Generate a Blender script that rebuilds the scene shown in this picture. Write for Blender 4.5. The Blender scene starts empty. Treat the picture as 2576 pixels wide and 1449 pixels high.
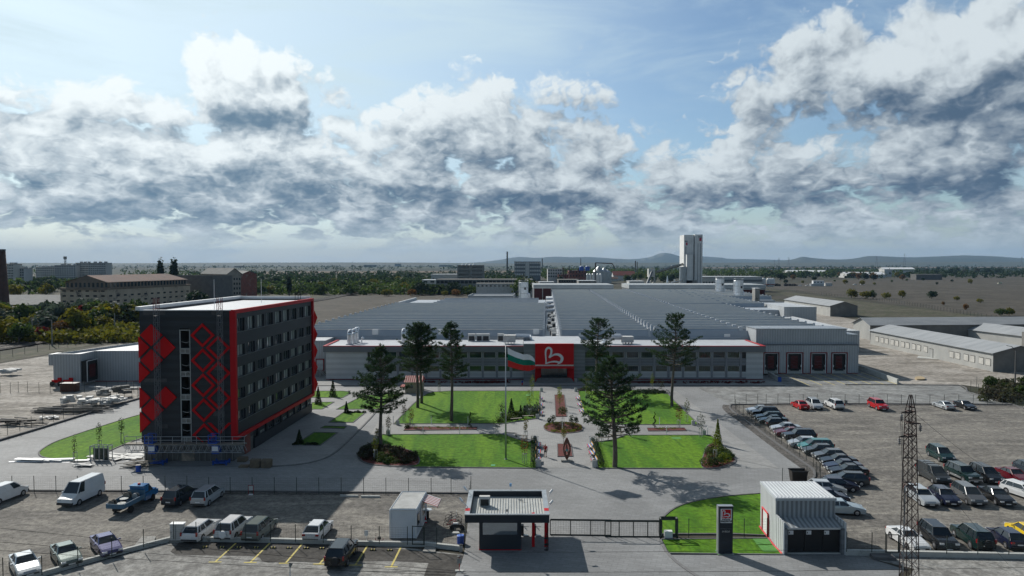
import bpy,bmesh,math,random
from mathutils import Vector,Matrix
random.seed(7)
C=bpy.context.scene.collection
R=math.radians
# camera
CAMH=26.0
F=1773.0
PITCH=math.atan(62.5/F)
cam_d=bpy.data.cameras.new('camera');cam=bpy.data.objects.new('camera',cam_d);C.objects.link(cam)
cam_d.sensor_width=36;cam_d.lens=36*F/2576;cam_d.clip_end=60000;cam_d.clip_start=.5
cam.location=(0,0,CAMH);cam.rotation_euler=(math.pi/2-PITCH,0,0)
bpy.context.scene.camera=cam
# light
SUN_AZ=R(38.6);SUN_EL=R(35.7)
sd=Vector((-math.sin(SUN_AZ)*math.cos(SUN_EL),math.cos(SUN_AZ)*math.cos(SUN_EL),math.sin(SUN_EL)))
sl=bpy.data.lights.new('sun','SUN');sun=bpy.data.objects.new('sun',sl);C.objects.link(sun)
sl.energy=4.6;sl.angle=R(.6);sl.color=(1,.955,.89)
sun.rotation_euler=sd.to_track_quat('Z','Y').to_euler()
sc=bpy.context.scene
sc.view_settings.view_transform='Standard';sc.view_settings.look='None'
sc.view_settings.exposure=.10;sc.view_settings.gamma=1
# node helpers
class NT:
 def __init__(s,tree):s.t=tree
 def n(s,typ,**kw):
  nd=s.t.nodes.new(typ)
  for k,v in kw.items():
   if k.startswith('i_'):
    key=k[2:];key=int(key)if key.isdigit()else key.replace('_',' ')
    s.set(nd.inputs[key],v)
   else:setattr(nd,k,v)
  return nd
 def set(s,inp,v):
  if isinstance(v,bpy.types.NodeSocket):s.t.links.new(v,inp)
  elif isinstance(v,bpy.types.Node):s.t.links.new(v.outputs[0],inp)
  else:inp.default_value=v
 def m(s,op,a,b=None,c=None,clamp=False):
  nd=s.t.nodes.new('ShaderNodeMath');nd.operation=op;nd.use_clamp=clamp
  s.set(nd.inputs[0],a)
  if b is not None:s.set(nd.inputs[1],b)
  if c is not None:s.set(nd.inputs[2],c)
  return nd.outputs[0]
 def mix(s,fac,a,b,mode='MIX'):
  nd=s.t.nodes.new('ShaderNodeMix');nd.data_type='RGBA';nd.blend_type=mode;nd.clamp_factor=True
  s.set(nd.inputs[0],fac);s.set(nd.inputs[6],a if not isinstance(a,tuple)else(*a,1)[:4]);s.set(nd.inputs[7],b if not isinstance(b,tuple)else(*b,1)[:4])
  return nd.outputs[2]
 def ss(s,v,lo,hi):
  nd=s.t.nodes.new('ShaderNodeMapRange');nd.interpolation_type='SMOOTHSTEP'
  s.set(nd.inputs[0],v);s.set(nd.inputs[1],lo);s.set(nd.inputs[2],hi)
  return nd.outputs[0]
 def comb(s,x,y,z):
  nd=s.t.nodes.new('ShaderNodeCombineXYZ')
  for i,q in enumerate((x,y,z)):s.set(nd.inputs[i],q)
  return nd.outputs[0]
 def noise(s,vec,scale,detail=5,rough=.5,dist=0,lac=2.0):
  nd=s.t.nodes.new('ShaderNodeTexNoise')
  if vec is not None:s.set(nd.inputs['Vector'],vec)
  for k,v in(('Scale',scale),('Detail',detail),('Roughness',rough),('Distortion',dist),('Lacunarity',lac)):s.set(nd.inputs[k],v)
  return nd.outputs[0]
  # world: sky with cumulus
BLOBS=[(560,170,100,80,.42),(700,200,110,90,.40),(600,330,240,90,.42),(420,150,80,30,.2),(150,250,260,60,.24),(120,375,230,45,.26),(1050,290,110,80,.42),(1260,290,160,80,.38),(1450,225,150,55,.34),(1200,400,320,60,.30),(1980,70,150,55,.34),(2080,200,160,50,.30),(1900,250,140,40,.20),(2330,190,200,90,.42),(2500,80,100,80,.34),(2520,200,130,110,.34),(2280,320,330,60,.34),(2050,420,280,50,.26),(1500,360,160,50,.20),(2480,430,200,50,.26),(820,460,420,50,.24),(300,460,330,50,.24),(1650,470,420,45,.20),(560,540,620,36,.14),(1500,560,760,34,.12),(1840,385,120,40,.16),(960,110,220,90,-.34),(1680,110,150,120,-.40),(1720,310,90,60,-.14),(130,80,260,70,-.36),(890,250,40,110,-.25),(2200,570,420,30,.08),(1300,50,600,70,-.3),(300,30,500,45,-.2)]
def macro(N,vec,blobs=BLOBS):
 acc=None
 for(u,v,ru,rv,wt)in blobs:
  a=math.atan((u-1288)/F);e=math.atan((662-v)/F*math.cos(a))
  ma=N.n('ShaderNodeVectorMath',operation='MULTIPLY_ADD');N.set(ma.inputs[0],vec)
  sx,sy=F/ru,F/rv
  ma.inputs[1].default_value=(sx,sy,0);ma.inputs[2].default_value=(-a*sx,-e*sy,0)
  dp=N.n('ShaderNodeVectorMath',operation='DOT_PRODUCT');N.set(dp.inputs[0],ma.outputs[0]);N.set(dp.inputs[1],ma.outputs[0])
  r2=dp.outputs['Value']
  gq=N.m('DIVIDE',wt,N.m('MULTIPLY_ADD',r2,r2,1.0))
  acc=gq if acc is None else N.m('ADD',acc,gq)
 return acc
def grp(name,body):
 g=bpy.data.node_groups.new(name,'ShaderNodeTree')
 g.interface.new_socket('P',in_out='INPUT',socket_type='NodeSocketVector')
 g.interface.new_socket('D',in_out='OUTPUT',socket_type='NodeSocketFloat')
 N=NT(g);gi=g.nodes.new('NodeGroupInput');go=g.nodes.new('NodeGroupOutput')
 N.set(go.inputs[0],body(N,gi.outputs[0]));return g
SHADE=[(90,290,130,50,-.30),(620,310,90,35,-.55),(560,440,190,26,-.6),(140,500,150,22,-.5),(1060,330,70,50,-.35),(1290,425,80,24,-.5),(1380,275,110,30,-.35),(900,480,190,26,-.65),(1220,500,220,26,-.6),(2200,300,200,34,-.6),(2470,260,150,30,-.6),(2070,445,160,28,-.7),(1880,265,90,20,-.45),(2480,440,160,34,-.6),(1640,500,190,18,-.5),(430,555,280,10,-.5),(1400,590,420,10,-.45),(1960,130,120,22,-.3),(100,440,160,20,-.5),(600,180,90,50,.25),(700,130,80,30,.3),(650,380,200,30,.4),(100,370,170,24,.45),(900,360,60,50,.35),(1450,200,120,30,.3),(1250,250,90,30,.25),(2350,130,160,45,.35),(2450,200,90,20,.25),(1700,370,120,24,.3),(1560,460,120,22,.3),(820,545,90,14,.35),(2350,520,170,24,.3),(1980,60,90,30,.2)]
g_macro=grp('cloud_masses',macro)
g_shade=grp('cloud_shading',lambda N,v:macro(N,v,SHADE))
def use(N,g,vec):
 nd=N.t.nodes.new('ShaderNodeGroup');nd.node_tree=g;N.set(nd.inputs[0],vec);return nd.outputs[0]
def body(N,P):
 sep=N.n('ShaderNodeSeparateXYZ',i_0=P);x,y=sep.outputs[0],sep.outputs[1]
 yy=N.m('MAXIMUM',y,0.0)
 ly=N.m('LOGARITHM',N.m('ADD',yy,.14),math.e)
 q=N.comb(N.m('MULTIPLY',x,8.0),N.m('MULTIPLY',ly,3.7),0.0)
 nz=N.n('ShaderNodeTexNoise',noise_dimensions='2D');N.set(nz.inputs['Vector'],q)
 for k,v in(('Scale',1.0),('Detail',7.0),('Roughness',.54),('Distortion',.3)):nz.inputs[k].default_value=v
 wn=N.n('ShaderNodeTexNoise',noise_dimensions='2D');N.set(wn.inputs['Vector'],q);wn.inputs['Scale'].default_value=3.1;wn.inputs['Detail'].default_value=3.0
 wv=N.n('ShaderNodeVectorMath',operation='MULTIPLY_ADD');N.set(wv.inputs[0],wn.outputs['Color']);wv.inputs[1].default_value=(.55,.55,0);N.set(wv.inputs[2],q)
 vo=N.n('ShaderNodeTexVoronoi',feature='F1',voronoi_dimensions='2D');N.set(vo.inputs['Vector'],wv.outputs[0])
 vo.inputs['Scale'].default_value=2.7;vo.inputs['Detail'].default_value=2.0;vo.inputs['Roughness'].default_value=.5
 bil=N.m('SUBTRACT',.42,vo.outputs['Distance'])
 base=N.m('MULTIPLY_ADD',bil,.30,N.m('SUBTRACT',nz.outputs[0],.5))
 acc=use(N,g_macro,P)
 lowband=N.m('MULTIPLY',N.m('SUBTRACT',1.0,N.ss(yy,.08,.19)),.13)
 return N.m('SUBTRACT',N.m('ADD',N.m('MULTIPLY_ADD',acc,.62,base),lowband),.0)
g_field=grp('cloud_field',body)
world=bpy.data.worlds.new('World');sc.world=world;world.use_nodes=True
N=NT(world.node_tree);world.node_tree.nodes.clear()
SKY_STR=.10
sky=N.n('ShaderNodeTexSky',sky_type='NISHITA',sun_disc=False,sun_elevation=SUN_EL,sun_rotation=-SUN_AZ,altitude=200,air_density=1.0,dust_density=1.3,ozone_density=2.2)
tc=N.n('ShaderNodeTexCoord')
sp=N.n('ShaderNodeSeparateXYZ',i_0=tc.outputs['Generated'])
az=N.m('ARCTAN2',sp.outputs[0],sp.outputs[1]);el=N.m('ARCSINE',sp.outputs[2])
def off(dx,dy):return N.comb(N.m('ADD',az,dx),N.m('ADD',el,dy),0.0)
d0=use(N,g_field,off(0,0));d1=use(N,g_field,off(-.012,.021));m0=use(N,g_macro,off(0,0));m1=use(N,g_macro,off(-.02,.045))
cov=N.ss(d0,-.035,.16)
hz=N.ss(el,.0,.06);cov=N.m('MULTIPLY',cov,N.m('MULTIPLY_ADD',hz,.7,.3))
thick=N.ss(d0,.04,.42)
lit=N.m('MULTIPLY_ADD',N.m('SUBTRACT',d0,d1),3.6,.52)
lit=N.m('MULTIPLY_ADD',N.m('SUBTRACT',m0,m1),.75,lit)
lit=N.m('MULTIPLY_ADD',thick,-.16,lit)
sh=use(N,g_shade,off(0,0));lit=N.m('MULTIPLY_ADD',sh,.72,lit)
lowd=N.m('MULTIPLY',N.m('SUBTRACT',1.0,N.ss(el,.06,.2)),.12);lit=N.ss(N.m('SUBTRACT',lit,lowd),-1.15,1.75)
dt=N.n('ShaderNodeVectorMath',operation='DOT_PRODUCT');N.set(dt.inputs[0],tc.outputs['Generated']);dt.inputs[1].default_value=sd
sunny=N.ss(dt.outputs['Value'],.60,.95)
white=N.mix(sunny,(6.4,7.1,7.5),(9.0,9.7,9.9))
dark=N.mix(sunny,(.75,1.25,1.95),(1.5,2.4,3.3))
ccol=N.mix(lit,dark,white)
veil=N.n('ShaderNodeTexNoise',noise_dimensions='2D');N.set(veil.inputs['Vector'],N.comb(N.m('MULTIPLY',az,2.0),N.m('MULTIPLY',el,9.0),0.0))
for k,v in(('Scale',1.6),('Detail',5.0),('Roughness',.6),('Distortion',.5)):veil.inputs[k].default_value=v
tint=N.mix(1.0,sky.outputs[0],(.86,.97,1.0),'MULTIPLY')
skyc=N.mix(N.m('MULTIPLY',N.ss(veil.outputs[0],.35,.8),N.m('MULTIPLY_ADD',sunny,.4,.5)),tint,(5.2,6.6,7.4))
skyc=N.mix(N.m('MULTIPLY',sunny,.65),skyc,(6.6,8.2,8.9))
full=N.mix(cov,skyc,ccol)
hb=N.m('SUBTRACT',1.0,N.ss(el,-.02,.085))
full=N.mix(N.m('MULTIPLY',hb,.8),full,(4.9,5.7,6.4))
zen=N.m('MULTIPLY_ADD',N.ss(el,.40,.85),-.48,1.0);back=N.m('MULTIPLY_ADD',N.ss(dt.outputs['Value'],.45,-.45),-.36,1.0)  # added dimming of the unseen sky, overhead and opposite the sun, cuts ambient fill
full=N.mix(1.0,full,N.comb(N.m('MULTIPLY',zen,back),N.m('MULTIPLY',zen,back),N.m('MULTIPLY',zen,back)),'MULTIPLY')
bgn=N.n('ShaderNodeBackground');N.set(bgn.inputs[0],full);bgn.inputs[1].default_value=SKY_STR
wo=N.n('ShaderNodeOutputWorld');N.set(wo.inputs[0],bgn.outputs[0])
world.cycles.sampling_method='MANUAL';world.cycles.sample_map_resolution=512
sc.cycles.max_bounces=5;sc.cycles.diffuse_bounces=3;sc.cycles.glossy_bounces=3;sc.cycles.transmission_bounces=4;sc.cycles.volume_bounces=0;sc.cycles.transparent_max_bounces=8
sc.cycles.use_adaptive_sampling=True;sc.cycles.adaptive_threshold=.02
# geometry helpers
CR={'D':(0,0,1),'A':(0,597.5,.25),'B':(644,597.5,.25),'C':(1288,566,.25),'d':(1932,597.5,.25),'E':(0,880.5,.1953),'F':(314.5,735.8,.1953),'G':(314.5,943.4,.1953),'H':(0,1166,.1953),'I':(440.3,1166,.1953),'J':(880.5,1166,.1953),'K':(1320.8,1166,.1953),'L':(1698.1,1166,.1953),'M':(2073,1166,.1953),'N':(2012.6,943.4,.2188),'O':(1823.9,773.6,.1953),'P':(1320.8,943.4,.2197),'Q':(817.6,943.4,.2197),'R':(754.7,786.2,.1953),'S':(1195,786.2,.1953)}
def uv(k,x,y):
 a,b,s=CR[k];return a+s*x,b+s*y
def g(k,x,y,z=0.0):
 'surveyed point of the site: where the sight line through a measured point meets height z'
 u,v=uv(k,x,y)
 a=math.atan((v-724.5)/F)+PITCH
 cz=math.cos(PITCH);sz=math.sin(PITCH)
 dx=(u-1288)/F;dy=-(v-724.5)/F
 dirv=Vector((dx,cz+dy*sz,-sz+dy*cz))
 t=(z-CAMH)/dirv.z
 return Vector((dirv.x*t,dirv.y*t,z))
def hy(k,x,y,Y):
 'point at depth Y on the sight line'
 u,v=uv(k,x,y);cz=math.cos(PITCH);sz=math.sin(PITCH)
 dx=(u-1288)/F;dy=-(v-724.5)/F
 dirv=Vector((dx,cz+dy*sz,-sz+dy*cz));t=Y/dirv.y
 return Vector((dirv.x*t,Y,CAMH+dirv.z*t))
def poly(k,*pts,z=0.0):return[g(k,a,b,z)for a,b in pts]
SK=.049
def col(c):return(c[0],c[1],c[2],1)
class MB:
 def __init__(s):s.v=[];s.f=[]
 def quad(s,a,b,c,d):n=len(s.v);s.v+=[tuple(a),tuple(b),tuple(c),tuple(d)];s.f.append((n,n+1,n+2,n+3));return s
 def face(s,pts):n=len(s.v);s.v+=[tuple(p)for p in pts];s.f.append(tuple(range(n,n+len(pts))));return s
 def box(s,cx,cy,cz,sx,sy,sz,rz=0.0,M=None):
  n=len(s.v);c,q=math.cos(rz),math.sin(rz)
  for dz in(-.5,.5):
   for dx,dy in((-.5,-.5),(.5,-.5),(.5,.5),(-.5,.5)):
    x,y=dx*sx,dy*sy;p=Vector((cx+x*c-y*q,cy+x*q+y*c,cz+dz*sz))
    s.v.append(tuple(M@p if M else p))
  for f in((3,2,1,0),(4,5,6,7),(0,1,5,4),(1,2,6,5),(2,3,7,6),(3,0,4,7)):s.f.append(tuple(n+i for i in f))
  return s
 def b2(s,x0,x1,y0,y1,z0,z1):return s.box((x0+x1)/2,(y0+y1)/2,(z0+z1)/2,abs(x1-x0),abs(y1-y0),abs(z1-z0))
 def prism(s,pts,z0,z1):
  n=len(s.v);k=len(pts)
  ar=sum(pts[i][0]*pts[(i+1)%k][1]-pts[(i+1)%k][0]*pts[i][1]for i in range(k))
  if ar<0:pts=pts[::-1]
  for p in pts:s.v.append((p[0],p[1],z0))
  for p in pts:s.v.append((p[0],p[1],z1))
  s.f.append(tuple(n+i for i in range(k))[::-1]);s.f.append(tuple(n+k+i for i in range(k)))
  for i in range(k):j=(i+1)%k;s.f.append((n+i,n+j,n+k+j,n+k+i))
  return s
 def tube(s,a,b,r0,r1=None,seg=6,cap=True):
  a,b=Vector(a),Vector(b);r1=r0 if r1 is None else r1
  d=(b-a);
  if d.length<1e-6:return s
  d.normalize();up=Vector((0,0,1))if abs(d.z)<.9 else Vector((1,0,0));x=d.cross(up).normalized();y=d.cross(x)
  n=len(s.v)
  for(p,r)in((a,r0),(b,r1)):
   for i in range(seg):
    t=2*math.pi*i/seg;s.v.append(tuple(p+x*(r*math.cos(t))+y*(r*math.sin(t))))
  for i in range(seg):j=(i+1)%seg;s.f.append((n+i,n+seg+i,n+seg+j,n+j))
  if cap:s.f.append(tuple(n+i for i in range(seg)));s.f.append(tuple(n+seg+i for i in range(seg))[::-1])
  return s
 def bar(s,a,b,w,h=None):
  'square bar between two points'
  return s.tube(a,b,(w if h is None else(w+h)/2)*.7071,seg=4)
 def lathe(s,c,prof,seg=16):
  n=len(s.v);c=Vector(c)
  for(r,z)in prof:
   for i in range(seg):t=2*math.pi*i/seg;s.v.append((c.x+r*math.cos(t),c.y+r*math.sin(t),c.z+z))
  m=len(prof)
  for k in range(m-1):
   for i in range(seg):j=(i+1)%seg;s.f.append((n+k*seg+i,n+k*seg+j,n+(k+1)*seg+j,n+(k+1)*seg+i))
  s.f.append(tuple(n+i for i in range(seg))[::-1]);s.f.append(tuple(n+(m-1)*seg+i for i in range(seg)))
  return s
 def mesh(s,name):
  me=bpy.data.meshes.new(name);me.from_pydata(s.v,[],s.f);me.update();return me
 def build(s,name,mat,parent=None,smooth=False,world=True,**kw):
  me=s.mesh(name);me.materials.append(mat)
  if smooth:me.polygons.foreach_set('use_smooth',[True]*len(me.polygons))
  o=bpy.data.objects.new(name,me);C.objects.link(o)
  if parent is not None:
   o.parent=parent
   if world:o.matrix_parent_inverse=Matrix.Translation(-world_loc(parent))
  tag(o,**kw);return o
def world_loc(o):
 l=Vector(o.location)
 if o.parent:l=l+world_loc(o.parent)+o.matrix_parent_inverse.translation
 return l
def tag(o,label=None,cat=None,group=None,kind=None):
 if label:o['label']=label
 if cat:o['category']=cat
 if group:o['group']=group
 if kind:o['kind']=kind
 return o
def thing(name,loc,label,cat,group=None,rz=0.0):
 o=bpy.data.objects.new(name,None);C.objects.link(o);o.location=loc;o.rotation_euler=(0,0,rz);o.empty_display_size=.3
 return tag(o,label,cat,group)
def kids(o):return[c for c in o.children]
def copy_tree(o,parent=None):
 c=o.copy();C.objects.link(c)
 if parent is not None:c.parent=parent
 for ch in list(o.children):copy_tree(ch,c)
 return c
 # materials
def mat(name,c,rough=.8,c2=None,scale=.5,detail=5,amt=.5,metal=0,bump=0,bscale=None,spec=.4,dirt=None,stretch=None,coat=0,trans=0):
 m=bpy.data.materials.new(name);m.use_nodes=True;T=NT(m.node_tree);b=m.node_tree.nodes['Principled BSDF']
 b.inputs['Roughness'].default_value=rough;b.inputs['Metallic'].default_value=metal;b.inputs['Specular IOR Level'].default_value=spec
 if coat:b.inputs['Coat Weight'].default_value=coat;b.inputs['Coat Roughness'].default_value=.05
 tcn=T.n('ShaderNodeTexCoord');vec=tcn.outputs['Object']
 if stretch:
  mp=T.n('ShaderNodeMapping',i_Vector=vec);mp.inputs['Scale'].default_value=stretch;vec=mp.outputs[0]
 cc=col(c)
 if c2:
  f=T.ss(T.noise(vec,scale,detail,.62),.5-amt*.5,.5+amt*.5)
  cc=T.mix(f,c,c2)
 if dirt:
  dc,dsc,dth=dirt
  f=T.ss(T.noise(vec,dsc,6,.65,.4),dth,dth+.12);cc=T.mix(f,cc,dc)
 T.set(b.inputs['Base Color'],cc)
 if bump:
  bn=T.n('ShaderNodeBump',i_Height=T.noise(vec,bscale or scale*4,4,.6));bn.inputs['Strength'].default_value=min(1,bump);bn.inputs['Distance'].default_value=.1
  T.set(b.inputs['Normal'],bn)
 return m
def glass_mat(name,c=(.02,.03,.035),rough=.06):
 m=mat(name,c,rough,(c[0]*1.8,c[1]*1.8,c[2]*1.8),.35,3,.6,spec=.7);return m
def paint(name,c,metal=.0,rough=.2):
 return mat(name,c,rough,tuple(x*.82 for x in c),.9,3,.8,metal=metal,coat=.35,spec=.35)
def leafmat(name,ca,cb,scale=.5,cc=None):
 m=bpy.data.materials.new(name);m.use_nodes=True;T=NT(m.node_tree);b=m.node_tree.nodes['Principled BSDF']
 tcn=T.n('ShaderNodeTexCoord');oi=T.n('ShaderNodeObjectInfo')
 f=T.ss(T.noise(tcn.outputs['Object'],scale,4,.6),.32,.68)
 c=T.mix(f,ca,cb)
 if cc:c=T.mix(T.ss(oi.outputs['Random'],.55,1.0),c,cc)
 T.set(b.inputs['Base Color'],c);b.inputs['Roughness'].default_value=.75;b.inputs['Specular IOR Level'].default_value=.2
 tr=T.n('ShaderNodeBsdfTranslucent');T.set(tr.inputs[0],c)
 mx=T.n('ShaderNodeMixShader');mx.inputs[0].default_value=.4;T.set(mx.inputs[1],b.outputs[0]);T.set(mx.inputs[2],tr.outputs[0])
 T.set(m.node_tree.nodes['Material Output'].inputs[0],mx.outputs[0]);return m
def ground_mat(name,ca,cb,cc,s1=.05,s2=.8,bump=.5,spk=0.0,stretch=None,rough=.95,th=(.45,.62)):
 'two-scale ground: patches of ca/cb, with specks of cc'
 m=bpy.data.materials.new(name);m.use_nodes=True;T=NT(m.node_tree);b=m.node_tree.nodes['Principled BSDF']
 vec=T.n('ShaderNodeTexCoord').outputs['Object']
 if stretch:mp=T.n('ShaderNodeMapping',i_Vector=vec);mp.inputs['Scale'].default_value=stretch;vec2=mp.outputs[0]
 else:vec2=vec
 c=T.mix(T.ss(T.noise(vec2,s1,6,.62,.6),.36,.64),ca,cb)
 c=T.mix(T.m('MULTIPLY',T.ss(T.noise(vec2,s1*3.7,7,.68,.3),*th),.8),c,cc)
 f=T.noise(vec,s2,4,.7)
 c=T.mix(.85,c,T.mix(T.ss(f,.25,.75),(.55,.55,.55),(1.4,1.4,1.4)),'MULTIPLY')
 if spk:c=T.mix(T.ss(T.noise(vec,s2*3.1,2,.5),.6,.7),c,tuple(x*(1-spk)for x in ca))
 T.set(b.inputs['Base Color'],c);b.inputs['Roughness'].default_value=rough;b.inputs['Specular IOR Level'].default_value=.2
 bn=T.n('ShaderNodeBump',i_Height=f);bn.inputs['Strength'].default_value=bump;bn.inputs['Distance'].default_value=.12;T.set(b.inputs['Normal'],bn)
 return m
def paver_mat(name,c,scale=1.0,ang=0.0,contrast=.75,bw=.9,bh=.45):
 m=bpy.data.materials.new(name);m.use_nodes=True;T=NT(m.node_tree);b=m.node_tree.nodes['Principled BSDF']
 tc_=T.n('ShaderNodeTexCoord');mp=T.n('ShaderNodeMapping',i_Vector=tc_.outputs['Object']);mp.inputs['Rotation'].default_value=(0,0,ang)
 br=T.n('ShaderNodeTexBrick');T.set(br.inputs['Vector'],mp.outputs[0]);br.inputs['Scale'].default_value=scale
 br.inputs['Brick Width'].default_value=bw;br.inputs['Row Height'].default_value=bh;br.inputs['Mortar Size'].default_value=.05;br.inputs['Mortar Smooth'].default_value=.3
 br.inputs['Color1'].default_value=(1,1,1,1);br.inputs['Color2'].default_value=(.86,.86,.86,1);br.inputs['Mortar'].default_value=(contrast,contrast,contrast,1)
 cc=T.mix(T.ss(T.noise(tc_.outputs['Object'],.07,6,.65,.5),.35,.65),tuple(x*.84 for x in c),tuple(x*1.10 for x in c))
 st=T.n('ShaderNodeMapping',i_Vector=tc_.outputs['Object']);st.inputs['Rotation'].default_value=(0,0,.1);st.inputs['Scale'].default_value=(.05,.5,1)
 cc=T.mix(T.m('MULTIPLY',T.ss(T.noise(st.outputs[0],1.0,5,.6,1.0),.5,.72),.30),cc,tuple(x*.62 for x in c))
 cc=T.mix(1.0,cc,br.outputs[0],'MULTIPLY')
 cc=T.mix(1.0,cc,T.mix(T.noise(tc_.outputs['Object'],2.2,4,.7),(.8,.8,.8),(1.2,1.2,1.2)),'MULTIPLY')
 T.set(b.inputs['Base Color'],cc);b.inputs['Roughness'].default_value=.8;b.inputs['Specular IOR Level'].default_value=.3
 return m
def ribbed(name,c,period,axis=0,rough=.5,depth=.25,metal=0.0,amp=.5,c2=None):
 'profiled sheet: real-scale ribs as bump, colour darker in the grooves'
 m=bpy.data.materials.new(name);m.use_nodes=True;T=NT(m.node_tree);b=m.node_tree.nodes['Principled BSDF']
 o=T.n('ShaderNodeTexCoord').outputs['Object'];sp_=T.n('ShaderNodeSeparateXYZ',i_0=o)
 if axis=='xy':x=T.m('ADD',sp_.outputs[0],T.m('MULTIPLY',sp_.outputs[1],.97))
 else:x=sp_.outputs[axis]
 w=T.m('PINGPONG',x,period/2);w=T.m('DIVIDE',w,period/2);w=T.ss(w,.3,.7)
 cc=T.mix(T.ss(T.noise(o,.18,5,.6),.3,.7),c,c2 or tuple(q*.85 for q in c))
 cc=T.mix(1.0,cc,T.mix(w,(1-amp*.45,)*3,(1+amp*.1,)*3),'MULTIPLY')
 T.set(b.inputs['Base Color'],cc);b.inputs['Roughness'].default_value=rough;b.inputs['Metallic'].default_value=metal;b.inputs['Specular IOR Level'].default_value=.4
 bn=T.n('ShaderNodeBump',i_Height=w);bn.inputs['Strength'].default_value=depth;bn.inputs['Distance'].default_value=.05;T.set(b.inputs['Normal'],bn)
 return m
M={}
M['field']=ground_mat('dry_field',(.042,.040,.029),(.062,.055,.041),(.034,.042,.022),.006,.12,.8,stretch=(1,1.6,1))
M['meadow']=ground_mat('dry_meadow',(.060,.053,.043),(.085,.075,.062),(.042,.040,.028),.02,.35,.9)
M['scrub']=ground_mat('scrub_soil',(.060,.056,.038),(.095,.085,.062),(.035,.048,.018),.05,.5,.9)
M['far_field_brown']=ground_mat('ploughed_brown',(.12,.085,.06),(.15,.11,.08),(.09,.08,.05),.004,.05,.3)
M['far_field_green']=ground_mat('far_green',(.045,.06,.035),(.06,.075,.04),(.03,.04,.025),.004,.05,.3)
M['dirt']=ground_mat('pale_dirt',(.27,.248,.218),(.36,.335,.30),(.15,.136,.115),.045,.9,.7,stretch=(.5,1.3,1))
M['gravel']=ground_mat('car_park_gravel',(.135,.127,.115),(.185,.174,.155),(.25,.235,.205),.09,1.6,.9,.35,stretch=(.5,1.3,1))
M['stones']=ground_mat('stone_strip',(.10,.095,.088),(.15,.14,.13),(.05,.048,.045),.6,2.8,1,.4)
M['ballast']=ground_mat('track_ballast',(.055,.05,.046),(.075,.068,.062),(.045,.04,.036),.2,1.2,.8)
M['old_asphalt']=ground_mat('old_pale_asphalt',(.235,.23,.215),(.30,.295,.275),(.16,.155,.145),.16,1.5,.6,.3)
M['asphalt']=ground_mat('dark_asphalt',(.050,.047,.043),(.068,.064,.058),(.09,.085,.078),.1,2.0,.4)
M['paver']=paver_mat('grey_pavers',(.25,.255,.255),1.0,0.3,.80)
M['paver_fine']=paver_mat('pale_pavers',(.30,.30,.292),1.3,0,.78)
M['concrete_yard']=ground_mat('concrete_yard',(.20,.205,.20),(.25,.255,.248),(.17,.17,.165),.05,.6,.2)
M['lawn']=ground_mat('lawn_grass',(.052,.145,.006),(.10,.205,.008),(.034,.105,.005),.16,1.5,.7,stretch=(1.8,.16,1),th=(.5,.7))
M['artificial']=mat('artificial_turf',(.09,.26,.05),.9,(.07,.2,.04),2)
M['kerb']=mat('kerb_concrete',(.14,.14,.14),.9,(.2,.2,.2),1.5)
M['kerb_dark']=mat('kerb_dark_grey',(.10,.10,.10),.9,(.14,.14,.14),1.5)  # darker grey than the other kerb concrete
M['lowwall']=mat('pale_concrete_wall',(.46,.47,.45),.85,(.36,.37,.35),.6,dirt=((.2,.2,.18),.8,.6))
M['white']=mat('white_paint',(.74,.75,.75),.45,(.64,.65,.65),.6)
M['white_dirty']=mat('white_weathered',(.60,.60,.58),.7,(.42,.42,.40),.8)
M['steel']=mat('galvanised_steel',(.45,.47,.48),.4,(.34,.36,.37),1.2,metal=.6)
M['alu']=mat('bright_aluminium',(.72,.74,.76),.3,(.55,.57,.6),1.5,metal=.7)
M['postgreen']=mat('dark_green_post',(.018,.03,.024),.6,(.03,.04,.034),3)
M['black']=mat('black_rubber',(.015,.015,.016),.8,(.03,.03,.03),4)
M['blacktrim']=mat('black_plastic',(.022,.022,.024),.5,(.035,.035,.037),4)
M['anthracite']=mat('anthracite_panel',(.026,.031,.038),.5,(.034,.040,.048),.3,3,.8,spec=.25)
M['anth_wall']=ribbed('anthracite_boards',(.026,.031,.038),1.1,2,.5,.3,0,.5)
M['red']=mat('red_panel',(.56,.010,.012),.6,(.48,.008,.010),.4,spec=.15)
M['redtrim']=mat('red_trim',(.46,.015,.018),.4,(.38,.012,.015),.6)
M['redframe']=mat('red_aluminium_frame',(.50,.008,.014),.5,(.44,.007,.012),.6,spec=.2)
M['darkred']=ribbed('dark_red_door',(.085,.004,.005),.6,2,.5,.4)
M['dullred']=mat('dull_red_line',(.22,.01,.012),.5)
M['membrane']=mat('grey_roof_membrane',(.36,.40,.445),.62,(.29,.33,.37),.25,6,.7,bump=.25,bscale=1.2)
M['membrane_white']=mat('pale_roof_membrane',(.50,.525,.54),.55,(.38,.40,.425),.5,6,.7,bump=.3,bscale=1.5,dirt=((.42,.44,.46),.35,.62))
M['sandwich']=ribbed('pale_grey_cladding',(.44,.46,.47),.6,'xy',.5,.5,0,.35)
M['sandwich_h']=ribbed('pale_panel_horizontal',(.50,.52,.52),1.22,2,.45,.3,0,.28)
M['grey_panel']=ribbed('mid_grey_panel',(.19,.205,.22),.8,2,.5,.25,0,.4)
M['fascia']=mat('fascia_grey',(.15,.162,.172),.5,(.135,.145,.155),.3)
M['pier']=mat('pier_grey',(.22,.235,.25),.55,(.19,.2,.215),.4)
M['glass']=glass_mat('window_glass')
M['glass_green']=glass_mat('green_window_glass',(.012,.032,.022),.05)
M['frame_pale']=mat('pale_window_frame',(.42,.43,.41),.5)
M['glass_pale']=glass_mat('pale_reflection_glass',(.26,.28,.265),.05)  # pale tint paints a bright reflection into the charcoal block panes
M['frame_grey']=mat('grey_window_frame',(.13,.14,.145),.4)
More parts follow.
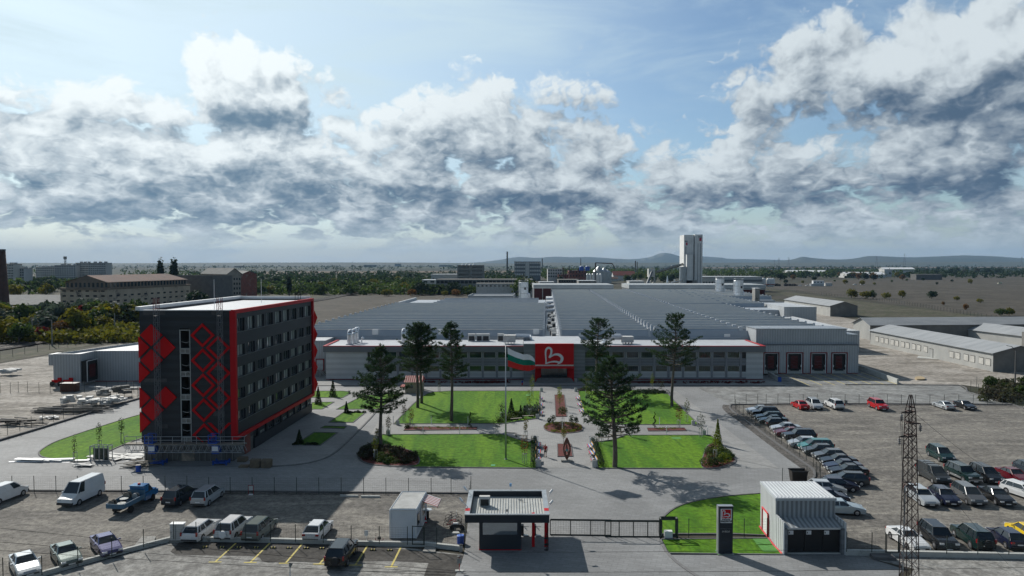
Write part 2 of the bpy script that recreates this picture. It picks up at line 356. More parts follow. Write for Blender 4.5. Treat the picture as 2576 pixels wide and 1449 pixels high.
M['frame_dark']=mat('dark_window_frame',(.02,.024,.028),.4)
M['concrete']=mat('weathered_concrete',(.30,.295,.275),.9,(.20,.195,.18),.4,dirt=((.12,.115,.10),.5,.58))
M['dark_concrete']=mat('dark_concrete',(.10,.10,.095),.9,(.15,.145,.135),.4)
M['wood']=mat('pallet_wood',(.22,.175,.12),.85,(.15,.12,.085),2)
M['timber']=mat('grey_timber',(.24,.215,.18),.85,(.16,.145,.12),3)
M['blue']=mat('blue_enamel',(.02,.09,.42),.4,(.015,.07,.33),1)
M['yellow']=mat('road_paint_yellow',(.62,.50,.12),.8,(.45,.38,.12),2,dirt=((.2,.18,.1),2.5,.6))
M['bark']=mat('pine_bark',(.085,.070,.058),.95,(.14,.115,.095),3,bump=.6,bscale=6)
M['needles']=leafmat('pine_needles',(.022,.048,.022),(.046,.080,.030),.45)
M['leaf']=leafmat('tree_leaves',(.030,.058,.014),(.080,.115,.022),.35)
M['leaf_dark']=leafmat('dark_leaves',(.016,.034,.014),(.034,.056,.020),.3)
M['leaf_yellow']=leafmat('yellow_leaves',(.16,.14,.012),(.09,.11,.018),.35)
M['leaf_orange']=leafmat('orange_leaves',(.17,.075,.015),(.10,.07,.018),.4)
M['leaf_mauve']=leafmat('mauve_shrub',(.045,.035,.026),(.05,.062,.024),.5)
M['leaf_silver']=leafmat('grey_green_leaves',(.06,.085,.06),(.045,.065,.05),.5)
M['leaf_lime']=leafmat('lime_leaves',(.17,.20,.015),(.11,.16,.015),.8)
M['leaf_red']=leafmat('red_leaves',(.16,.016,.014),(.09,.014,.012),1)
M['mulch']=mat('red_bark_mulch',(.135,.028,.022),.95,(.075,.018,.015),3,bump=.6,bscale=10)
M['brick']=mat('old_brick',(.28,.10,.075),.95,(.18,.07,.055),.5,dirt=((.30,.26,.22),.25,.56))
M['brick_chimney']=mat('sooty_brick',(.10,.055,.042),.95,(.07,.042,.034),.6)
M['render_old']=mat('peeling_render',(.56,.47,.35),.95,(.38,.31,.235),.12,dirt=((.17,.15,.13),.16,.54))
M['render_grey']=mat('grey_render',(.38,.35,.30),.95,(.26,.24,.21),.2,dirt=((.12,.09,.08),.18,.57))
M['roof_rust']=mat('rusty_sheet_roof',(.16,.082,.062),.9,(.09,.06,.05),.12,dirt=((.10,.09,.085),.3,.58),stretch=(1,1,1))
M['roof_grey']=mat('grey_tile_roof',(.16,.165,.16),.9,(.11,.115,.11),.3)
M['asbestos']=mat('weathered_sheet_roof',(.33,.345,.355),.75,(.23,.245,.255),.22,6,.6,bump=.3,bscale=.8,stretch=(.5,2,1))
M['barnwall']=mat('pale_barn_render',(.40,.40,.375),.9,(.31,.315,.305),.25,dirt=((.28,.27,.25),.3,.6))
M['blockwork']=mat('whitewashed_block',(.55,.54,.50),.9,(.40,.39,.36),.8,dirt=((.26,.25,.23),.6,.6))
M['concrete_grey']=mat('barn_gable_grey',(.20,.195,.18),.9,(.14,.135,.125),.4)  # darker grey than the pale barn render, for some barn walls and the hut
M['skin']=mat('skin',(.42,.24,.17),.6);M['redcloth']=mat('red_cloth',(.42,.01,.02),.85,(.3,.008,.012),4);M['darkcloth']=mat('dark_cloth',(.02,.02,.025),.9)
M['lattice']=mat('painted_rusty_lattice',(.055,.045,.042),.8,(.10,.06,.05),2,dirt=((.16,.05,.035),1.2,.62))
M['ceramic']=mat('insulator_ceramic',(.30,.30,.30),.3,(.08,.06,.05),3)
# the ground and what is laid on it
def smooth(pts,n=5,closed=True):
 out=[];k=len(pts);P_=[Vector(p)for p in pts]
 rng=range(k)if closed else range(k-1)
 for i in rng:
  p0,p1,p2,p3=(P_[(i-1)%k],P_[i],P_[(i+1)%k],P_[(i+2)%k])if closed else(P_[max(i-1,0)],P_[i],P_[i+1],P_[min(i+2,k-1)])
  for j in range(n):
   t=j/n
   out.append(.5*((2*p1)+(p2-p0)*t+(2*p0-5*p1+4*p2-p3)*t*t+(3*p1-3*p2-p0+p3)*t**3))
 if not closed:out.append(P_[-1])
 return out
LV=[0]
def sheet(name,pts,m,z,label=None,cat=None):
 b=MB();b.face([(p[0],p[1],z)for p in(pts if sum(pts[i][0]*pts[(i+1)%len(pts)][1]-pts[(i+1)%len(pts)][0]*pts[i][1]for i in range(len(pts)))>0 else pts[::-1])])
 return b.build(name,M[m]if isinstance(m,str)else m,kind='structure')
def ribbon(b,pts,w,z0,z1,closed=False):
 'strip of rectangular section along a line, its left side on the line'
 n=len(pts);P2=[Vector((p[0],p[1]))for p in pts];offs=[]
 for i in range(n):
  a=P2[(i-1)%n]if(closed or i>0)else P2[i];c=P2[(i+1)%n]if(closed or i<n-1)else P2[i]
  d=(c-a);d=d.normalized()if d.length>1e-9 else Vector((1,0));offs.append(Vector((d.y,-d.x))*(w/2))
 L_=[p+o for p,o in zip(P2,offs)];R_=[p-o for p,o in zip(P2,offs)]
 for i in range(n if closed else n-1):
  j=(i+1)%n
  a,c,d,e=L_[i],L_[j],R_[j],R_[i]
  b.quad((a.x,a.y,z1),(c.x,c.y,z1),(d.x,d.y,z1),(e.x,e.y,z1))
  b.quad((a.x,a.y,z0),(c.x,c.y,z0),(c.x,c.y,z1),(a.x,a.y,z1));b.quad((e.x,e.y,z1),(d.x,d.y,z1),(d.x,d.y,z0),(e.x,e.y,z0))
 if not closed:
  for i in(0,n-1):a,e=L_[i],R_[i];b.quad((a.x,a.y,z0),(e.x,e.y,z0),(e.x,e.y,z1),(a.x,a.y,z1))
 return b
def kerb(pts,m='kerb',w=.22,z1=.13,closed=True,name='kerb'):
 return ribbon(MB(),pts,w,0,z1,closed).build(name,M[m],kind='structure')
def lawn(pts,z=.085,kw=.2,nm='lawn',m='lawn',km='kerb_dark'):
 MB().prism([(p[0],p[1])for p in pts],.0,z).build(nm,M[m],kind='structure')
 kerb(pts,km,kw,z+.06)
g0=MB();S=32000;g0.face([(-S,-400,0),(S,-400,0),(S,S,0),(-S,S,0)]);g0.build('ground',M['field'],kind='structure')
M['plain']=ground_mat('hazy_far_plain',(.014,.024,.016),(.026,.034,.022),(.012,.02,.013),.0012,.02,.3,stretch=(.3,1,1))
sheet('far_plain',[g('D',*p)for p in[(-900,664.3),(3500,664.3),(3300,688),(-700,690)]],'plain',.008)
for nm_,m_,ps in(('ploughed_field','far_field_brown',[(650,683),(1330,681),(1300,686),(650,690)]),('ploughed_field','far_field_brown',[(1700,672.5),(2576,671),(2620,674),(1720,675)]),('green_field','far_field_green',[(600,672),(1500,671),(1600,674),(560,676)]),('green_field','far_field_green',[(1900,667.5),(2700,667),(2700,669.5),(1900,669.5)]),('brown_field','meadow',[(2110,705),(2620,688),(2900,700),(2900,790),(2700,820),(2330,775),(1990,730),(1890,722)]),('dry_field','scrub',[(1930,727),(2100,750),(2420,790),(2700,840),(2700,880),(2450,818),(2160,803),(1980,745)]),('fallow_plot','meadow',[(790,757),(880,741),(1100,741),(1290,738),(1290,760),(1050,770),(880,790),(830,815),(785,800)]),('scrub_ground','scrub',[(-160,800),(350,780),(640,750),(800,745),(890,738),(1340,727),(1340,712),(640,700),(-160,740)])):
 sheet(nm_,[g('D',*p)for p in ps],m_,.03 if nm_ in('dry_field','fallow_plot')else .015)
sheet('dirt_yard',[g('D',*p)for p in[(-120,935),(0,915),(130,893),(350,855),(520,850),(520,1010),(350,1004),(200,1049),(0,1112),(-160,1165)]],'dirt',.03)
sheet('dirt_yard',[g('D',*p)for p in[(1980,760),(2075,790),(2160,806),(2215,800),(2600,830),(2900,880),(2900,1010),(2560,990),(2420,968),(2130,968),(2080,900),(1990,820)]],'dirt',.035)
sheet('grass_verge',[g('D',*p)for p in[(-160,925),(0,895),(180,865),(350,838),(352,848),(180,878),(100,895),(0,912),(-160,945)]],'scrub',.05)
rail=smooth([g('D',*p)for p in[(-330,925),(-120,893),(0,877),(175,847),(350,821),(560,788),(786,757.5),(876,741),(940,731)]],6,False)
ribbon(MB(),rail,9.5,0,.35).build('railway_bed',M['ballast'],kind='structure')
rt=MB();sl_=MB()
for off_ in(-3.1,-1.6,1.6,3.1):
 q=[]
 for i,p in enumerate(rail):
  a=rail[max(i-1,0)];c=rail[min(i+1,len(rail)-1)];d=(c-a).normalized();q.append(p+Vector((d.y,-d.x,0))*off_)
 ribbon(rt,q,.11,.40,.56)
for k in(-2.35,2.35):
 q=[]
 for i,p in enumerate(rail):
  a=rail[max(i-1,0)];c=rail[min(i+1,len(rail)-1)];d=(c-a).normalized();q.append(p+Vector((d.y,-d.x,0))*k)
 ribbon(sl_,q,2.5,.35,.42)
rto=thing('railway_track',rail[6],'double railway track on grey ballast curving past the trees at left','railway track')
sl_.build('sleepers',M['dark_concrete'],rto);rt.build('rails',mat('rail_steel',(.12,.10,.09),.45,metal=.5),rto)
site=[(-160,1245),(-160,1155),(0,1108),(100,1078),(200,1047),(300,1017),(350,1003),(348,975),(270,985),(200,982),(140,968),(250,950),(420,938),(780,930),(819,945),(1922,945),(2165,922),(2258,966),(2412,969.7),(2432.7,984),(2546,1017.8),(2640,1030),(1850,1019)]
sheet('paved_yard',[g('D',*p)for p in site[:-1]+[(2547,1018),(2300,1018),(2050,1018),(1880,1018),(1840,1020),(1835,1026),(1847,1039),(1873,1056.6),(1940,1107),(2012,1159),(2041,1180),(2048,1195),(2043,1206),(2020,1222),(1985,1245),(1915,1243),(1866,1246),(1807.5,1252),(1743,1263.7),(1698,1279.3),(1664.5,1306.6),(1657.7,1322),(1657.7,1345.7),(1660.6,1359),(1682,1393.5),(1748,1449),(1800,1500),(1120,1500),(1146,1449),(1157.8,1425.8),(1167.6,1394.5),(1185,1246),(600,1242)]],'paver',.05)
sheet('park_paths',[g('D',*p)for p in[(1000,984),(1700,984),(1960,1180),(1960,1179.5),(880,1177),(800,1080)]][:4]+[g('D',880,1177)],'paver_fine',.062)
sheet('forecourt_strip',[g('D',*p)for p in[(795,958),(1980,958),(1985,970),(795,970.5)]],'paver_fine',.064)
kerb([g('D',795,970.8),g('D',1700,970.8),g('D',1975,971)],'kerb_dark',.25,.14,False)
sheet('forecourt_paving',[g('D',*p)for p in[(785,975),(880,975),(1010,990),(955,1030),(878,1108),(840,1145),(812,1160),(770,1169),(700,1175),(602,1172),(590,1160),(640,1110),(790,1030)]],'paver_fine',.066)
kerb(smooth([g('D',*p)for p in[(1013,997),(955,1030),(930,1055),(878,1108),(838,1143),(800,1160),(756,1169),(700,1174),(640,1175),(420,1175),(310,1176)]],4,False),'kerb',.28,.15,False)
sheet('front_paving',[g('D',*p)for p in[(1683,1397),(1970,1398),(2130,1392),(2170,1400),(2270,1432),(2250,1470),(1760,1470),(1748,1449)]],'paver',.045)
kerb(smooth([g('D',*p)for p in[(1661,1359),(1670,1378),(1682,1396),(1705,1418),(1749,1449),(1800,1480)]],4,False),'kerb',.3,.12,False)
sheet('dock_apron',[g('D',*p)for p in[(1922,952),(2165,928),(2254,969),(1985,971)]],'concrete_yard',.066)
sheet('service_road',[g('D',*p)for p in[(1750,973),(2250,969.5),(2412,970.2),(2432,984),(2540,1017),(1880,1017),(1840,1019.5),(1800,1000)]],'concrete_yard',.058)
yl=MB()
for i in range(8):
 a=g('O',700+i*150-0,838);c=g('O',1085+i*167-0,1005);ribbon(yl,[a,c],.16,.066,.071)
ylt=yl.build('bay_lines',M['yellow'],kind='structure')
sheet('gravel_car_park',[g('D',*p)for p in[(-300,1500),(-300,1243),(0,1241),(600,1244),(1182,1250),(1163,1374),(1000,1370),(830,1367),(460,1358),(436,1359),(195,1424),(107,1449),(-20,1500)]],'gravel',.045)
sheet('gravel_car_park',smooth([g('D',*p)for p in[(1838,1028),(1850,1021.5),(1880,1020),(2050,1020),(2300,1020.5),(2500,1021),(2700,1030),(3000,1080),(3000,1400),(2576,1399),(2350,1396),(2126,1393),(2110,1330),(2080,1240),(2046,1208),(2052,1195),(2044,1179),(2012,1157),(1935,1102),(1868,1053)]],4),'gravel',.046)
sheet('stone_strip',[g('D',*p)for p in[(-200,1234),(600,1237),(1187,1242),(1186,1250),(600,1245.5),(-200,1243)]],'stones',.06)
sheet('stone_strip',[g('D',*p)for p in[(1880,1017),(2546,1019),(2560,1022.5),(1880,1020.5)]],'stones',.06)
cv=smooth([g('D',*p)for p in[(1838,1020),(1836,1027),(1848,1040),(1873,1057),(1940,1107),(2012,1159),(2042,1180),(2050,1195),(2044,1207),(2020,1222)]],5,False)
ribbon(MB(),cv,2.6,.05,.062).build('stone_strip',M['stones'],kind='structure')
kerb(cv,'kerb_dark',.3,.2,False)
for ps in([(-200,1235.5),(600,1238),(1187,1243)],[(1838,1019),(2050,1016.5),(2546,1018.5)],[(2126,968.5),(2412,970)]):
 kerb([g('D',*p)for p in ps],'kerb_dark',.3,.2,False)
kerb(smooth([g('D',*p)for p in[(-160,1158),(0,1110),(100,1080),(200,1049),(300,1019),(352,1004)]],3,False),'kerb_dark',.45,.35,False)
kerb(smooth([g('N',*p)for p in[(1830,118),(1905,150),(1918,185),(1960,212),(2200,280),(2440,342),(2576,390)]],3,False),'kerb_dark',.3,.15,False)
sheet('old_asphalt',[g('D',*p)for p in[(-30,1500),(107,1453),(195,1428),(437,1363),(1000,1376),(1166,1396),(1157,1426),(1146,1449),(1120,1500)]],'old_asphalt',.03)
sheet('new_asphalt',[g('I',*p)for p in[(60,1015),(2200,1040),(2700,1085),(3718,1190),(3640,1449),(3570,1600),(3150,1600),(3210,1449),(3265,1288),(2900,1265),(2600,1262),(2200,1272),(1800,1280),(1500,1268),(1200,1282),(1120,1262),(1090,1220),(1010,1198),(500,1190),(0,1178),(-60,1140)]],'asphalt',.042)
sheet('crushed_stone',[g('D',*p)for p in[(2165,1400),(2576,1402),(3000,1404),(3000,1520),(2240,1520),(2300,1432)]],'old_asphalt',.03)
for a,c in(((785,1030),(520,1272)),((1222,1030),(972,1278)),((1638,1040),(1425,1288)),((2010,1130),(1862,1298)),((2478,1065),(2325,1312)),((2910,1080),(2785,1335))):
 A_,C_=g('I',*a),g('I',*c);ribbon(ribbon(MB(),[A_,C_],.16,.042,.046),[C_+Vector((-.55,-.05,0)),C_+Vector((.55,-.05,0))],.16,.046,.050).build('bay_line',M['yellow'],kind='structure')
kp=lambda k,ps:[g(k,*p)for p in ps]
lawnA=smooth(kp('Q',[(372,925),(385,960),(430,1000),(530,1032),(700,1050)]),4,False)+kp('Q',[(1000,1062),(2300,1073),(2420,1075),(2418,745),(2330,775),(2190,737),(2060,692),(2000,682),(660,687),(560,760),(430,850)])
lawn(lawnA)
lawn(kp('Q',[(790,565),(1960,563),(2080,560)])+kp('Q',[(2200,535),(2430,505),(2456,400),(2462,188),(1450,187),(1250,198),(1180,215),(1100,260),(1000,345),(890,455)]))
lawn(kp('P',[(604,188),(1270,178),(1640,222),(1700,290),(1800,390),(1995,574),(1110,574),(900,560),(740,480),(670,430)]))
lawn(kp('P',[(770,780),(900,765),(1020,745),(1150,695),(2120,695),(2250,800)])+smooth(kp('P',[(2340,890),(2400,955),(2412,990),(2370,1030),(2250,1068),(2060,1080)]),3,False)+kp('P',[(835,1074)]))
for ps in([('R',150,1017),('R',560,1017),('R',620,1025),('R',655,1045),('R',545,1105),('R',150,1100)],[('R',150,1165),('R',440,1158),('R',285,1250),('R',140,1252)],[('Q',132,398),('Q',300,310),('Q',450,235),('Q',860,217),('Q',893,235),('Q',640,396)],[('Q',45,547),('Q',215,430),('Q',462,436),('Q',320,550)],[('D',806,1078),('D',817,1073),('D',872,1074),('D',866,1080)],[('D',741,1121),('D',790,1089),('D',849,1090),('D',806,1122)]):
 lawn([g(*p)for p in ps])
lawn(smooth([g('E',*p)for p in[(500,1345),(545,1285),(700,1195),(950,1105),(1300,990),(1800,840),(2200,760),(2200,1050),(1900,1120),(1640,1210),(1400,1310),(1150,1425),(1000,1450),(600,1400)]],4))
lawn(smooth([g('D',*p)for p in[(1657.7,1345),(1657.7,1322),(1664.5,1306.6),(1698,1279.3),(1743,1263.7),(1807.5,1252),(1866,1246),(1915,1243)]],3,False)+[g('D',1960,1350),g('D',1850,1345)],.07)
lawn([g('D',*p)for p in[(1664,1358.5),(1682,1393.5),(1969,1397),(1930,1355.5)]],.06,.12,km='kerb')
for ps in([('L',1000,980),('L',1190,980),('L',1250,1050),('L',1055,1055)],[('L',1065,1065),('L',1255,1060),('L',1345,1145),('L',1135,1145)],[('L',505,1125),('L',560,1120),('L',780,1188),('L',550,1190)],[('P',1672,716),('P',1775,716),('P',1795,740),('P',1695,740)],[('P',12,218),('P',65,218),('P',70,245),('P',10,245)]):
 sheet('artificial_turf_mat',[g(*p)for p in ps],'artificial',.095)
def bed(k,ps,sm=False,z=.1,m='mulch',nm='flower_bed'):
 pts=kp(k,ps);pts=smooth(pts,5)if sm else pts
 MB().prism([(p[0],p[1])for p in pts],.05,z+.03).build(nm,M[m],kind='structure');kerb(pts,'kerb_dark',.12,z+.06);return pts
bed('P',[(338,233),(447,233),(478,482),(350,485)]);bed('P',[(370,798),(525,798),(545,940),(375,942)])
bed('Q',[(935,600),(1745,604),(1738,632),(900,642)]);bed('P',[(1397,615),(1825,612),(1852,645),(1410,648)])
bed('P',[(216,610),(225,580),(290,555),(430,545),(580,556),(648,585),(660,620),(640,650),(540,668),(430,673),(320,665),(240,640)],True)
bed('S',[(0,900),(452,900),(452,912),(0,912)]);bed('S',[(1880,888),(2576,888),(2576,912),(1880,912)],z=.06);bed('Q',[(375,925),(400,860),(470,810),(640,810),(900,850),(1060,930),(1040,1040),(700,1045),(530,1028),(430,995)],True,.1)
bed('P',[(2030,1060),(2040,940),(2100,810),(2220,800),(2330,885),(2398,965),(2395,1000),(2280,1050),(2160,1075)],True,.1)
sheet('inspection_cover',kp('Q',[(1903,1036),(1950,1036),(1946,1044),(1900,1044)]),mat('turquoise_cover',(.12,.5,.33),.6),.1)
def ridge(pts,Y,m):
 b=MB();n=len(pts)
 for i in range(n-1):
  a,c=hy('D',*pts[i],Y),hy('D',*pts[i+1],Y)
  fa,fc=Vector((a.x*.88,Y*.88,-2)),Vector((c.x*.88,Y*.88,-2));ba,bc=Vector((a.x*1.12,Y*1.12,-2)),Vector((c.x*1.12,Y*1.12,-2))
  ma,mc=(a+fa)/2+Vector((0,0,a.z*.12)),(c+fc)/2+Vector((0,0,c.z*.12))
  b.quad(fa,fc,mc,ma);b.quad(ma,mc,c,a);b.quad(a,c,bc,ba)
 b.build('hills',m,kind='structure',smooth=True)
hm=mat('wooded_hills',(.030,.045,.030),.95,(.06,.065,.045),.0012,6)
def jag(p,amp=.5):
 pts=smooth([(q[0],q[1],0)for q in p],6,False);rr=random.Random(3);return[(q[0],q[1]+rr.uniform(-amp,amp)*.35)for q in pts]
ridge(jag([(1100,664),(1200,660),(1260,653),(1303,646.5),(1350,648.5),(1395,645.5),(1440,647),(1483,646.5),(1538,650),(1588,652),(1620,649),(1640,645),(1658,638),(1672,636.5),(1688,638),(1710,644),(1740,646),(1768,645),(1813,648),(1838,651),(1932,653),(1990,655)]),13500,hm)
ridge(jag([(1880,662),(1982,654),(2019,646),(2044,649),(2094,652.5),(2130,652),(2157,649),(2182,644.5),(2219,644.5),(2282,647),(2332,646),(2407,643),(2432,642.5),(2507,645),(2600,650),(2900,655)]),9500,hm)
ridge(jag([(-600,661),(0,661),(300,662),(700,660.5),(1000,660.5),(1300,662.5)]),7000,hm)
ridge(jag([(1300,660.5),(1900,660.8),(2576,658.5),(3000,658)]),6500,hm)
# main office block
def zat(k,y,Y):return hy(k,0,y,Y).z
def xat(k,x,Y):return hy(k,x,0,Y).x
Y0=156.0
xL,xR=g('R',330,873).x,g('O',495,937).x
TOP=7.7
office=thing('office_block',(xL,Y0,0),'long low two storey grey office block with red roof edge and red entrance','office building')
core=MB().b2(xL+.3,xR-.3,Y0+.32,172,0,7.15);core.build('inner_wall',M['frame_dark'],office)
zU1,zU0,zL1,zL0,zB=6.25,4.95,3.15,1.95,.42
w=MB()
lx1=xat('R',865,Y0);rx0=xat('O',282,Y0)
w.b2(xL,lx1,Y0,Y0+.6,.25,6.3);w.b2(rx0,xR,Y0,Y0+.6,.25,6.3);w.b2(xL,xL+.3,Y0+.6,172,.25,6.3);w.b2(xR-.3,xR,Y0+.6,172,.25,6.3)
w.b2(lx1,rx0,Y0+.1,Y0+.5,.6,zL0-.12)
w.build('pale_wall_panels',M['sandwich_h'],office)
MB().b2(lx1,rx0,Y0+.1,Y0+.5,zL1+.1,zU0-.12).build('spandrel_panels',M['grey_panel'],office)
MB().b2(lx1,rx0,Y0+.03,Y0+.5,.12,.6).build('plinth',M['grey_panel'],office)
MB().b2(xL-.03,xR+.03,Y0-.03,Y0+.02,.13,.24).build('red_plinth_line',M['dullred'],office)
f=MB().b2(xL-.45,xR+.35,Y0-.5,Y0+.1,6.3,TOP-.12);f.b2(xL-.45,xL-.1,Y0+.1,172,6.3,TOP-.12);f.b2(xR,xR+.35,Y0+.1,172,6.3,TOP-.12);f.build('fascia',M['fascia'],office)
rd=MB().b2(xL-.48,xR+.38,Y0-.53,Y0-.15,TOP-.12,TOP);rd.b2(xL-.48,xL+.1,Y0-.15,168,TOP-.12,TOP);rd.b2(xR-.2,xR+.38,Y0-.15,168,TOP-.12,TOP);rd.build('red_roof_edge',M['redtrim'],office)
MB().b2(xL-.1,xR+.05,Y0-.15,171.5,TOP-.55,TOP-.2).build('roof',M['membrane_white'],office)
bays=[925.6+36.25*i for i in range(11)]+[1470.6+37*i for i in range(11)]
pw=MB();fm=[]
for i,u in enumerate(bays):
 a,c=xat('D',u,Y0),xat('D',u+30.6,Y0)
 MB().b2(c+.06,c+(.5 if i!=10 else .3),Y0-.02,Y0+.55,.12,6.3).build('pier',M['pier'],office)
 for(z0,z1)in((zU0,zU1),(zL0,zL1)):
  fr=MB();t_=.09
  fr.b2(a,c,Y0+.08,Y0+.25,z0-t_,z0+.02);fr.b2(a,c,Y0+.08,Y0+.25,z1-.02,z1+t_*.6);fr.b2(a-.06,a+.05,Y0+.08,Y0+.25,z0,z1);fr.b2(c-.05,c+.06,Y0+.08,Y0+.25,z0,z1)
  wn_=fr.build('window',M['frame_pale'],office)
  MB().b2(a,c,Y0+.255,Y0+.31,z0,z1).build('pane',M['glass_green' if(i*7+int(z0))%3 else 'glass'],wn_);mu=MB()
  for q in(1,2,3,4,5):x=a+(c-a)*q/6;mu.b2(x-.02,x+.02,Y0+.20,Y0+.254,z0,z1)
  if i>10:mu.build('mullions',M['frame_dark'],wn_)
pY=153.9;e0,e1=xat('S',630,pY),xat('S',1420,pY);r0,r1=xat('S',778,pY),xat('S',1268,pY);g0x,g1x=xat('S',853,pY),xat('S',1196,pY)
PT=8.35
for(a,c)in((e0,r0),(r1,e1)):MB().b2(a,c,pY,Y0+2,0,PT-.9).build('entrance_side_wall',M['grey_panel'],office)
b=MB();b.b2(e0-.12,r0,pY-.12,Y0+2,PT-.9,PT-.05);b.b2(r1,e1+.12,pY-.12,Y0+2,PT-.9,PT-.05);b.build('entrance_fascia',M['fascia'],office)
MB().b2(e0,e1,pY+.2,Y0+14,PT-.5,PT).build('entrance_roof',M['membrane_white'],office)
zs0=zat('S',672,pY-.4);zc1,zc0=zat('S',688,pY-1.2),zat('S',722,pY-1.2)
MB().b2(r0-.05,r1+.05,pY-.45,pY+.1,zs0,PT+.06).build('red_sign_board',M['red'],office)
MB().b2(r0-.05,r1+.05,pY-.5,pY+.05,zs0-.28,zs0).build('canopy_gutter',M['alu'],office)
b=MB();b.b2(r0-.1,r1+.1,pY-1.2,pY+.1,zc0,zs0-.28)
b.build('red_canopy',M['redframe'],office)
for(a,c,s_)in((r0-.05,g0x,1),(g1x,r1+.05,-1)):
 b=MB();b.prism([(a,pY-1.15),(c,pY+.9),(c,pY+1.3),(a,pY+1.3)]if s_>0 else[(c,pY-1.15),(a,pY+.9),(a,pY+1.3),(c,pY+1.3)],0,zc0);b.build('red_reveal',M['red'],office)
dg=MB();dg.b2(g0x,g1x,pY+1.2,pY+1.3,.9,zc0)
ds=dg.build('entrance_glazing',M['glass'],office);b=MB()
for q in range(7):x=g0x+(g1x-g0x)*q/6;b.b2(x-.04,x+.04,pY+1.1,pY+1.2,.9,zc0)
b.build('mullions',M['frame_dark'],ds)
for q in range(4):MB().b2(g0x-1.2+q*.1,g1x+1.2-q*.1,pY-1.9+q*.5,pY+1.2,.05+q*.2,.25+q*.2).build('step',M['kerb'],office)
def logo(b,k,pts,sc_,ox,oz,Yp,th,thick):
 'closed ribbon following the drawn heart-like letter'
 n=len(pts)
 P_=smooth([(x,z,w)for(x,z,w)in pts],6,False)
 off=[]
 for i,p in enumerate(P_):
  a,c=P_[max(i-1,0)],P_[min(i+1,len(P_)-1)];d=Vector((c.x-a.x,c.y-a.y)).normalized();nn=Vector((-d.y,d.x))*p.z*.5
  off.append(((p.x+nn.x,p.y+nn.y),(p.x-nn.x,p.y-nn.y)))
 T_=lambda q,y:(ox+q[0]*sc_,y,oz-q[1]*sc_)
 for i in range(len(off)-1):
  (l0,q0),(l1,q1)=off[i],off[i+1]
  b.quad(T_(l0,Yp),T_(l1,Yp),T_(q1,Yp),T_(q0,Yp));b.quad(T_(l0,Yp),T_(l0,Yp+thick),T_(l1,Yp+thick),T_(l1,Yp));b.quad(T_(q0,Yp),T_(q1,Yp),T_(q1,Yp+thick),T_(q0,Yp+thick))
 return b
HEART=[(-62,28,20),(-58,12,22),(-45,-12,22),(-38,-38,24),(-36,-70,26),(-52,-94,26),(-80,-98,26),(-102,-78,24),(-110,-40,20),(-108,10,17),(-104,60,16),(-106,104,15)]
HEART2=[(-112,106,6),(-104,100,14),(-50,82,17),(0,76,20),(40,80,22),(70,88,16)]
HEART3=[(-62,30,12),(-50,18,18),(-10,-8,20),(30,-16,26),(70,-6,34),(98,25,36),(96,58,34),(78,84,28),(56,100,14),(38,110,5)]
def put_logo(xc,zc,s_,Yp,parent,thick=.12,nm='heart_logo'):
 b=MB()
 for j,h in enumerate((HEART,HEART2,HEART3)):logo(b,None,h,s_,xc,zc,Yp-.004*j,.1,thick)
 return b.build(nm,M['logo'],parent)
M['logo']=mat('silver_white_lettering',(.70,.72,.74),.4)
lc=hy('S',1020,555,pY-.5);put_logo(lc.x,lc.z,.1953/F*156,pY-.58,office)
def duct(u,v,h,nm_lab):
 p=g('R',u,v,TOP-.2);t=thing('air_duct',p,nm_lab,'air duct','curved air ducts on the office roof');b=MB();w_=.55
 r=.75;pts=[(0,0),(0,h)]+[(-r+r*math.cos(q),h+r*math.sin(q))for q in(R(30),R(60),R(90))]+[(-r-.3,h+r)]
 for i in range(len(pts)-1):b.tube((p.x,p.y+pts[i][0]*-1,p.z+pts[i][1]),(p.x,p.y-pts[i+1][0],p.z+pts[i+1][1]),w_,seg=10)
 b.build('duct',M['alu'],t);MB().b2(p.x-.7,p.x+.7,p.y-.7,p.y+.7,p.z-.02,p.z+.2).build('upstand',M['membrane_white'],t)
duct(640,412,2.2,'nearest bent silver air duct at the left end of the office roof');duct(692,400,2.2,'middle bent silver air duct at the left end of the office roof');duct(727,385,2.3,'rear bent silver air duct at the left end of the office roof')
duct(1335,400,2.2,'single bent silver air duct half hidden behind the twin pines')
def acbox(p,w_,d_,h_,lab,grp,nm='air_conditioner',face=True):
 t=thing(nm,p,lab,'air conditioner',grp);MB().b2(p.x-w_/2,p.x+w_/2,p.y-d_/2,p.y+d_/2,p.z,p.z+h_).build('casing',M['white_dirty'],t)
 MB().b2(p.x-w_*.38,p.x+w_*.38,p.y-d_/2-.03,p.y-d_/2-.002,p.z+h_*.1,p.z+h_*.72).build('grille',M['blacktrim'],t);return t
ordn=['leftmost','second','third','fourth','fifth']
for i,(u,v)in enumerate(((2212,368),(2311,368),(2395,368),(2585,368))):
 acbox(g('R',u,v,TOP-.2),(1.7,1.4,1.75,1.5)[i],1,1.75,'%s tall white condenser on the office roof in front of the left hall'%ordn[i],'roof condensers')
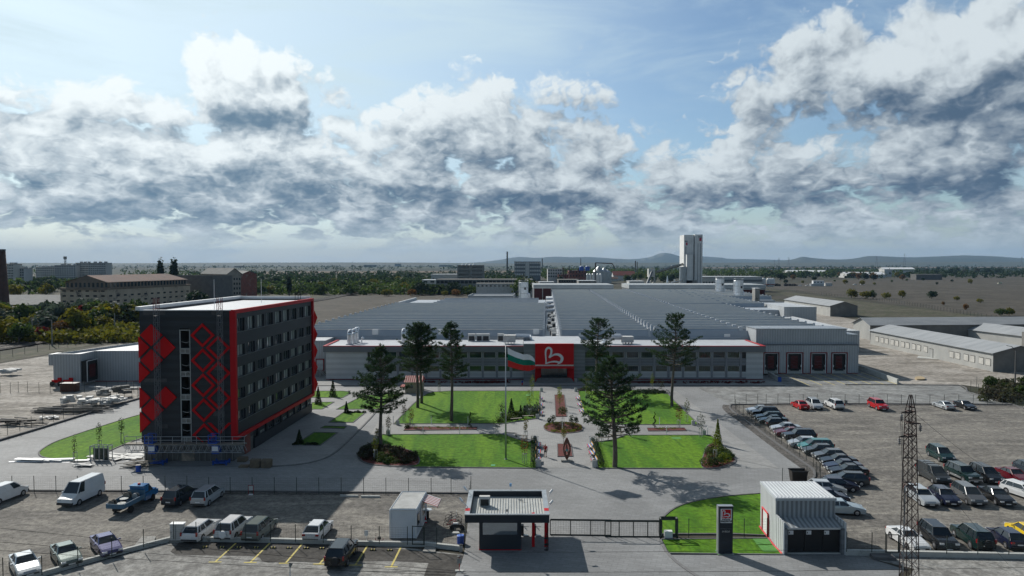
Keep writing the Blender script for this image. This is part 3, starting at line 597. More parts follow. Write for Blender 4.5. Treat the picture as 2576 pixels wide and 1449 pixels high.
def ahu(x0,x1,y0,y1,Yp,side,lab):
 a,c=hy('S',x0,y1,Yp),hy('S',x1,y0,Yp);t=thing('air_handling_unit',(a.x,Yp,a.z),lab,'air handling unit');b=MB()
 b.b2(a.x,c.x,Yp,Yp+2.2,TOP+.25,c.z);b.build('casing',M['white_dirty'],t);l=MB()
 for i in range(4):x=a.x+(c.x-a.x)*(i+.5)/4;l.b2(x-.08,x+.08,Yp+.1,Yp+2.1,TOP-.2,TOP+.25)
 l.build('feet',M['steel'],t);d=MB();s0=c.x if side>0 else a.x
 for j,(yy,zz)in enumerate(((.4,1.6),(1.0,1.1),(1.7,1.7))):
  d.tube((s0,Yp+yy,TOP+zz),(s0+side*3.2,Yp+yy+.6,TOP+zz-.1),.38,seg=8);d.tube((s0+side*3.2,Yp+yy+.6,TOP+zz-.1),(s0+side*3.9,Yp+yy+1,TOP-.1),.38,seg=8)
 d.build('duct',M['alu'],t)
ahu(368,522,295,385,160,1,'white air handling unit with silver ducts on the roof left of the red entrance')
ahu(1890,2045,312,405,160,-1,'white air handling unit with silver ducts on the roof right of the entrance')
p=g('R',795,385,TOP-.2);t=thing('roof_vent',p,'small silver goose neck vent pipe on the left part of the office roof','vent pipe')
MB().tube(p,p+Vector((0,0,1.0)),.16,seg=8).tube(p+Vector((0,0,1)),p+Vector((.35,-.1,1.25)),.18,seg=8).tube(p+Vector((.35,-.1,1.25)),p+Vector((.55,-.1,.95)),.18,seg=8).build('pipe',M['alu'],t)
# the halls
def sx(s_,t_):return s_+SK*(t_-Y0)
def teeth(t_hall,sec,s0,s1,t0,t1,wallm='membrane',pitch=6.0,zr=9.8,zv=8.15):
 b=MB();e=MB();rl=MB();n=int(round((t1-t0)/pitch))
 for i in range(n):
  t=t0+i*pitch;prof=[(t,zv),(t+1.1,zr),(t+1.35,zr+.03),(t+pitch,zv)]
  pts0=[Vector((sx(s0,q[0]),q[0],q[1]))for q in prof];pts1=[Vector((sx(s1,q[0]),q[0],q[1]))for q in prof]
  for j in range(3):b.quad(pts0[j],pts1[j],pts1[j+1],pts0[j+1])
  rl.quad(pts0[1]+Vector((0,-.06,.17)),pts1[1]+Vector((0,-.06,.17)),pts1[2]+Vector((0,0,.07)),pts0[2]+Vector((0,0,.07)))
  rl.quad(pts0[1]+Vector((0,-.06,-.06)),pts1[1]+Vector((0,-.06,-.06)),pts1[1]+Vector((0,-.06,.17)),pts0[1]+Vector((0,-.06,.17)))
  for(s_,d_)in((s0,.5),(s1-.5,.5)):
   E0=e;e=MB()if i<8 else e
   a=[(t-.15,zv),(t+.95,zr+.35),(t+1.6,zr+.35),(t+2.4,zv)]
   L_=[Vector((sx(s_,q[0]),q[0],q[1]))for q in a];R_=[Vector((sx(s_+d_,q[0]),q[0],q[1]))for q in a]
   e.face(L_);e.face(R_[::-1])
   for j in range(3):e.quad(L_[j],R_[j],R_[j+1],L_[j+1])
   if i<8:e.build('roof_end_piece',M['membrane_white'],t_hall);e=E0
  if s0>0:
   for s_ in([s0+(s1-s0)*.55+(i*7%5)*2.2]if(s1-s0)>30 else[]):
    b.face([(sx(s_,t),t+.9,zr-.1),(sx(s_+.5,t),t+1.0,zr+.2),(sx(s_+1.2,t),t+1.0,zr+.2),(sx(s_+2.0,t),t+.9,zr-.1)])
 return b,e,rl
M['ridge']=mat('ridge_flashing',(.74,.70,.62),.4,(.6,.6,.58),.3)
def hall(nm_lab,secs,s0,s1,t0,t1,hatch):
 t=thing('factory_hall',(sx(s0,t0),t0,0),nm_lab,'factory hall')
 b=MB();b.prism([(sx(s0-.1,t0-.2),t0-.2),(sx(s1+.1,t0-.2),t0-.2),(sx(s1+.1,t1),t1),(sx(s0-.1,t1),t1)],0,8.1);b.build('walls',M['membrane'],t)
 b=MB();b.quad(*[Vector(q)for q in((sx(s0,t0-.2),t0-.25,7.0),(sx(s1,t0-.2),t0-.25,7.0),(sx(s1,t0+1),t0+.9,9.5),(sx(s0,t0+1),t0+.9,9.5))]);b.build('front_slope',M['membrane'],t)
 for i,(a,c,d,e_)in enumerate(secs):
  r_,w_,l_=teeth(t,i,a,c,d,e_);r_.build('sawtooth_roof',M['membrane'],t);tag(w_.build('far_roof_end_pieces',M['membrane_white'],t),kind='stuff');l_.build('ridge_flashing',M['ridge'],t)
 for(k,x,y)in hatch:
  p=hy(k,x,y,t0-.1);MB().b2(p.x-.7,p.x+.7,t0-.02,t0+.3,p.z-.65,p.z+.65).build('wall_hatch',M['white'],t)
 return t
hl=hall('broad grey sawtooth roofed factory hall behind the left half of the office block',[(-54,7.2,171,291)],-54,7.2,171,330,[('B',1198,952),('B',1863,950),('C',243,1075)])
b=MB();b.prism([(sx(-54,291),291),(sx(7.2,291),291),(sx(7.2,330),330),(sx(-54,330),330)],8.1,8.8);b.build('flat_roof',M['membrane'],hl)
b=MB()
for t_ in(297,306,315,329):b.prism([(sx(-40,t_),t_),(sx(4,t_),t_),(sx(4,t_+.6),t_+.6),(sx(-40,t_+.6),t_+.6)],8.8,9.7)
b.prism([(sx(-54,291),291),(sx(-53.2,291),291),(sx(-53.2,330),330),(sx(-54,330),330)],8.8,9.9);b.build('parapet',M['membrane_white'],hl)
hr=hall('vast grey sawtooth roofed factory hall filling the right half behind the office block',[(11,33,171,435),(34.4,56,174,438),(56,79,174,282),(57.2,96,285,438),(96,118,345,438)],11,79,171,440,[('C',2168,1125),('C',700,1118)])
b=MB();b.prism([(sx(79.2,270),270),(sx(97,270),270),(sx(97,440),440),(sx(79.2,440),440)],0,8.1);b.prism([(sx(97,340),340),(sx(118,340),340),(sx(118,440),440),(sx(97,440),440)],0,8.1);b.build('side_extension',M['membrane'],hr)
b=MB();b.quad(*[Vector(q)for q in((sx(33,172),172,8.2),(sx(34.4,172),172,8.2),(sx(34.4,438),438,8.2),(sx(33,438),438,8.2))]);b.build('gutter',M['membrane_white'],hr)
def blockbox(nm,lab,cat,s0,s1,t0,t1,h,wm,rm,par=.5,pm=None,grp=None,shear=True):
 f_=sx if shear else(lambda a,b_:a)
 t=thing(nm,(f_(s0,t0),t0,0),lab,cat,grp);q=[(f_(s0,t0),t0),(f_(s1,t0),t0),(f_(s1,t1),t1),(f_(s0,t1),t1)]
 MB().prism(q,0,h-par).build('walls',M[wm],t)
 ins=.25;qi=[(f_(s0+ins,t0),t0+ins),(f_(s1-ins,t0),t0+ins),(f_(s1-ins,t1),t1-ins),(f_(s0+ins,t1),t1-ins)]
 pb=MB()
 for i in range(4):
  j=(i+1)%4;pb.face([(*q[i],h-par),(*q[j],h-par),(*q[j],h),(*q[i],h)]);pb.face([(*qi[i],h),(*qi[j],h),(*qi[j],h-par+.02),(*qi[i],h-par+.02)]);pb.face([(*q[i],h),(*q[j],h),(*qi[j],h),(*qi[i],h)])
 pb.build('parapet',M[pm or wm],t)
 MB().face([(*p_,h-par+.02)for p_ in qi]).build('roof',M[rm],t);return t
blockbox('lean_to','low white roofed lean-to stepping along the right side of the right hall','factory extension',79.3,99,205,262,6.3,'sandwich','membrane_white',.3)
blockbox('side_building','plain grey clad box building standing against the right side of the right hall','factory extension',96.8,109,264,300,9.6,'sandwich','membrane_white',.4)
blockbox('plant_room','small pale flat roofed plant room left of the left hall','plant room',-64,-54.3,181,196,8.5,'concrete','membrane_white',.6)
blockbox('store_building','pale grey store with red shutters behind the left hall','store building',-34,-10,372,398,9.0,'sandwich','membrane_white',.8)
gp=MB();gp.prism([(sx(7.35,171),171),(sx(10.85,171),171),(sx(10.85,400),400),(sx(7.35,400),400)],0,7.2)
tag(gp.build('roof_gutter',M['membrane_white']),'narrow pale roof channel between the two factory halls','roof channel')
rr=random.Random(5)
for i in range(26):
 t_=174+i*5.1+rr.uniform(-.6,.6);p=Vector((sx(8.3+rr.uniform(0,1.6),t_),t_,7.2))
 acbox(p,1.1,.9,1.3+.5*rr.random(),'white rooftop condenser among the row in the channel between the two halls','condensers in the channel between the halls')
for i,t_ in enumerate((250,275,300,330)):
 b=MB();
 for j in range(5):b.tube((sx(7.6,t_),t_+j*1.1,9+.2*(j%2)),(sx(10.6,t_),t_+j*1.1+.5,9.3),.4,seg=6)
 o=b.build('duct_bundle',M['alu']);tag(o,'bundle of bright silver ducts, %s from the camera in the channel between the halls'%['nearest','second','third','farthest'][i],'air ducts','silver ducts between the halls')
for(u0,u1,vt,Yb,lab,nd,v0)in((1343,1542,716,452,'long grey rear building with dark red doors behind the middle of the halls',9,726),(1583,1925,716,452,'long grey rear building with a red strip behind the right of the halls',12,722)):
 a,c=hy('D',u0,vt,Yb),hy('D',u1,vt,Yb);t=thing('rear_building',(a.x,Yb,0),lab,'factory building')
 MB().b2(a.x,c.x,Yb,Yb+30,0,a.z-2.6).build('wall',M['grey_panel'],t);MB().b2(a.x-.3,c.x+.3,Yb-.8,Yb+30,a.z-2.6,a.z).build('fascia',M['sandwich_h'],t)
 w_=(c.x-a.x)/nd
 for i in range(nd):MB().b2(a.x+w_*i+.3,a.x+w_*(i+1)-.3,Yb-.12,Yb-.01,5.5 if u0>1500 else .1,a.z-3.3).build('red_shutter',M['darkred'],t)
 MB().b2(a.x,c.x,Yb-.2,Yb-.01,a.z-3.2,a.z-2.9).build('white_strip',M['white'],t)
t=thing('shutter_wall',hy('D',1344,741,440),'dark red shutter wall beside the filter silo at the far end of the left hall','shutter wall')
a,c=hy('D',1343,724,428),hy('D',1387,724,428)
MB().b2(a.x,c.x,428,429,0,a.z).build('frame',M['white_dirty'],t)
for i in range(2):x0_=a.x+(c.x-a.x)*i/2;MB().b2(x0_+.25,x0_+(c.x-a.x)/2-.25,427.8,427.97,.2,a.z-.4).build('shutter',M['darkred'],t)
def fsilo(u0,u1,vt,vb,Yp,lab):
 a,c=hy('D',u0,vt,Yp),hy('D',u1,vt,Yp);r=(c.x-a.x)/2*.86;cx=(a.x+c.x)/2;zb=8.2;t=thing('filter_silo',(cx,Yp,zb),lab,'filter silo','filter silos on the hall roof')
 MB().lathe((cx,Yp,zb),[(r,0),(r,(a.z-zb)*.93),(r*.92,(a.z-zb)*.96)],12).build('drum',M['alu'],t)
 h=a.z-zb;rl=MB()
 for zz in(.33,.66,.93):rl.lathe((cx,Yp,zb+h*zz),[(r+.06,0),(r+.1,.08),(r+.1,.16),(r+.06,.2)],12)
 for k in range(10):
  q=2*math.pi*k/10;p=Vector((cx+r*math.cos(q),Yp+r*math.sin(q),zb+h*.95));rl.tube(p,p+Vector((0,0,1)),.04,seg=4);q2=q+.628;p2=Vector((cx+r*math.cos(q2),Yp+r*math.sin(q2),zb+h*.95+1));rl.tube(p+Vector((0,0,1)),p2,.04,seg=4)
 rl.build('guard_rail',M['steel'],t)
 MB().b2(cx+r*.15,cx+r*.5,Yp-r-.05,Yp-r+.3,zb+h*.55,zb+h*.68).build('hatch',M['blacktrim'],t)
 ld=MB();
 for s_ in(-.25,.25):ld.tube((cx-r-.2+0,Yp+s_,zb),(cx-r-.2,Yp+s_,a.z),.05,seg=4)
 for k in range(int(h/.6)):ld.tube((cx-r-.2,Yp-.25,zb+k*.6),(cx-r-.2,Yp+.25,zb+k*.6),.03,seg=4)
 for k in range(3):ld.lathe((cx-r-.2,Yp,zb+h*(k+1)/4),[(.5,0),(.5,.08)],8)
 ld.build('ladder',M['steel'],t)
 pp=MB();
 for k in range(2):pp.tube((cx+r*.9+k*.7,Yp-1+k,zb),(cx+r*.9+k*.7,Yp-1+k,zb+h*.3),.45,seg=8);pp.tube((cx+r*.9+k*.7,Yp-1+k,zb+h*.3),(cx+r*.3,Yp-r*.6,zb+h*.38),.45,seg=8)
 pp.build('pipe',M['alu'],t)
fsilo(1303,1331,708,748,345,'silver filter silo standing at the far end of the left hall')
fsilo(1798,1824,700,733,404,'silver filter silo on the right hall roof, the left one of the pair')
fsilo(1844,1872,704,742,357,'silver filter silo on the right hall roof, the right one of the pair')
# dock building
dY=166.0
t=thing('dock_building',hy('O',400,800,dY),'grey ribbed loading dock building with four red framed truck docks at right','loading dock building')
xa,xb,xc_=xat('O',405,dY),xat('O',1572,dY),xat('O',1712,dY);zt,zs,zl=zat('O',280,dY),zat('O',355,dY),zat('O',486,dY-1)
b=MB();b.b2(xa,xb,dY,173,0,zt);b.b2(xb,xc_,dY,173,0,zs);b.build('upper_wall',M['sandwich'],t)
b=MB();b.b2(xa-.1,xb+.15,dY-.1,173.1,zt,zt+.18);b.b2(xb+.15,xc_+.15,dY-.1,215,zs,zs+.18);b.build('wall_cap',M['steel'],t)
b=MB();b.b2(xb-3,xc_,173,204,0,zs-.1);b.build('side_wing',M['sandwich'],t)
xw0,xw1=xat('O',500,dY-1),xat('O',1730,dY-1)
ops=[(xat('O',a,dY-1),xat('O',c,dY-1))for a,c in((500,708),(797,1017),(1106,1326),(1379,1589))]
ztop=zat('O',585,dY-1);zbt=zat('O',770,dY-1)-.1
b=MB();edges=[xw0]+[q for o_ in ops for q in o_]+[xw1]
b.b2(xw0,xw1,dY-1,dY-.01,ztop,zl)
for i in range(0,len(edges),2):
 if edges[i+1]-edges[i]>.1:b.b2(edges[i],edges[i+1],dY-1,dY-.01,0,ztop)
b.build('lower_wall',M['sandwich'],t);MB().b2(xw0-.1,xw1+.1,dY-1.1,dY-.01,zl,zl+.2).build('ledge',M['fascia'],t)
for(a,c)in ops:
 d=MB();d.b2(a,a+.16,dY-1.12,dY-.9,0,ztop);d.b2(c-.16,c,dY-1.12,dY-.9,0,ztop);d.b2(a,c,dY-1.12,dY-.9,ztop-.02,ztop+.16)
 dk=d.build('dock_frame',M['dullred'],t)
 d=MB();d.b2(a+.3,a+.42,dY-1.06,dY-.9,.1,ztop-.1);d.b2(c-.42,c-.3,dY-1.06,dY-.9,.1,ztop-.1);d.b2(a+.3,c-.3,dY-1.06,dY-.9,ztop-.2,ztop-.1);d.build('white_surround',M['white'],dk)
 MB().b2(a+.4,c-.4,dY-.75,dY-.6,.9,ztop-.2).build('dock_curtain',M['black'],dk);MB().b2(a+1.15,c-1.15,dY-.78,dY-.755,1.2,ztop-.7).build('red_door',M['darkred'],dk)
 MB().b2(a+.2,c-.2,dY-1.0,dY-.62,.02,.9).build('dock_base',M['lowwall'],dk);b=MB();b.b2(a+1,c-1,dY-1.2,dY-1.0,.75,1.0);b.build('bumper',M['black'],dk)
 b=MB();
 for xx in(a+.5,c-.5):b.b2(xx-.08,xx+.08,dY-1.1,dY-.9,1.6,2.1)
 b.build('marker',M['white'],dk)
sr=MB();
for i in range(0,len(edges),2):
 if edges[i+1]-edges[i]>.1:sr.b2(edges[i],edges[i+1],dY-1.04,dY-1.0,.05,.2)
sr.build('red_base_line',M['dullred'],t)
rw=[g('O',1712,795),g('O',2226,990)]
tag(ribbon(MB(),rw,.35,0,1.15).build('ramp_wall',M['lowwall']),'pale concrete retaining wall along the right side of the dock apron','wall')
rw=[g('O',560,880),g('O',706,960)]
tag(ribbon(MB(),rw,.3,0,1.0).build('ramp_wall',M['lowwall']),'short pale wall on the left side of the dock apron beside the office','wall')
t=thing('roof_ladder',hy('O',480,440,168),'steel ladder hoops on the roof corner between office and docks','ladder');b=MB()
for q in(0,1.6):
 for s_ in(0,.5):b.tube((t.location.x+q,168+s_,8.5),(t.location.x+q,168+s_,10.8),.04,seg=4)
 b.tube((t.location.x+q,168,10.8),(t.location.x+q,168.5,10.8),.04,seg=4)
b.build('hoops',M['alu'],t)
t=thing('link_building',hy('R',190,800,163),'grey ribbed link building with a red framed double door left of the office','factory building')
lx0,lx1_=xat('R',-200,163),xat('R',322,163);b=MB();b.b2(lx0,lx1_,163,171,0,zat('R',375,163));b.build('wall',M['sandwich'],t);MB().b2(lx0,lx1_+.1,162.85,171,zat('R',375,163),zat('R',368,163)+.15).build('roof',M['membrane_white'],t)
a,c=xat('R',195,162.8),xat('R',305,162.8);d0_,d1_=zat('R',748,162.8),zat('R',595,162.8)
dd=MB().b2(a,c,162.8,162.97,d0_,d1_).build('door_frame',M['dullred'],t);MB().b2(a+.25,c-.25,162.76,162.79,d0_+.1,d1_-.25).build('door',M['sandwich_h'],dd)
MB().b2(a-1,c+.8,162,162.99,0,d0_).build('platform',M['concrete'],t);b=MB()
for q in(0,.9):b.tube((c+1.2,160+q,0),(c-.4,160+q,1.6),.05,seg=4);b.tube((c-.4,160+q,0),(c-.4,160+q,2.4),.05,seg=4)
tag(b.build('hand_rail',M['steel']),'steel stair rail leaning beside the left end of the office','railing')
t=thing('annex_building',g('E',690,460),'grey ribbed annex with one dark truck dock behind the charcoal building','annex building')
p1,p2,p3,p4=g('E',692,462),g('E',1040,462),g('E',1228,408),g('E',1900,405);HA=hy('E',665,50,p1.y).z
b=MB();q=[(p1.x,p1.y),(p2.x,p2.y),(p3.x,p3.y),(p4.x+6,p4.y),(p4.x+7,p4.y+38),(p1.x+14,p4.y+38),(p1.x+4,p1.y+14)]
b.prism(q,0,HA-.5);b.build('walls',M['sandwich'],t);ctr=Vector((sum(p[0]for p in q)/7,sum(p[1]for p in q)/7))
qi=[((p[0]-ctr.x)*.985+ctr.x,(p[1]-ctr.y)*.975+ctr.y)for p in q];b=MB()
for i in range(7):
 j=(i+1)%7;b.face([(*q[i],HA-.5),(*q[j],HA-.5),(*q[j],HA),(*q[i],HA)]);b.face([(*qi[i],HA),(*qi[j],HA),(*qi[j],HA-.48),(*qi[i],HA-.48)])
b.build('parapet',M['sandwich'],t);b=MB()
for i in range(7):j=(i+1)%7;b.face([(*q[i],HA),(*q[j],HA),(*qi[j],HA),(*qi[i],HA)])
b.build('parapet_cap',M['white'],t);MB().face([(*p,HA-.48)for p in qi]).build('roof',M['membrane_white'],t)
MB().b2(p1.x-1.1,p1.x,p1.y+.2,p1.y+3,HA-2.5,HA-.1).build('corner_box',M['sandwich'],t)
b=MB();dr=Vector((p3.x-p2.x,p3.y-p2.y,0));L_=dr.length;dr.normalize();nr=Vector((dr.y,-dr.x,0))
c0=p2+dr*(L_*.42)+nr*.4;ang=math.atan2(dr.y,dr.x);b.box(c0.x+nr.x*.2,c0.y+nr.y*.2,3.0,L_*.72,1.2,4.4,ang);dk=b.build('dock_shelter',M['black'],t)
c1=c0+nr*.82;MB().box(c1.x,c1.y,3.0,L_*.42,.04,2.8,ang).build('red_door',M['darkred'],dk);c2=c0+nr*.85
b=MB();b.box(c2.x-dr.x*L_*.36,c2.y-dr.y*L_*.36,3.0,.15,.08,4.4,ang);b.box(c2.x,c2.y,5.2,L_*.72,.08,.12,ang);b.build('white_surround',M['white'],dk)
b=MB();ribbon(b,[p3+Vector((0,-.05,0)),p4+Vector((5,-.05,0))],.08,.02,.2);b.build('red_base_line',M['dullred'],t)
# charcoal office tower block
BY=91.3;bx0,bx1=hy('F',183,228,BY).x,hy('F',1398,228,BY).x;BH=19.95;BL=30.6
def bp(a,t_):return(a+SK*t_,BY+t_)
T_=thing('charcoal_office_block',(bx0,BY,0),'tall charcoal five storey office block with red diamonds and red frame','office building')
zfloor=3.0
def pz(y0,y1,x,k='F'):return zat(k,y0,BY),zat(k,y1,BY)
ox0,ox1=xat('F',694,BY),xat('F',830,BY)
ops_z=[(zat('F',725,BY),zat('F',487,BY)),(zat('F',1023,BY),zat('F',786,BY)),(zat('F',1318,BY),zat('F',1083,BY)),(zat('G',562,BY),zat('G',322,BY)),(zat('G',800,BY),zat('G',622,BY))]
def slab(b,a0,a1,t0,t1,z0,z1):b.prism([bp(a0,t0),bp(a1,t0),bp(a1,t1),bp(a0,t1)],z0,z1);return b
b=MB();zb_=2.6
slab(b,bx0,ox0,0,.5,zb_,BH-.1);slab(b,ox1,bx1-.5,0,.5,zb_,BH-.1)
zz=[BH-.1]+[q for o_ in ops_z for q in(o_[1],o_[0])]+[zb_]
slab(b,ox0,ox1,0,.5,ops_z[0][1]+.25,BH-.1)
b.build('front_wall',M['anth_wall'],T_)
b=MB();b2_=MB()
for i,(z0,z1)in enumerate(ops_z):
 zn=ops_z[i+1][1]if i<4 else zb_
 slab(MB(),ox0,ox1,.12,.5,zn,z0).build('bare_spandrel',M['concrete'],T_)
 f=MB();
 for(a0,a1,q0,q1)in((ox0,ox0+.09,zn,z1),(ox1-.09,ox1,zn,z1),(ox0,ox1,z1-.02,z1+.07),(ox0,ox1,z0-.05,z0+.05),((ox0+ox1)/2-.04,(ox0+ox1)/2+.04,zn+.05,z0-.05)):slab(f,a0,a1,-.03,.1,q0,q1)
 op=f.build('open_window_bay',M['frame_pale'],T_)
 c=MB();pts=[(ox0+.2,z0+.95),(ox0+.7,z0+.8),(ox1-.6,z0+.78),(ox1-.15,z0+.92)]
 for q in range(3):c.tube((*bp(pts[q][0],.05),pts[q][1]),(*bp(pts[q+1][0],.05),pts[q+1][1]),.03,seg=4)
 c.build('sagging_cable',M['frame_pale'],op)
b=MB();slab(b,ox0-.5,ox1+.5,3.0,3.2,0,BH-1);slab(b,ox0-.6,ox0-.5,.5,3.2,0,BH-1);slab(b,ox1+.5,ox1+.6,.5,3.2,0,BH-1)
for(z0,z1)in ops_z:slab(b,ox0-.3,ox1+.3,.5,3,z0-.3,z0)
b.build('stairwell',M['dark_concrete'],T_)
b=MB();slab(b,bx0,bx0+.5,.5,BL,zb_,BH-.1);slab(b,bx0+.5,bx1-.9,BL-.5,BL,zb_,BH-.1);slab(b,bx1-.55,bx1-.42,.55,BL-.1,2.0,BH-.3)
b.build('side_walls',M['anthracite'],T_)
MB().prism([bp(bx0+.4,.45),bp(bx1-.3,.45),bp(bx1-.3,BL-.4),bp(bx0+.4,BL-.4)],BH-.5,BH-.3).build('roof',M['membrane_white'],T_)
b=MB();slab(b,bx0-.12,bx1-.3,-.12,.35,BH-.12,BH);slab(b,bx0-.45,bx0+.15,-.12,BL,BH-.05,BH+.4);slab(b,bx0,bx1-.3,BL-.3,BL+.15,BH-.1,BH+.35)
b.build('roof_edge',M['white'],T_)
rows=[(16.95,18.72),(13.72,15.22),(10.93,12.32),(8.0,9.42),(5.1,6.5)]
XF=bx1-.02
b=MB();prev=3.45
for(z0,z1)in rows[::-1]:slab(b,XF-.4,XF,.05,BL,prev,z0);prev=z1
slab(b,XF-.4,XF,.05,BL,prev,BH-.45);b.build('facade_bands',M['anthracite'],T_)
pit=3.28;sill=MB()
for(z0,z1)in rows:slab(sill,XF-.02,XF+.07,.5,BL-.4,z0-.06,z0)
sill.build('sills',M['fascia'],T_)
WC=[0]
def wnd(tc_,z0,z1,pit=2.55,XF=XF):
 f=MB();a0,a1=tc_,tc_+pit
 for q in(0,.36,.68,1):slab(f,XF-.36,XF-.28,a0+(pit-.06)*q,a0+(pit-.06)*q+.06,z0,z1)
 slab(f,XF-.36,XF-.28,a0,a1,z0,z0+.06);slab(f,XF-.36,XF-.28,a0,a1,z1-.06,z1)
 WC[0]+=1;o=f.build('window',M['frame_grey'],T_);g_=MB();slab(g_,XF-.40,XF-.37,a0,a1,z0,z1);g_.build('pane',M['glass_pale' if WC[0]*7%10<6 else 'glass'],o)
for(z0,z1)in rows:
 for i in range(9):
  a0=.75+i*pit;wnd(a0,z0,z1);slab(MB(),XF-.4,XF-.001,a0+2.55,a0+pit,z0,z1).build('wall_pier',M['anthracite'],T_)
 slab(MB(),XF-.4,XF,.05,.75,z0,z1).build('wall_pier',M['anthracite'],T_)
b=MB();slab(b,XF-.55,XF-.15,6.5,BL,.15,1.55);slab(b,XF-.55,XF-.15,6.5,BL,2.85,3.0)
for i in range(8):slab(b,XF-.55,XF-.15,8.3+i*2.9-.5,8.3+i*2.9,1.55,2.85)
b.build('ground_floor_wall',M['anthracite'],T_)
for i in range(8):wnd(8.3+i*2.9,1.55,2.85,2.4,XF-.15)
b=MB();slab(b,XF-.5,XF-.2,3.6,5.2,.1,2.9);b.build('brick_infill',M['brick'],T_)
b=MB();slab(b,bx0+.1,bx1-.6,.35,.7,0,zb_);slab(b,XF-.7,XF-.4,.5,6.6,0,2.9);b.build('unfinished_base',M['dark_concrete'],T_)
b=MB()
for i in range(17):a=bx0+.3+i*.71;slab(b,a,a+.06,.22,.35,.1,zb_)
slab(b,bx0+.1,bx1-.6,.24,.33,1.9,1.96);b.build('battens',M['concrete'],T_)
b=MB();slab(b,ox0-.1,ox1+.2,.2,.34,.1,1.5);b.build('plaster_patch',M['peel']if 'peel' in M else M['render_old'],T_)
rf=MB();RX=XF+.28
slab(rf,bx1-.5,RX,-.1,.3,2.9,BH);slab(rf,XF-.1,RX,.3,BL+.2,BH-.5,BH);slab(rf,XF-.1,RX,.3,BL+.2,2.95,3.42);slab(rf,XF-.1,RX,BL-.3,BL+.2,3.42,BH-.5);slab(rf,XF-.5,XF-.1,BL-.1,BL+.2,3,BH)
rf.build('red_frame',M['redframe'],T_)
b=MB()
for i in range(5):z=3.4+i*2.9;b.face([(*bp(RX,BL+.3),z),(*bp(RX+.35,BL+.9),z+1.5),(*bp(RX,BL+.3),z+2.9)]);b.face([(*bp(RX-.2,BL+.32),z),(*bp(RX-.2,BL+.32),z+2.9),(*bp(RX+.2,BL+.92),z+1.5)])
b.build('rear_red_triangles',M['red'],T_)
M['gapc']=mat('bare_insulation',(.10,.10,.10),.9,(.06,.06,.06),2)
hd=143*.1953/F*BY*1.003
def dia(x,y,k='F',half=False,fill=True,cut=None,th=.0):
 c=hy(k,x,y,BY);P4=[(c.x-hd,c.z),(c.x,c.z-hd),(c.x+hd,c.z),(c.x,c.z+hd)]
 b=MB()
 if fill:
  if half:P4=[(bx0-.12,c.z-hd*.98),(bx0-.12+hd*.98,c.z),(bx0-.12,c.z+hd*.98)]
  n=len(P4);fr=[(x_,BY-.16,z_)for x_,z_ in P4];bk=[(x_,BY-.02,z_)for x_,z_ in P4]
  b.face(fr);b.face(bk[::-1])
  for i in range(n):j=(i+1)%n;b.quad(fr[i],bk[i],bk[j],fr[j])
  b.build('red_diamond',M['red'],T_)
 else:
  o_=hd*1.09;i_=hd*.80
  for s_ in range(4):
   if cut and s_ in cut:continue
   A=[(c.x-1,c.z)]and[(-1,0),(0,-1),(1,0),(0,1)];p,q=A[s_],A[(s_+1)%4]
   q4=[(c.x+p[0]*o_,c.z+p[1]*o_),(c.x+q[0]*o_,c.z+q[1]*o_),(c.x+q[0]*i_,c.z+q[1]*i_),(c.x+p[0]*i_,c.z+p[1]*i_)]
   if min(z for _,z in q4)<2.55:q4=[(x_,max(z_,2.55))for x_,z_ in q4]
   b.face([(x_,BY-.16,z_)for x_,z_ in q4]);b.quad(*[(x_,yy,z_)for(x_,z_),yy in((q4[0],BY-.16),(q4[0],BY-.02),(q4[1],BY-.02),(q4[1],BY-.16))])
   b.quad(*[(x_,yy,z_)for(x_,z_),yy in((q4[3],BY-.16),(q4[2],BY-.16),(q4[2],BY-.02),(q4[3],BY-.02))])
  b.build('red_diamond_outline',M['red'],T_)
for(x,y,k)in((342,548,'F'),(512,708,'F'),(347,870,'F'),(528,1350,'F'),(360,447,'G')):dia(x,y,k)
for(x,y,k)in((183,706,'F'),(183,1030,'F'),(190,1355,'F'),(192,607,'G')):dia(x,y,k,half=True)
for(x,y,k,cut)in((1002,550,'F',None),(1204,712,'F',None),(1007,873,'F',None),(1209,1035,'F',None),(1012,1193,'F',None),(1216,1357,'F',None),(1019,450,'G',None),(1222,612,'G',(2,3)),(1025,772,'G',None)):dia(x,y,k,fill=False,cut=cut)
b=MB()
for(x0_,x1_,y0_,y1_,k)in((230,520,235,290,'F'),(1115,1260,235,290,'F'),(245,540,1108,1155,'F'),(1125,1275,935,1000,'F'),(440,550,635,685,'G'),(1140,1285,465,530,'G')):
 a,c=hy(k,x0_,y1_,BY),hy(k,x1_,y0_,BY);MB().b2(a.x,c.x,BY-.05,BY-.003,a.z,c.z).build('bare_panel_gap',M['gapc'],T_)
b=MB();q=bp(bx1-2.2,BL-2);
for dx in(0,.5,.9):b.tube((q[0]+dx,q[1],BH-.3),(q[0]+dx,q[1],BH+1.3-dx*.3),.05,seg=4)
b.tube((q[0],q[1],BH+1.2),(q[0]+.9,q[1],BH+1.0),.05,seg=4)
tag(b.build('roof_frame',M['black']),'small black metal frame at the far right corner of the charcoal block roof','roof frame')
for i,(k,x,y,h)in enumerate((('A',2157,725,2.4),('B',54,640,2.2))):
 p=hy(k,x,y,96 if i==0 else 112);o=MB().tube((p.x,p.y,BH-.3),(p.x,p.y,BH+h*1.6),.035,seg=5).build('lightning_rod',M['white'])
 tag(o,['thin white rod on the charcoal block roof behind the right mast','thin white rod at the rear of the charcoal block roof'][i],'lightning rod')
PY=89.9;t=thing('mast_climbing_platform',hy('G',700,1120,PY),'long grey mast climbing platform with two blue drive units across the charcoal block front','work platform')
px0,px1=xat('G',5,PY),xat('G',1545,PY);pz0,pz1=zat('G',905,PY),zat('G',875,PY)
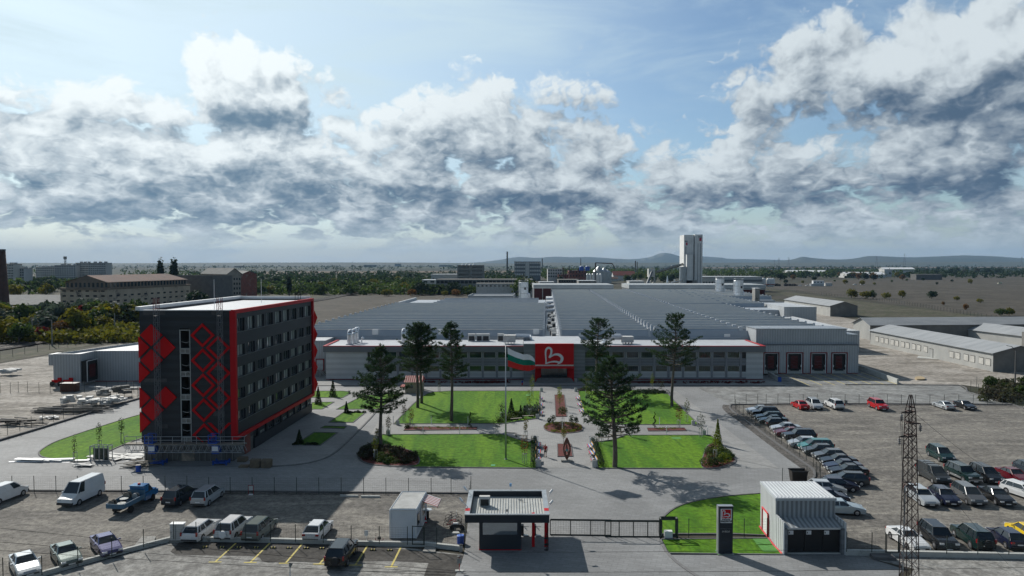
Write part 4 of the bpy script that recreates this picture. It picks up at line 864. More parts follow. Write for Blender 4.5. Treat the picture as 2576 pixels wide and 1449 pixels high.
def lattice(b,x,y,w,z0,z1,st=.85,r=.02):
 c=[(x-w/2,y-w/2),(x+w/2,y-w/2),(x+w/2,y+w/2),(x-w/2,y+w/2)]
 for p in c:b.tube((*p,z0),(*p,z1),r*1.5,seg=4)
 n=max(1,int((z1-z0)/st))
 for i in range(n):
  a,d=z0+(z1-z0)*i/n,z0+(z1-z0)*(i+1)/n
  for j in range(4):
   p,q=c[j],c[(j+1)%4];b.tube((*p,a),(*q,a),r,seg=3,cap=False);b.tube((*(p if i%2 else q),a),(*(q if i%2 else p),d),r,seg=3,cap=False)
for(fx,gx)in((382,395),(1197,1217)):
 xm=(hy('F',fx,400,PY).x+hy('G',gx,600,PY).x)/2;zt_=zat('F',68,PY+.5);zr_=zat('F',215,PY)
 b=MB();lattice(b,xm,PY+.55,.52,0,zr_);mm=b.build('mast',M['fascia'],t)
 b=MB();lattice(b,xm,PY+.55,.52,zr_,zt_);b.build('red_mast_top',M['dullred'],mm)
 cx_=xm-.75;b=MB()
 for(a,c)in((-.5,-.5),(.5,-.5),(.5,.4),(-.5,.4)):b.b2(cx_+a-.05,cx_+a+.05,PY+c-.05,PY+c+.05,pz1,pz1+1.15)
 for z_ in(pz1+.5,pz1+1.1):b.b2(cx_-.5,cx_+.5,PY-.55,PY-.45,z_,z_+.08);b.b2(cx_-.5,cx_+.5,PY+.35,PY+.45,z_,z_+.08)
 b.b2(cx_-.5,cx_+.5,PY-.5,PY+.4,pz1-.25,pz1+.12);b.b2(cx_-.1,cx_+.8,PY-.5,PY+.4,pz0-1.0,pz1-.25)
 dr=b.build('drive_unit',M['blue'],t)
 MB().b2(cx_-.05,cx_+.75,PY-.56,PY-.52,pz0-.62,pz0-.02).build('white_sign',M['white'],dr)
 b=MB();b.b2(xm-.9,xm+.9,PY-.2,PY+1.0,.25,.4)
 for s_ in(-.85,.85):b.b2(xm+s_-.08,xm+s_+.08,PY-.2,PY-.04,0,.6);b.b2(xm+s_-.08,xm+s_+.08,PY+.84,PY+1,0,.6)
 b.build('base_frame',M['blue'],t)
MB().b2(px0,px1,PY-.55,PY+.35,pz1-.12,pz1).build('deck',M['timber'],t)
b=MB();tz=zat('G',985,PY)
for yy in(PY-.5,PY+.3):
 b.tube((px0,yy,pz1-.15),(px1,yy,pz1-.15),.05,seg=4);b.tube((px0+.4,yy,tz),(px1-.4,yy,tz),.05,seg=4);n=36
 for i in range(n):a,c=px0+(px1-px0)*i/n,px0+(px1-px0)*(i+1)/n;b.tube((a,yy,pz1-.15 if i%2 else tz),(c,yy,tz if i%2 else pz1-.15),.03,seg=3)
b.build('truss',M['steel'],t);b=MB();n=10;rz=zat('G',782,PY)
for i in range(n+1):x=px0+(px1-px0)*i/n;b.tube((x,PY-.5,pz1),(x,PY-.5,rz),.035,seg=4)
for z_ in(rz,(rz+pz1)/2):b.tube((px0,PY-.5,z_),(px1,PY-.5,z_),.035,seg=4)
b.tube((px0,PY-.5,rz),(px0,PY+.4,rz),.035,seg=4);b.tube((px1,PY-.5,rz),(px1,PY+.4,rz),.035,seg=4);b.build('guard_rail',M['steel'],t)
def pallet(b,x,y,z,rz=0,M4=None):
 c,s_=math.cos(rz),math.sin(rz)
 def bb(dx,dy,dz,sx_,sy_,sz_):b.box(x+dx*c-dy*s_,y+dx*s_+dy*c,z+dz,sx_,sy_,sz_,rz)
 for dy in(-.35,0,.35):bb(0,dy,.07,1.2,.1,.1)
 for k in range(6):bb(-.52+k*.208,0,.135,.12,.8,.025)
 for k in(-.5,0,.5):bb(k,0,.012,.1,.8,.02)
for(gx,gy,n,lab)in((1665,1213,7,'left stack of wooden pallets by the kerb at the charcoal block corner'),(1810,1213,7,'right stack of wooden pallets by the kerb at the charcoal block corner'),(1500,1135,4,'untidy stack of pallets under the right end of the work platform'),(1520,1210,2,'low pair of pallets left of the two tall pallet stacks')):
 p=g('G',gx,gy-8);t=thing('pallet_stack',p,lab,'pallets','pallet stacks by the charcoal block')
 for k in range(n):b=MB();pallet(b,p.x+.03*(k%3),p.y+.4,p.z+k*.155,.05*(k%3-1));b.build('pallet',M['wood'],t)
p=g('H',1782,108);t=thing('steel_drum',p,'blue steel drum by the planks in front of the charcoal block','drum')
MB().lathe(p,[(.29,0),(.3,.02),(.3,.28),(.32,.30),(.3,.32),(.3,.58),(.32,.6),(.3,.62),(.3,.88),(.27,.88),(.27,.8)],16).build('barrel',M['blue'],t);MB().lathe(p+Vector((0,0,.86)),[(.31,0),(.31,.03),(.27,.03)],16).build('rim',M['blacktrim'],t)
def heap(nm,p,w_,d_,h_,m_,lab,cat,n=14,L=1.6,th=.05,seed=1,spread=.6,wd=.15):
 rr=random.Random(seed);b=MB()
 for i in range(n):b.box(p.x+rr.uniform(-w_,w_)/2,p.y+rr.uniform(-d_,d_)/2,p.z+th+h_*rr.random()*(1-i/n*.2),L*rr.uniform(.6,1.2),wd*rr.uniform(.6,1.5),th,rr.uniform(-spread,spread))
 return tag(b.build(nm,M[m_]),lab,cat)
heap('timber_pile',g('G',160,1185),3.2,1.6,.8,'timber','untidy pile of grey timber behind the blue drum','timber pile',26,2,seed=2)
heap('board_pile',g('G',90,1060),4.5,3,.25,'white_dirty','scattered pale boards on the paving left of the charcoal block','board pile',26,1.8,.04,3,1.5,.5)
heap('board_pile',g('E',1500,1380),6,2.2,.3,'white_dirty','white sheet offcuts beside the left lawn edge near the work platform','board pile',24,2.2,.04,4,.5,.5)
heap('sheet_stack',g('E',640,1440),5.5,.6,.35,'white','long white sheets laid at the tip of the left lawn','sheet stack',12,4,.05,5,.12,.5)
heap('board_pile',g('H',1060,40),2.6,.8,.3,'white_dirty','small heap of white boards on the paving behind the white panel van','board pile',10,1.2,.05,6,.4,.4)
heap('pipe_stack',g('E',940,800),10,3,1.0,'dark_concrete','long dark stack of pipes and poles behind the left fence','pipe stack',60,4.5,.12,7,.12,.16)
heap('timber_pile',g('E',255,970),6,2,1.2,'black','dark pile of scrap timber behind the left fence','timber pile',26,3,.1,8,.4,.25)
heap('plastic_scrap',g('E',650,885),3.4,1.2,.5,'white_dirty','white plastic scrap next to the dark timber pile behind the left fence','scrap heap',20,1,.08,9,1.5,.4)
heap('sack_heap',g('E',1280,710),7,3,1.2,'white_dirty','heap of white sacks and wrapped goods behind the left fence','sack heap',34,1.5,.4,10,1.5,.9)
heap('wrapped_goods',g('E',905,700),2.4,1.6,1.0,'white_dirty','grey and pink wrapped goods left of the white sack heap','wrapped goods',8,1.2,.5,11,1.5,.9)
heap('wrapped_goods',g('E',1362,610),2.4,1.4,1.3,'concrete','grey wrapped pallets behind the white sack heap','wrapped goods',8,1.3,.45,12,1.5,1)
heap('wrapped_goods',g('E',1550,605),2.4,1.4,1.7,'dark_concrete','dark domed heap of wrapped goods nearest the charcoal block','wrapped goods',9,1.4,.5,13,1.5,1)
heap('white_boards',g('E',1480,505),9,1.2,.5,'white_dirty','long white stack of boards on the annex forecourt','board pile',24,2.6,.08,14,.2,.4)
heap('concrete_blocks',g('E',45,320),6,2.5,.9,'white_dirty','pale concrete blocks on the dirt at the far left edge','concrete blocks',6,2.6,.5,15,.5,1)
p=g('E',870,545);t=thing('rusty_skip',p,'rusty brown skip in front of the annex fence','skip');b=MB();b.prism([(p.x-1.5,p.y),(p.x+1.5,p.y),(p.x+1.5,p.y+1.6),(p.x-1.5,p.y+1.6)],.1,1.7);b.build('tub',mat('rust',(.07,.03,.02),.9,(.12,.06,.04),2),t)
MB().b2(p.x-1.6,p.x+1.6,p.y-.08,p.y+1.7,1.7,1.8).build('rim',M['blacktrim'],t)
for i,(x,lab)in enumerate(((745,'left'),(890,'right'))):
 p=g('E',x,460);t=thing('red_farm_machine',p,'%s one of two small red farm machines against the annex wall'%lab,'farm machine','red machines by the annex')
 b=MB();b.box(p.x,p.y,1.0,2.0,1.0,.6);b.box(p.x+.6,p.y,1.5,.8,.8,.5);b.build('body',M['red'],t)
 for s_ in(-1,1):MB().lathe((0,0,0),[(.1,-.1),(.5,-.1),(.5,.1),(.1,.1)],12).build('wheel',M['black'],t,world=False).matrix_local=Matrix.Translation((s_*.8,-.6,.5))@Matrix.Rotation(R(90),4,'X')
p=g('E',1300,1430);t=thing('glass_rack',p,'steel rack of glass panes standing at the right edge of the left lawn','rack');b=MB()
for i in range(5):b.b2(p.x-1.2+i*.6-.04,p.x-1.2+i*.6+.04,p.y-.4,p.y-.3,0,2.0);b.b2(p.x-1.2+i*.6-.04,p.x-1.2+i*.6+.04,p.y+.5,p.y+.6,0,2.0)
[(b.bar((p.x-1.25,p.y+q_,z_),(p.x+1.25,p.y+q_,z_),.07),b.bar((p.x-1.25+(2.5 if q_>0 else 0),p.y-.4,z_),(p.x-1.25+(2.5 if q_>0 else 0),p.y+.6,z_),.07))for z_ in(.15,2.0)for q_ in(-.4,.6)];b.build('frame',M['steel'],t);MB().b2(p.x-1,p.x+1,p.y,p.y+.15,.2,1.7).build('glass_panes',M['glass_green'],t)
# chapel
cp=g('Q',905,215);CYy=cp.y;ch=thing('small_chapel',cp,'small stone chapel with red tiled roof behind the pine nearest the charcoal block','chapel')
cw=xat('Q',1108,CYy)-cp.x;hw_=zat('Q',80,CYy);x0_,x1_=cp.x+.2,cp.x+cw
MB().b2(x0_,x1_,CYy,CYy+3.6,0,hw_).build('wall',mat('honey_stone',(.36,.32,.23),.9,(.26,.23,.17),2,bump=.4),ch)
MB().b2(x0_-.1,x1_+.1,CYy-.1,CYy+3.7,hw_-.15,hw_+.02).build('cornice',M['lowwall'],ch)
tile=ribbed('red_roof_tiles',(.30,.045,.035),.42,0,.6,.6,0,1.0);b=MB();ht_=zat('Q',22,CYy)
b.quad((x0_-.3,CYy-.4,hw_),(x1_+.2,CYy-.4,hw_),(x1_+.1,CYy+1.8,ht_),(x0_-.1,CYy+1.8,ht_));b.quad((x1_+.2,CYy+4,hw_),(x0_-.3,CYy+4,hw_),(x0_-.1,CYy+1.8,ht_),(x1_+.1,CYy+1.8,ht_))
b.face([(x0_-.3,CYy-.4,hw_),(x0_-.1,CYy+1.8,ht_),(x0_-.3,CYy+4,hw_)]);b.face([(x1_+.2,CYy-.4,hw_),(x1_+.2,CYy+4,hw_),(x1_+.1,CYy+1.8,ht_)]);b.build('roof',tile,ch)
b=MB();b.prism([(x0_-1.1,CYy+.3),(x0_,CYy+.3),(x0_,CYy+3.2),(x0_-1.1,CYy+3.2)],hw_-1.2,hw_-1.0);b.build('porch_roof',tile,ch)
xm=xat('Q',983,CYy);z0,z1=zat('Q',152,CYy),zat('Q',108,CYy);b=MB();r_=.42
pts=[(xm-r_,z0),(xm+r_,z0)]+[(xm+r_*math.cos(q),z1-r_+r_*math.sin(q))for q in[math.pi*k/8 for k in range(9)]]
b.face([(x,CYy-.03,z)for x,z in pts]);b.build('arched_window',M['glass'],ch)
p=g('Q',1098,170);t=thing('white_tank',p,'small white tank on a stand right of the chapel','tank');MB().lathe((p.x,p.y+1,hw_+.3),[(.28,0),(.3,.1),(.3,.8),(.2,.95)],10).build('tank',M['white'],t);MB().b2(p.x-.2,p.x+.2,p.y+.8,p.y+1.2,0,hw_+.3).build('stand',M['steel'],t)
# gatehouse
gz=3.6;q0=g('J',1478,655,gz);q1=g('J',2568,655,gz);q2=g('J',1580,338,gz);GY=q0.y;GD=q2.y-q0.y;fz=zat('J',765,GY)
t=thing('gatehouse',(q0.x,GY,0),'black gatehouse with wide flat white roof and red posts beside the sliding gate','gatehouse')
pw_=.42;b=MB()
b.b2(q0.x,q1.x,GY,GY+.3,fz,gz-.08);b.b2(q0.x,q0.x+.3,GY+.3,GY+GD,fz,gz-.08);b.b2(q1.x-.3,q1.x,GY+.3,GY+GD,fz,gz-.08);b.b2(q0.x+.3,q1.x-.3,GY+GD-.3,GY+GD,fz,gz-.08)
b.build('black_fascia',M['anthracite'],t)
b=MB();b.b2(q0.x-.03,q1.x+.03,GY-.03,GY+.2,gz-.08,gz);b.b2(q0.x-.03,q0.x+pw_,GY+.2,GY+GD+.03,gz-.08,gz);b.b2(q1.x-pw_,q1.x+.03,GY+.2,GY+GD+.03,gz-.08,gz);b.b2(q0.x+pw_,q1.x-pw_,GY+GD-.3,GY+GD+.03,gz-.08,gz)
b.build('roof_cap',M['steel'],t)
b=MB();b.b2(q0.x+pw_,q0.x+pw_+.06,GY+.2,GY+GD-.3,gz-.55,gz-.08);b.b2(q0.x+pw_+.06,q1.x-pw_,GY+GD-.36,GY+GD-.3,gz-.55,gz-.08);b.build('inner_fascia',M['anthracite'],t)
MB().b2(q0.x+.3,q1.x-.3,GY+.3,GY+GD-.3,gz-.62,gz-.56).build('roof_deck',M['lowwall'],t);b=MB();n=24
for i in range(n):x=q0.x+1.0+(q1.x-q0.x-1.6)*i/(n-1);b.b2(x-.02,x+.02,GY+.5,GY+GD-.9,gz-.56,gz-.50)
b.build('standing_seams',M['steel'],t)
for x in(q0.x-.03,q1.x-pw_):MB().b2(x,x+pw_,GY+.9,GY+1.6,gz,gz+.012).build('red_marker',M['redframe'],t)
hy0,hy1=GY+.75,GY+3.9;hx0,hx1=xat('J',1662,hy0),xat('J',2206,hy0);MB().b2(hx0,hx1,hy0,hy1,.12,fz+.03).build('booth',M['anthracite'],t)
MB().b2(hx0-.02,hx1+.02,hy0-.02,hy1,0,.12).build('red_plinth',M['redframe'],t)
a,c=hy('J',1710,915,hy0),hy('J',2152,770,hy0);MB().b2(a.x,c.x,hy0-.03,hy0-.004,a.z,fz+.05).build('booth_window',mat('booth_glass',(.30,.34,.37),.05,metal=.8),t)
for x in(2362,2524):a=xat('J',x,GY+1.6);MB().b2(a-.13,a+.13,GY+1.5,GY+1.8,0,fz+.3).build('red_post',M['redframe'],t)
a=xat('J',2550,GY+.8);MB().b2(a-.05,a+.05,GY+.7,GY+.8,0,fz+.2).build('black_post',M['black'],t)
for i,x in enumerate((2222,2380)):
 p=g('J',x,935);u_=thing('turnstile',p,'%s tripod turnstile under the gatehouse canopy'%['left','right'][i],'turnstile','turnstiles');MB().b2(p.x-.12,p.x+.12,p.y,p.y+.5,0,1.0).build('housing',M['blacktrim'],u_)
 b=MB()
 for q in((.5,0,.0),(.35,-.1,-.4),(.35,.2,-.35)):b.tube((p.x+.12,p.y+.2,.85),(p.x+.12+q[0],p.y+.2+q[1],.85+q[2]),.022,seg=5)
 b.build('arms',M['steel'],u_);MB().b2(p.x+.05,p.x+.55,p.y-.15,p.y+.1,.06,.12).build('base_plate',M['steel'],u_)
p=g('J',1735,545,gz-.56);acbox(p,1.0,.4,.95,'black faced air conditioner on the gatehouse roof',None)
for i,(x,y)in enumerate(((1565,410),(1515,560))):
 p=g('J',x,y,gz);u_=thing('floodlight',p,'%s white floodlight on the left roof edge of the gatehouse'%['rear','front'][i],'floodlight','floodlights on the gatehouse roof');MB().tube(p+Vector((-.45,.0,.5)),p+Vector((-.75,.3,.75)),.1,seg=8).build('head',M['white'],u_);MB().tube(p,p+Vector((-.5,.05,.52)),.03,seg=5).build('arm',M['white'],u_)
for i,(x,y)in enumerate(((300,430),(300,575))):
 p=g('K',x,y,gz);u_=thing('floodlight',p,'%s white floodlight on the right roof edge of the gatehouse'%['rear','front'][i],'floodlight','floodlights on the gatehouse roof');MB().tube(p+Vector((.15,.0,.4)),p+Vector((.4,.3,.6)),.1,seg=8).build('head',M['white'],u_);MB().tube(p,p+Vector((.18,.02,.42)),.03,seg=5).build('arm',M['white'],u_)
p=g('J',2023,655,gz);u_=thing('camera_post',p,'small black security camera on the front roof edge of the gatehouse','security camera');MB().tube(p,p+Vector((0,0,.3)),.03,seg=5).build('post',M['white'],u_);MB().box(p.x,p.y-.05,p.z+.38,.14,.3,.14).build('camera_body',M['blacktrim'],u_)
p=g('J',2068,345,gz);u_=thing('camera_post',p,'small pale blue device on a white stem on the rear roof edge of the gatehouse','roof device');MB().tube(p,p+Vector((0,0,.4)),.03,seg=5).build('post',M['white'],u_);MB().box(p.x,p.y,p.z+.55,.22,.1,.3).build('device',mat('pale_blue_plastic',(.25,.45,.7)),u_)
def gate(t,pts,h,rail=.09,n=3,mesh=True,mm='postgreen'):
 for i in range(len(pts)-1):
  A_,C_=Vector(pts[i]),Vector(pts[i+1]);d=C_-A_;b=MB()
  b.bar(A_+Vector((0,0,.1)),C_+Vector((0,0,.1)),rail);b.bar(A_+Vector((0,0,h)),C_+Vector((0,0,h)),rail*1.3)
  for k in range(n+1):p=A_+d*(k/n);b.bar(p+Vector((0,0,.1)),p+Vector((0,0,h)),rail*.6)
  b.build('gate_frame',M[mm],t)
  if mesh:
   w_=MB();m_=int(d.length/.25)
   for k in range(m_):p=A_+d*(k/m_);w_.tube(p+Vector((0,0,.1)),p+Vector((0,0,h)),.005,seg=3,cap=False)
   for k in range(7):z_=.1+(h-.1)*k/7;w_.tube(A_+Vector((0,0,z_)),C_+Vector((0,0,z_)),.005,seg=3,cap=False)
   w_.build('gate_mesh',M[mm],t)
GA,GM,GB=g('K',325,930),g('K',1025,940),g('K',1755,945);t=thing('sliding_gate',GA,'long black sliding gate across the entrance road right of the gatehouse','gate')
gate(t,[GA,GM+Vector((.6,0,0))],1.55,.1,3);gate(t,[GM+Vector((0,-.25,0)),GB+Vector((0,-.25,0))],1.6,.11,4)
t=thing('gate_portal',g('K',1750,960),'black steel guide portal at the right end of the sliding gate','gate frame');a,c=g('K',1752,960),g('K',1960,962);b=MB()
for p in(a,c,a+Vector((0,.5,0)),c+Vector((0,.5,0))):b.bar(p,p+Vector((0,0,1.85)),.13)
for o_ in(0,.5):b.bar(a+Vector((0,o_,1.8)),c+Vector((0,o_,1.8)),.13);b.bar(a+Vector((0,o_,.15)),c+Vector((0,o_,.15)),.13)
for p in(a,c):b.bar(p+Vector((0,0,1.8)),p+Vector((0,.5,1.8)),.13)
b.build('frame',M['postgreen'],t)
p=g('K',1843,962);t=thing('gate_motor_box',p,'small white motor box beside the gate portal','gate motor');MB().box(p.x,p.y,.42,.75,.45,.6).build('box',M['white'],t);MB().box(p.x,p.y,.06,.8,.5,.12).build('base',M['steel'],t)
# container office
cz=2.75;c0=g('J',520,968);c1=g('J',850,970);cb=g('J',985,370,cz);L_=cb.y-c0.y;CYc=c0.y;cw_=c1.x-c0.x;shx=(cb.x-g('J',845,628,cz).x)/L_
def cq(a,t_):return(c0.x+a+shx*t_,CYc+t_)
t=thing('container_office',c0,'white site office container with ribbed roof and striped awning','site office')
MB().prism([cq(0,0),cq(cw_,0),cq(cw_,L_),cq(0,L_)],.05,cz-.1).build('walls',mat('white_container',(.66,.69,.72),.5,(.58,.61,.64),.8),t)
b=MB();fr_=MB()
for(x,y)in(cq(0,0),cq(cw_,0),cq(cw_,L_),cq(0,L_)):fr_.box(x,y,cz/2,.16,.16,cz+.02)
for(p,q)in((cq(0,0),cq(cw_,0)),(cq(cw_,0),cq(cw_,L_)),(cq(cw_,L_),cq(0,L_)),(cq(0,L_),cq(0,0))):fr_.bar((*p,cz),(*q,cz),.14);fr_.bar((*p,.1),(*q,.1),.12)
fr_.build('corner_frame',M['white'],t)
MB().prism([cq(.1,.1),cq(cw_-.1,.1),cq(cw_-.1,L_-.1),cq(.1,L_-.1)],cz-.08,cz-.02).build('roof',M['steel'],t);b=MB();n=24
for i in range(n):t_=.3+(L_-.6)*i/(n-1);b.prism([cq(.1,t_),cq(cw_-.1,t_),cq(cw_-.1,t_+.12),cq(.1,t_+.12)],cz-.02,cz+.045)
b.build('roof_ribs',M['white_dirty'],t)
for(t0,t1,z0,z1,nm)in((.6,1.5,1.0,2.1,'window'),(2.2,3.0,.15,2.1,'door'),(L_-1.9,L_-.9,1.0,2.1,'window')):
 MB().prism([cq(cw_+.03,t0),cq(cw_+.06,t0),cq(cw_+.06,t1),cq(cw_+.03,t1)],z0,z1).build(nm,M['glass']if nm=='window' else M['white'],t)
aw=thing('striped_awning',(*cq(cw_+.1,L_-2),2.5),'red and white striped awning on the rear right of the site office container','awning');st=[MB(),MB()];n=12
for i in range(n):
 ta,tb=L_-2.4+2.3*i/n,L_-2.4+2.3*(i+1)/n;a0,a1=cq(cw_+.08,ta),cq(cw_+.08,tb);e0_,e1_=cq(cw_+1.55,ta),cq(cw_+1.55,tb)
 for(z0,z1)in((2.62,2.1),):st[i%2].quad((*a0,z0),(*e0_,z1),(*e1_,z1),(*a1,z0));st[i%2].quad((*e0_,z1),(*e0_,z1-.2),(*e1_,z1-.2),(*e1_,z1))
st[0].build('red_stripes',mat('faded_red_canvas',(.40,.12,.11),.85),aw);st[1].build('white_stripes',M['white'],aw)
b=MB();b.bar((*cq(cw_+.1,L_-2.4),2.2),(*cq(cw_+1.5,L_-2.4),2.08),.04);b.bar((*cq(cw_+.1,L_-.1),2.2),(*cq(cw_+1.5,L_-.1),2.08),.04);b.build('arms',M['white'],aw)
p=g('J',1003,715);t=thing('round_table',p,'small round standing table right of the site office container','table');MB().lathe(p,[(.28,0),(.28,.05),(.12,.1),(.12,.95)],12).build('stem',M['black'],t);MB().lathe(p+Vector((0,0,.95)),[(.42,0),(.42,.05)],18).build('table_top',mat('grey_laminate',(.45,.5,.54),.4),t)
p=g('J',972,765);t=thing('traffic_cone',p,'red and white traffic cone by the container wall','traffic cone');MB().lathe(p,[(.2,0),(.2,.04),(.13,.05),(.08,.35),(.03,.7)],12).build('cone',M['redframe'],t);MB().lathe(p,[(.118,.14),(.085,.32)],12).build('white_band',M['white'],t)
# grey shed
sh0=g('L',1385,1175);sh1=g('L',2140,1160);SY=sh0.y
zf=2.55;ztp=3.7;xs0,xs1=sh0.x,sh1.x+.25;bk0=g('L',1100,850);t=thing('grey_shed',(xs0,SY,0),'pale ribbed metal shed with white roof and three black doors beside the sign','shed')
uz=4.6;uq=g('L',1300,435,uz);UY=uq.y;ux1=hy('L',2065,435,UY).x;ul=g('L',1105,250,uz-.2);UD=ul.y-UY;ux0=uq.x;lx=ul.x
prof=lambda f_:(ux0+(lx-ux0)*f_,UY+UD*f_)
M['shedroof']=mat('pale_metal_roof',(.50,.53,.54),.45,(.43,.45,.47),.6);M['shedrib']=ribbed('pale_ribbed_metal',(.56,.58,.59),.42,'xy',.45,.6,0,.9);M['shedrib2']=ribbed('grey_ribbed_metal',(.36,.385,.40),.42,0,.45,.6,0,.9)
zj=zat('L',690,UY);rx1=ux1+(lx-ux0);b=MB();b.prism([(ux0,UY),(ux1,UY),(ux1+(lx-ux0)*.4,UY+UD),(lx,UY+UD)],0,uz-.3);b.build('rear_walls',M['shedrib'],t)
MB().b2(ux0+.05,ux1-.05,UY-.03,UY-.004,zj-.2,uz-.3).build('upper_front',M['shedrib2'],t)
b=MB();b.prism([(ux0-.08,UY-.1),(ux1+.08,UY-.1),(ux1+(lx-ux0)*.4+.08,UY+UD+.05),(lx-.08,UY+UD+.05)],uz-.3,uz-.05);b.build('roof',M['shedroof'],t);b=MB();n=16
for i in range(n):
 f0=(i+.5)/n;a=ux0+(ux1-ux0)*f0;c=lx+(ux1+(lx-ux0)*.4-lx)*f0;b.bar((a,UY+.1,uz-.03),(c,UY+UD-.2,uz-.03),.07)
b.build('roof_ribs',M['shedroof'],t)
fx0,fx1=xs0,xs1;zf=zat('L',825,SY);zj=zat('L',690,UY);zw0,zw1=zat('L',758,SY),zat('L',655,UY);b=MB();b.quad((fx0+.1,SY-.05,zf),(fx1-.05,SY-.05,zf),(ux1-.02,UY-.05,zj),(ux0+.1,UY-.05,zj));b.quad((fx0+.1,SY-.05,zf-.1),(fx0+.1,SY-.05,zf),(ux0+.1,UY-.05,zj),(ux0+.1,UY-.05,zj-.1));b.build('front_roof',M['shedrib2'],t)
for(xa_,xb_,s_)in((fx0,ux0,1),(fx1,ux1,-1)):
 b=MB();w3=.12*s_;A=[(xa_,SY-.15,0),(xa_,SY-.15,zw0),(xa_+(xb_-xa_)*.3,SY+(UY-SY)*.3,zw0+.05),(xa_+(xb_-xa_)*.8,SY+(UY-SY)*.8,zw1),(xb_,UY+.01,zw1),(xb_,UY+.01,0)]
 B_=[(x+w3,y,z)for x,y,z in A];b.face(A);b.face(B_[::-1])
 for j in range(6):k=(j+1)%6;b.quad(A[j],B_[j],B_[k],A[k])
 b.build('wing_wall',M['shedrib'],t)
MB().b2(fx0+.12,fx1-.12,SY+.1,SY+.2,zf-.22,zf-.02).build('gutter',M['white'],t)
b=MB();b.b2(fx0+.05,fx0+.4,SY-.1,SY+.3,0,zf-.1);b.b2(fx1-.4,fx1-.05,SY-.1,SY+.3,0,zf-.1);b.build('corner_posts',M['grey_panel'],t)
n=3;dw=(fx1-fx0-.8)/3
for i in range(3):
 x=fx0+.4+i*dw;d=MB().b2(x+.02,x+dw-.02,SY+.22,SY+.3,.12,zf-.25).build('black_door',mat('black_door_paint',(.014,.015,.017),.45),t)
 b=MB();b.b2(x+.18,x+.62,SY+.19,SY+.218,1.75,2.1);b.build('notice',M['white'],d);MB().b2(x+.22,x+.3,SY+.18,SY+.189,1.85,2.0).build('notice_symbol',M['blacktrim'],d)
MB().b2(fx0,fx1,SY+.05,SY+.5,0,.13).build('doorstep',M['lowwall'],t)
for x in(fx0+.32,fx1-.25):b=MB();b.tube((x,SY-.02,.1),(x,SY-.02,zf-.15),.045,seg=6);b.build('downpipe',M['alu'],t)
b=MB();b.bar((xs0-.03,SY,.08),(ux0-.06,UY,.08),.14);b.bar((ux0-.06,UY,.08),(lx-.06,UY+UD,.08),.14);b.build('red_base_line',M['redframe'],t)
pa,pb_=prof(.82),prof(.45);dd=MB();of=-.08
for(p,q,z0,z1)in((pa,(pa[0]+.0,pa[1]-.12),0,2.3),(pb_,(pb_[0],pb_[1]-.12),0,2.3)):dd.b2(p[0]+of-.05,p[0]+of+.08,q[1],p[1],z0,z1)
dd.bar((pa[0]+of,pa[1],2.3),(pb_[0]+of,pb_[1],2.3),.14);dr_=dd.build('red_door_frame',M['redframe'],t);b=MB();b.quad((pa[0]-.06,pa[1]-.1,.1),(pb_[0]-.06,pb_[1],.1),(pb_[0]-.06,pb_[1],2.25),(pa[0]-.06,pa[1]-.1,2.25));b.build('side_door',M['white'],dr_)
# sign totem
tp=g('L',650,1172);TY=tp.y;tx0,tx1=hy('L',566,900,TY).x,hy('L',745,900,TY).x;tz=zat('L',556,TY)
t=thing('sign_totem',tp,'tall charcoal sign pillar with red heart logo panel on the front lawn','sign')
MB().b2(tx0,tx1,TY,TY+.45,.12,tz).build('pillar',M['anthracite'],t);b=MB();b.b2(tx0-.1,tx0-.005,TY-.02,TY+.47,.05,tz+.03);b.b2(tx0-.1,tx1+.02,TY-.02,TY+.47,tz+.002,tz+.05);b.b2(tx0-.1,tx1+.05,TY-.25,TY+.6,.03,.12);b.build('pale_edge',M['steel'],t)
a,c=hy('L',585,765,TY),hy('L',732,583,TY);pn=MB().b2(a.x,c.x,TY-.03,TY-.004,a.z,c.z).build('white_panel',M['white'],t)
a2,c2=hy('L',602,703,TY),hy('L',717,592,TY);MB().b2(a2.x,c2.x,TY-.045,TY-.032,a2.z,c2.z).build('red_square',M['red'],pn)
put_logo((a2.x+c2.x)/2-.02,(a2.z+c2.z)/2,(c2.z-a2.z)/260,TY-.055,pn,.008)
def text(s_,size,loc,m_,parent,nm='lettering',rz=0,bold=0,ext=.004,align='CENTER',rx=90):
 cu=bpy.data.curves.new(nm,'FONT');cu.body=s_;cu.size=size;cu.align_x=align;cu.extrude=ext;cu.offset=bold;cu.resolution_u=2
 o=bpy.data.objects.new(nm,cu);C.objects.link(o);bpy.context.view_layer.update()
 me=bpy.data.meshes.new_from_object(o);bpy.data.objects.remove(o);me.materials.clear();me.materials.append(M[m_]if isinstance(m_,str)else m_)
 mo=bpy.data.objects.new(nm,me);C.objects.link(mo);mo.parent=parent;mo.matrix_local=Matrix.Translation(Vector(loc)-world_loc(parent))@Matrix.Rotation(rz,4,'Z')@Matrix.Rotation(R(rx),4,'X');return mo
xm=(a.x+c.x)/2
text('мебели',.20,(a2.x-.0,TY-.034,zat('L',728,TY)),'blacktrim',pn,bold=.006,align='LEFT');text('виденов',.25,(xm+.02,TY-.034,zat('L',752,TY)),'blacktrim',pn,bold=.008)
text('ПРОИЗВОДСТВЕНА',.105,(xm,TY-.006,zat('L',846,TY)),'fascia',t);text('БАЗА',.105,(xm,TY-.006,zat('L',863,TY)),'fascia',t);text('ЯМБОЛ',.19,(xm,TY-.006,zat('L',887,TY)),'steel',t,bold=.006)
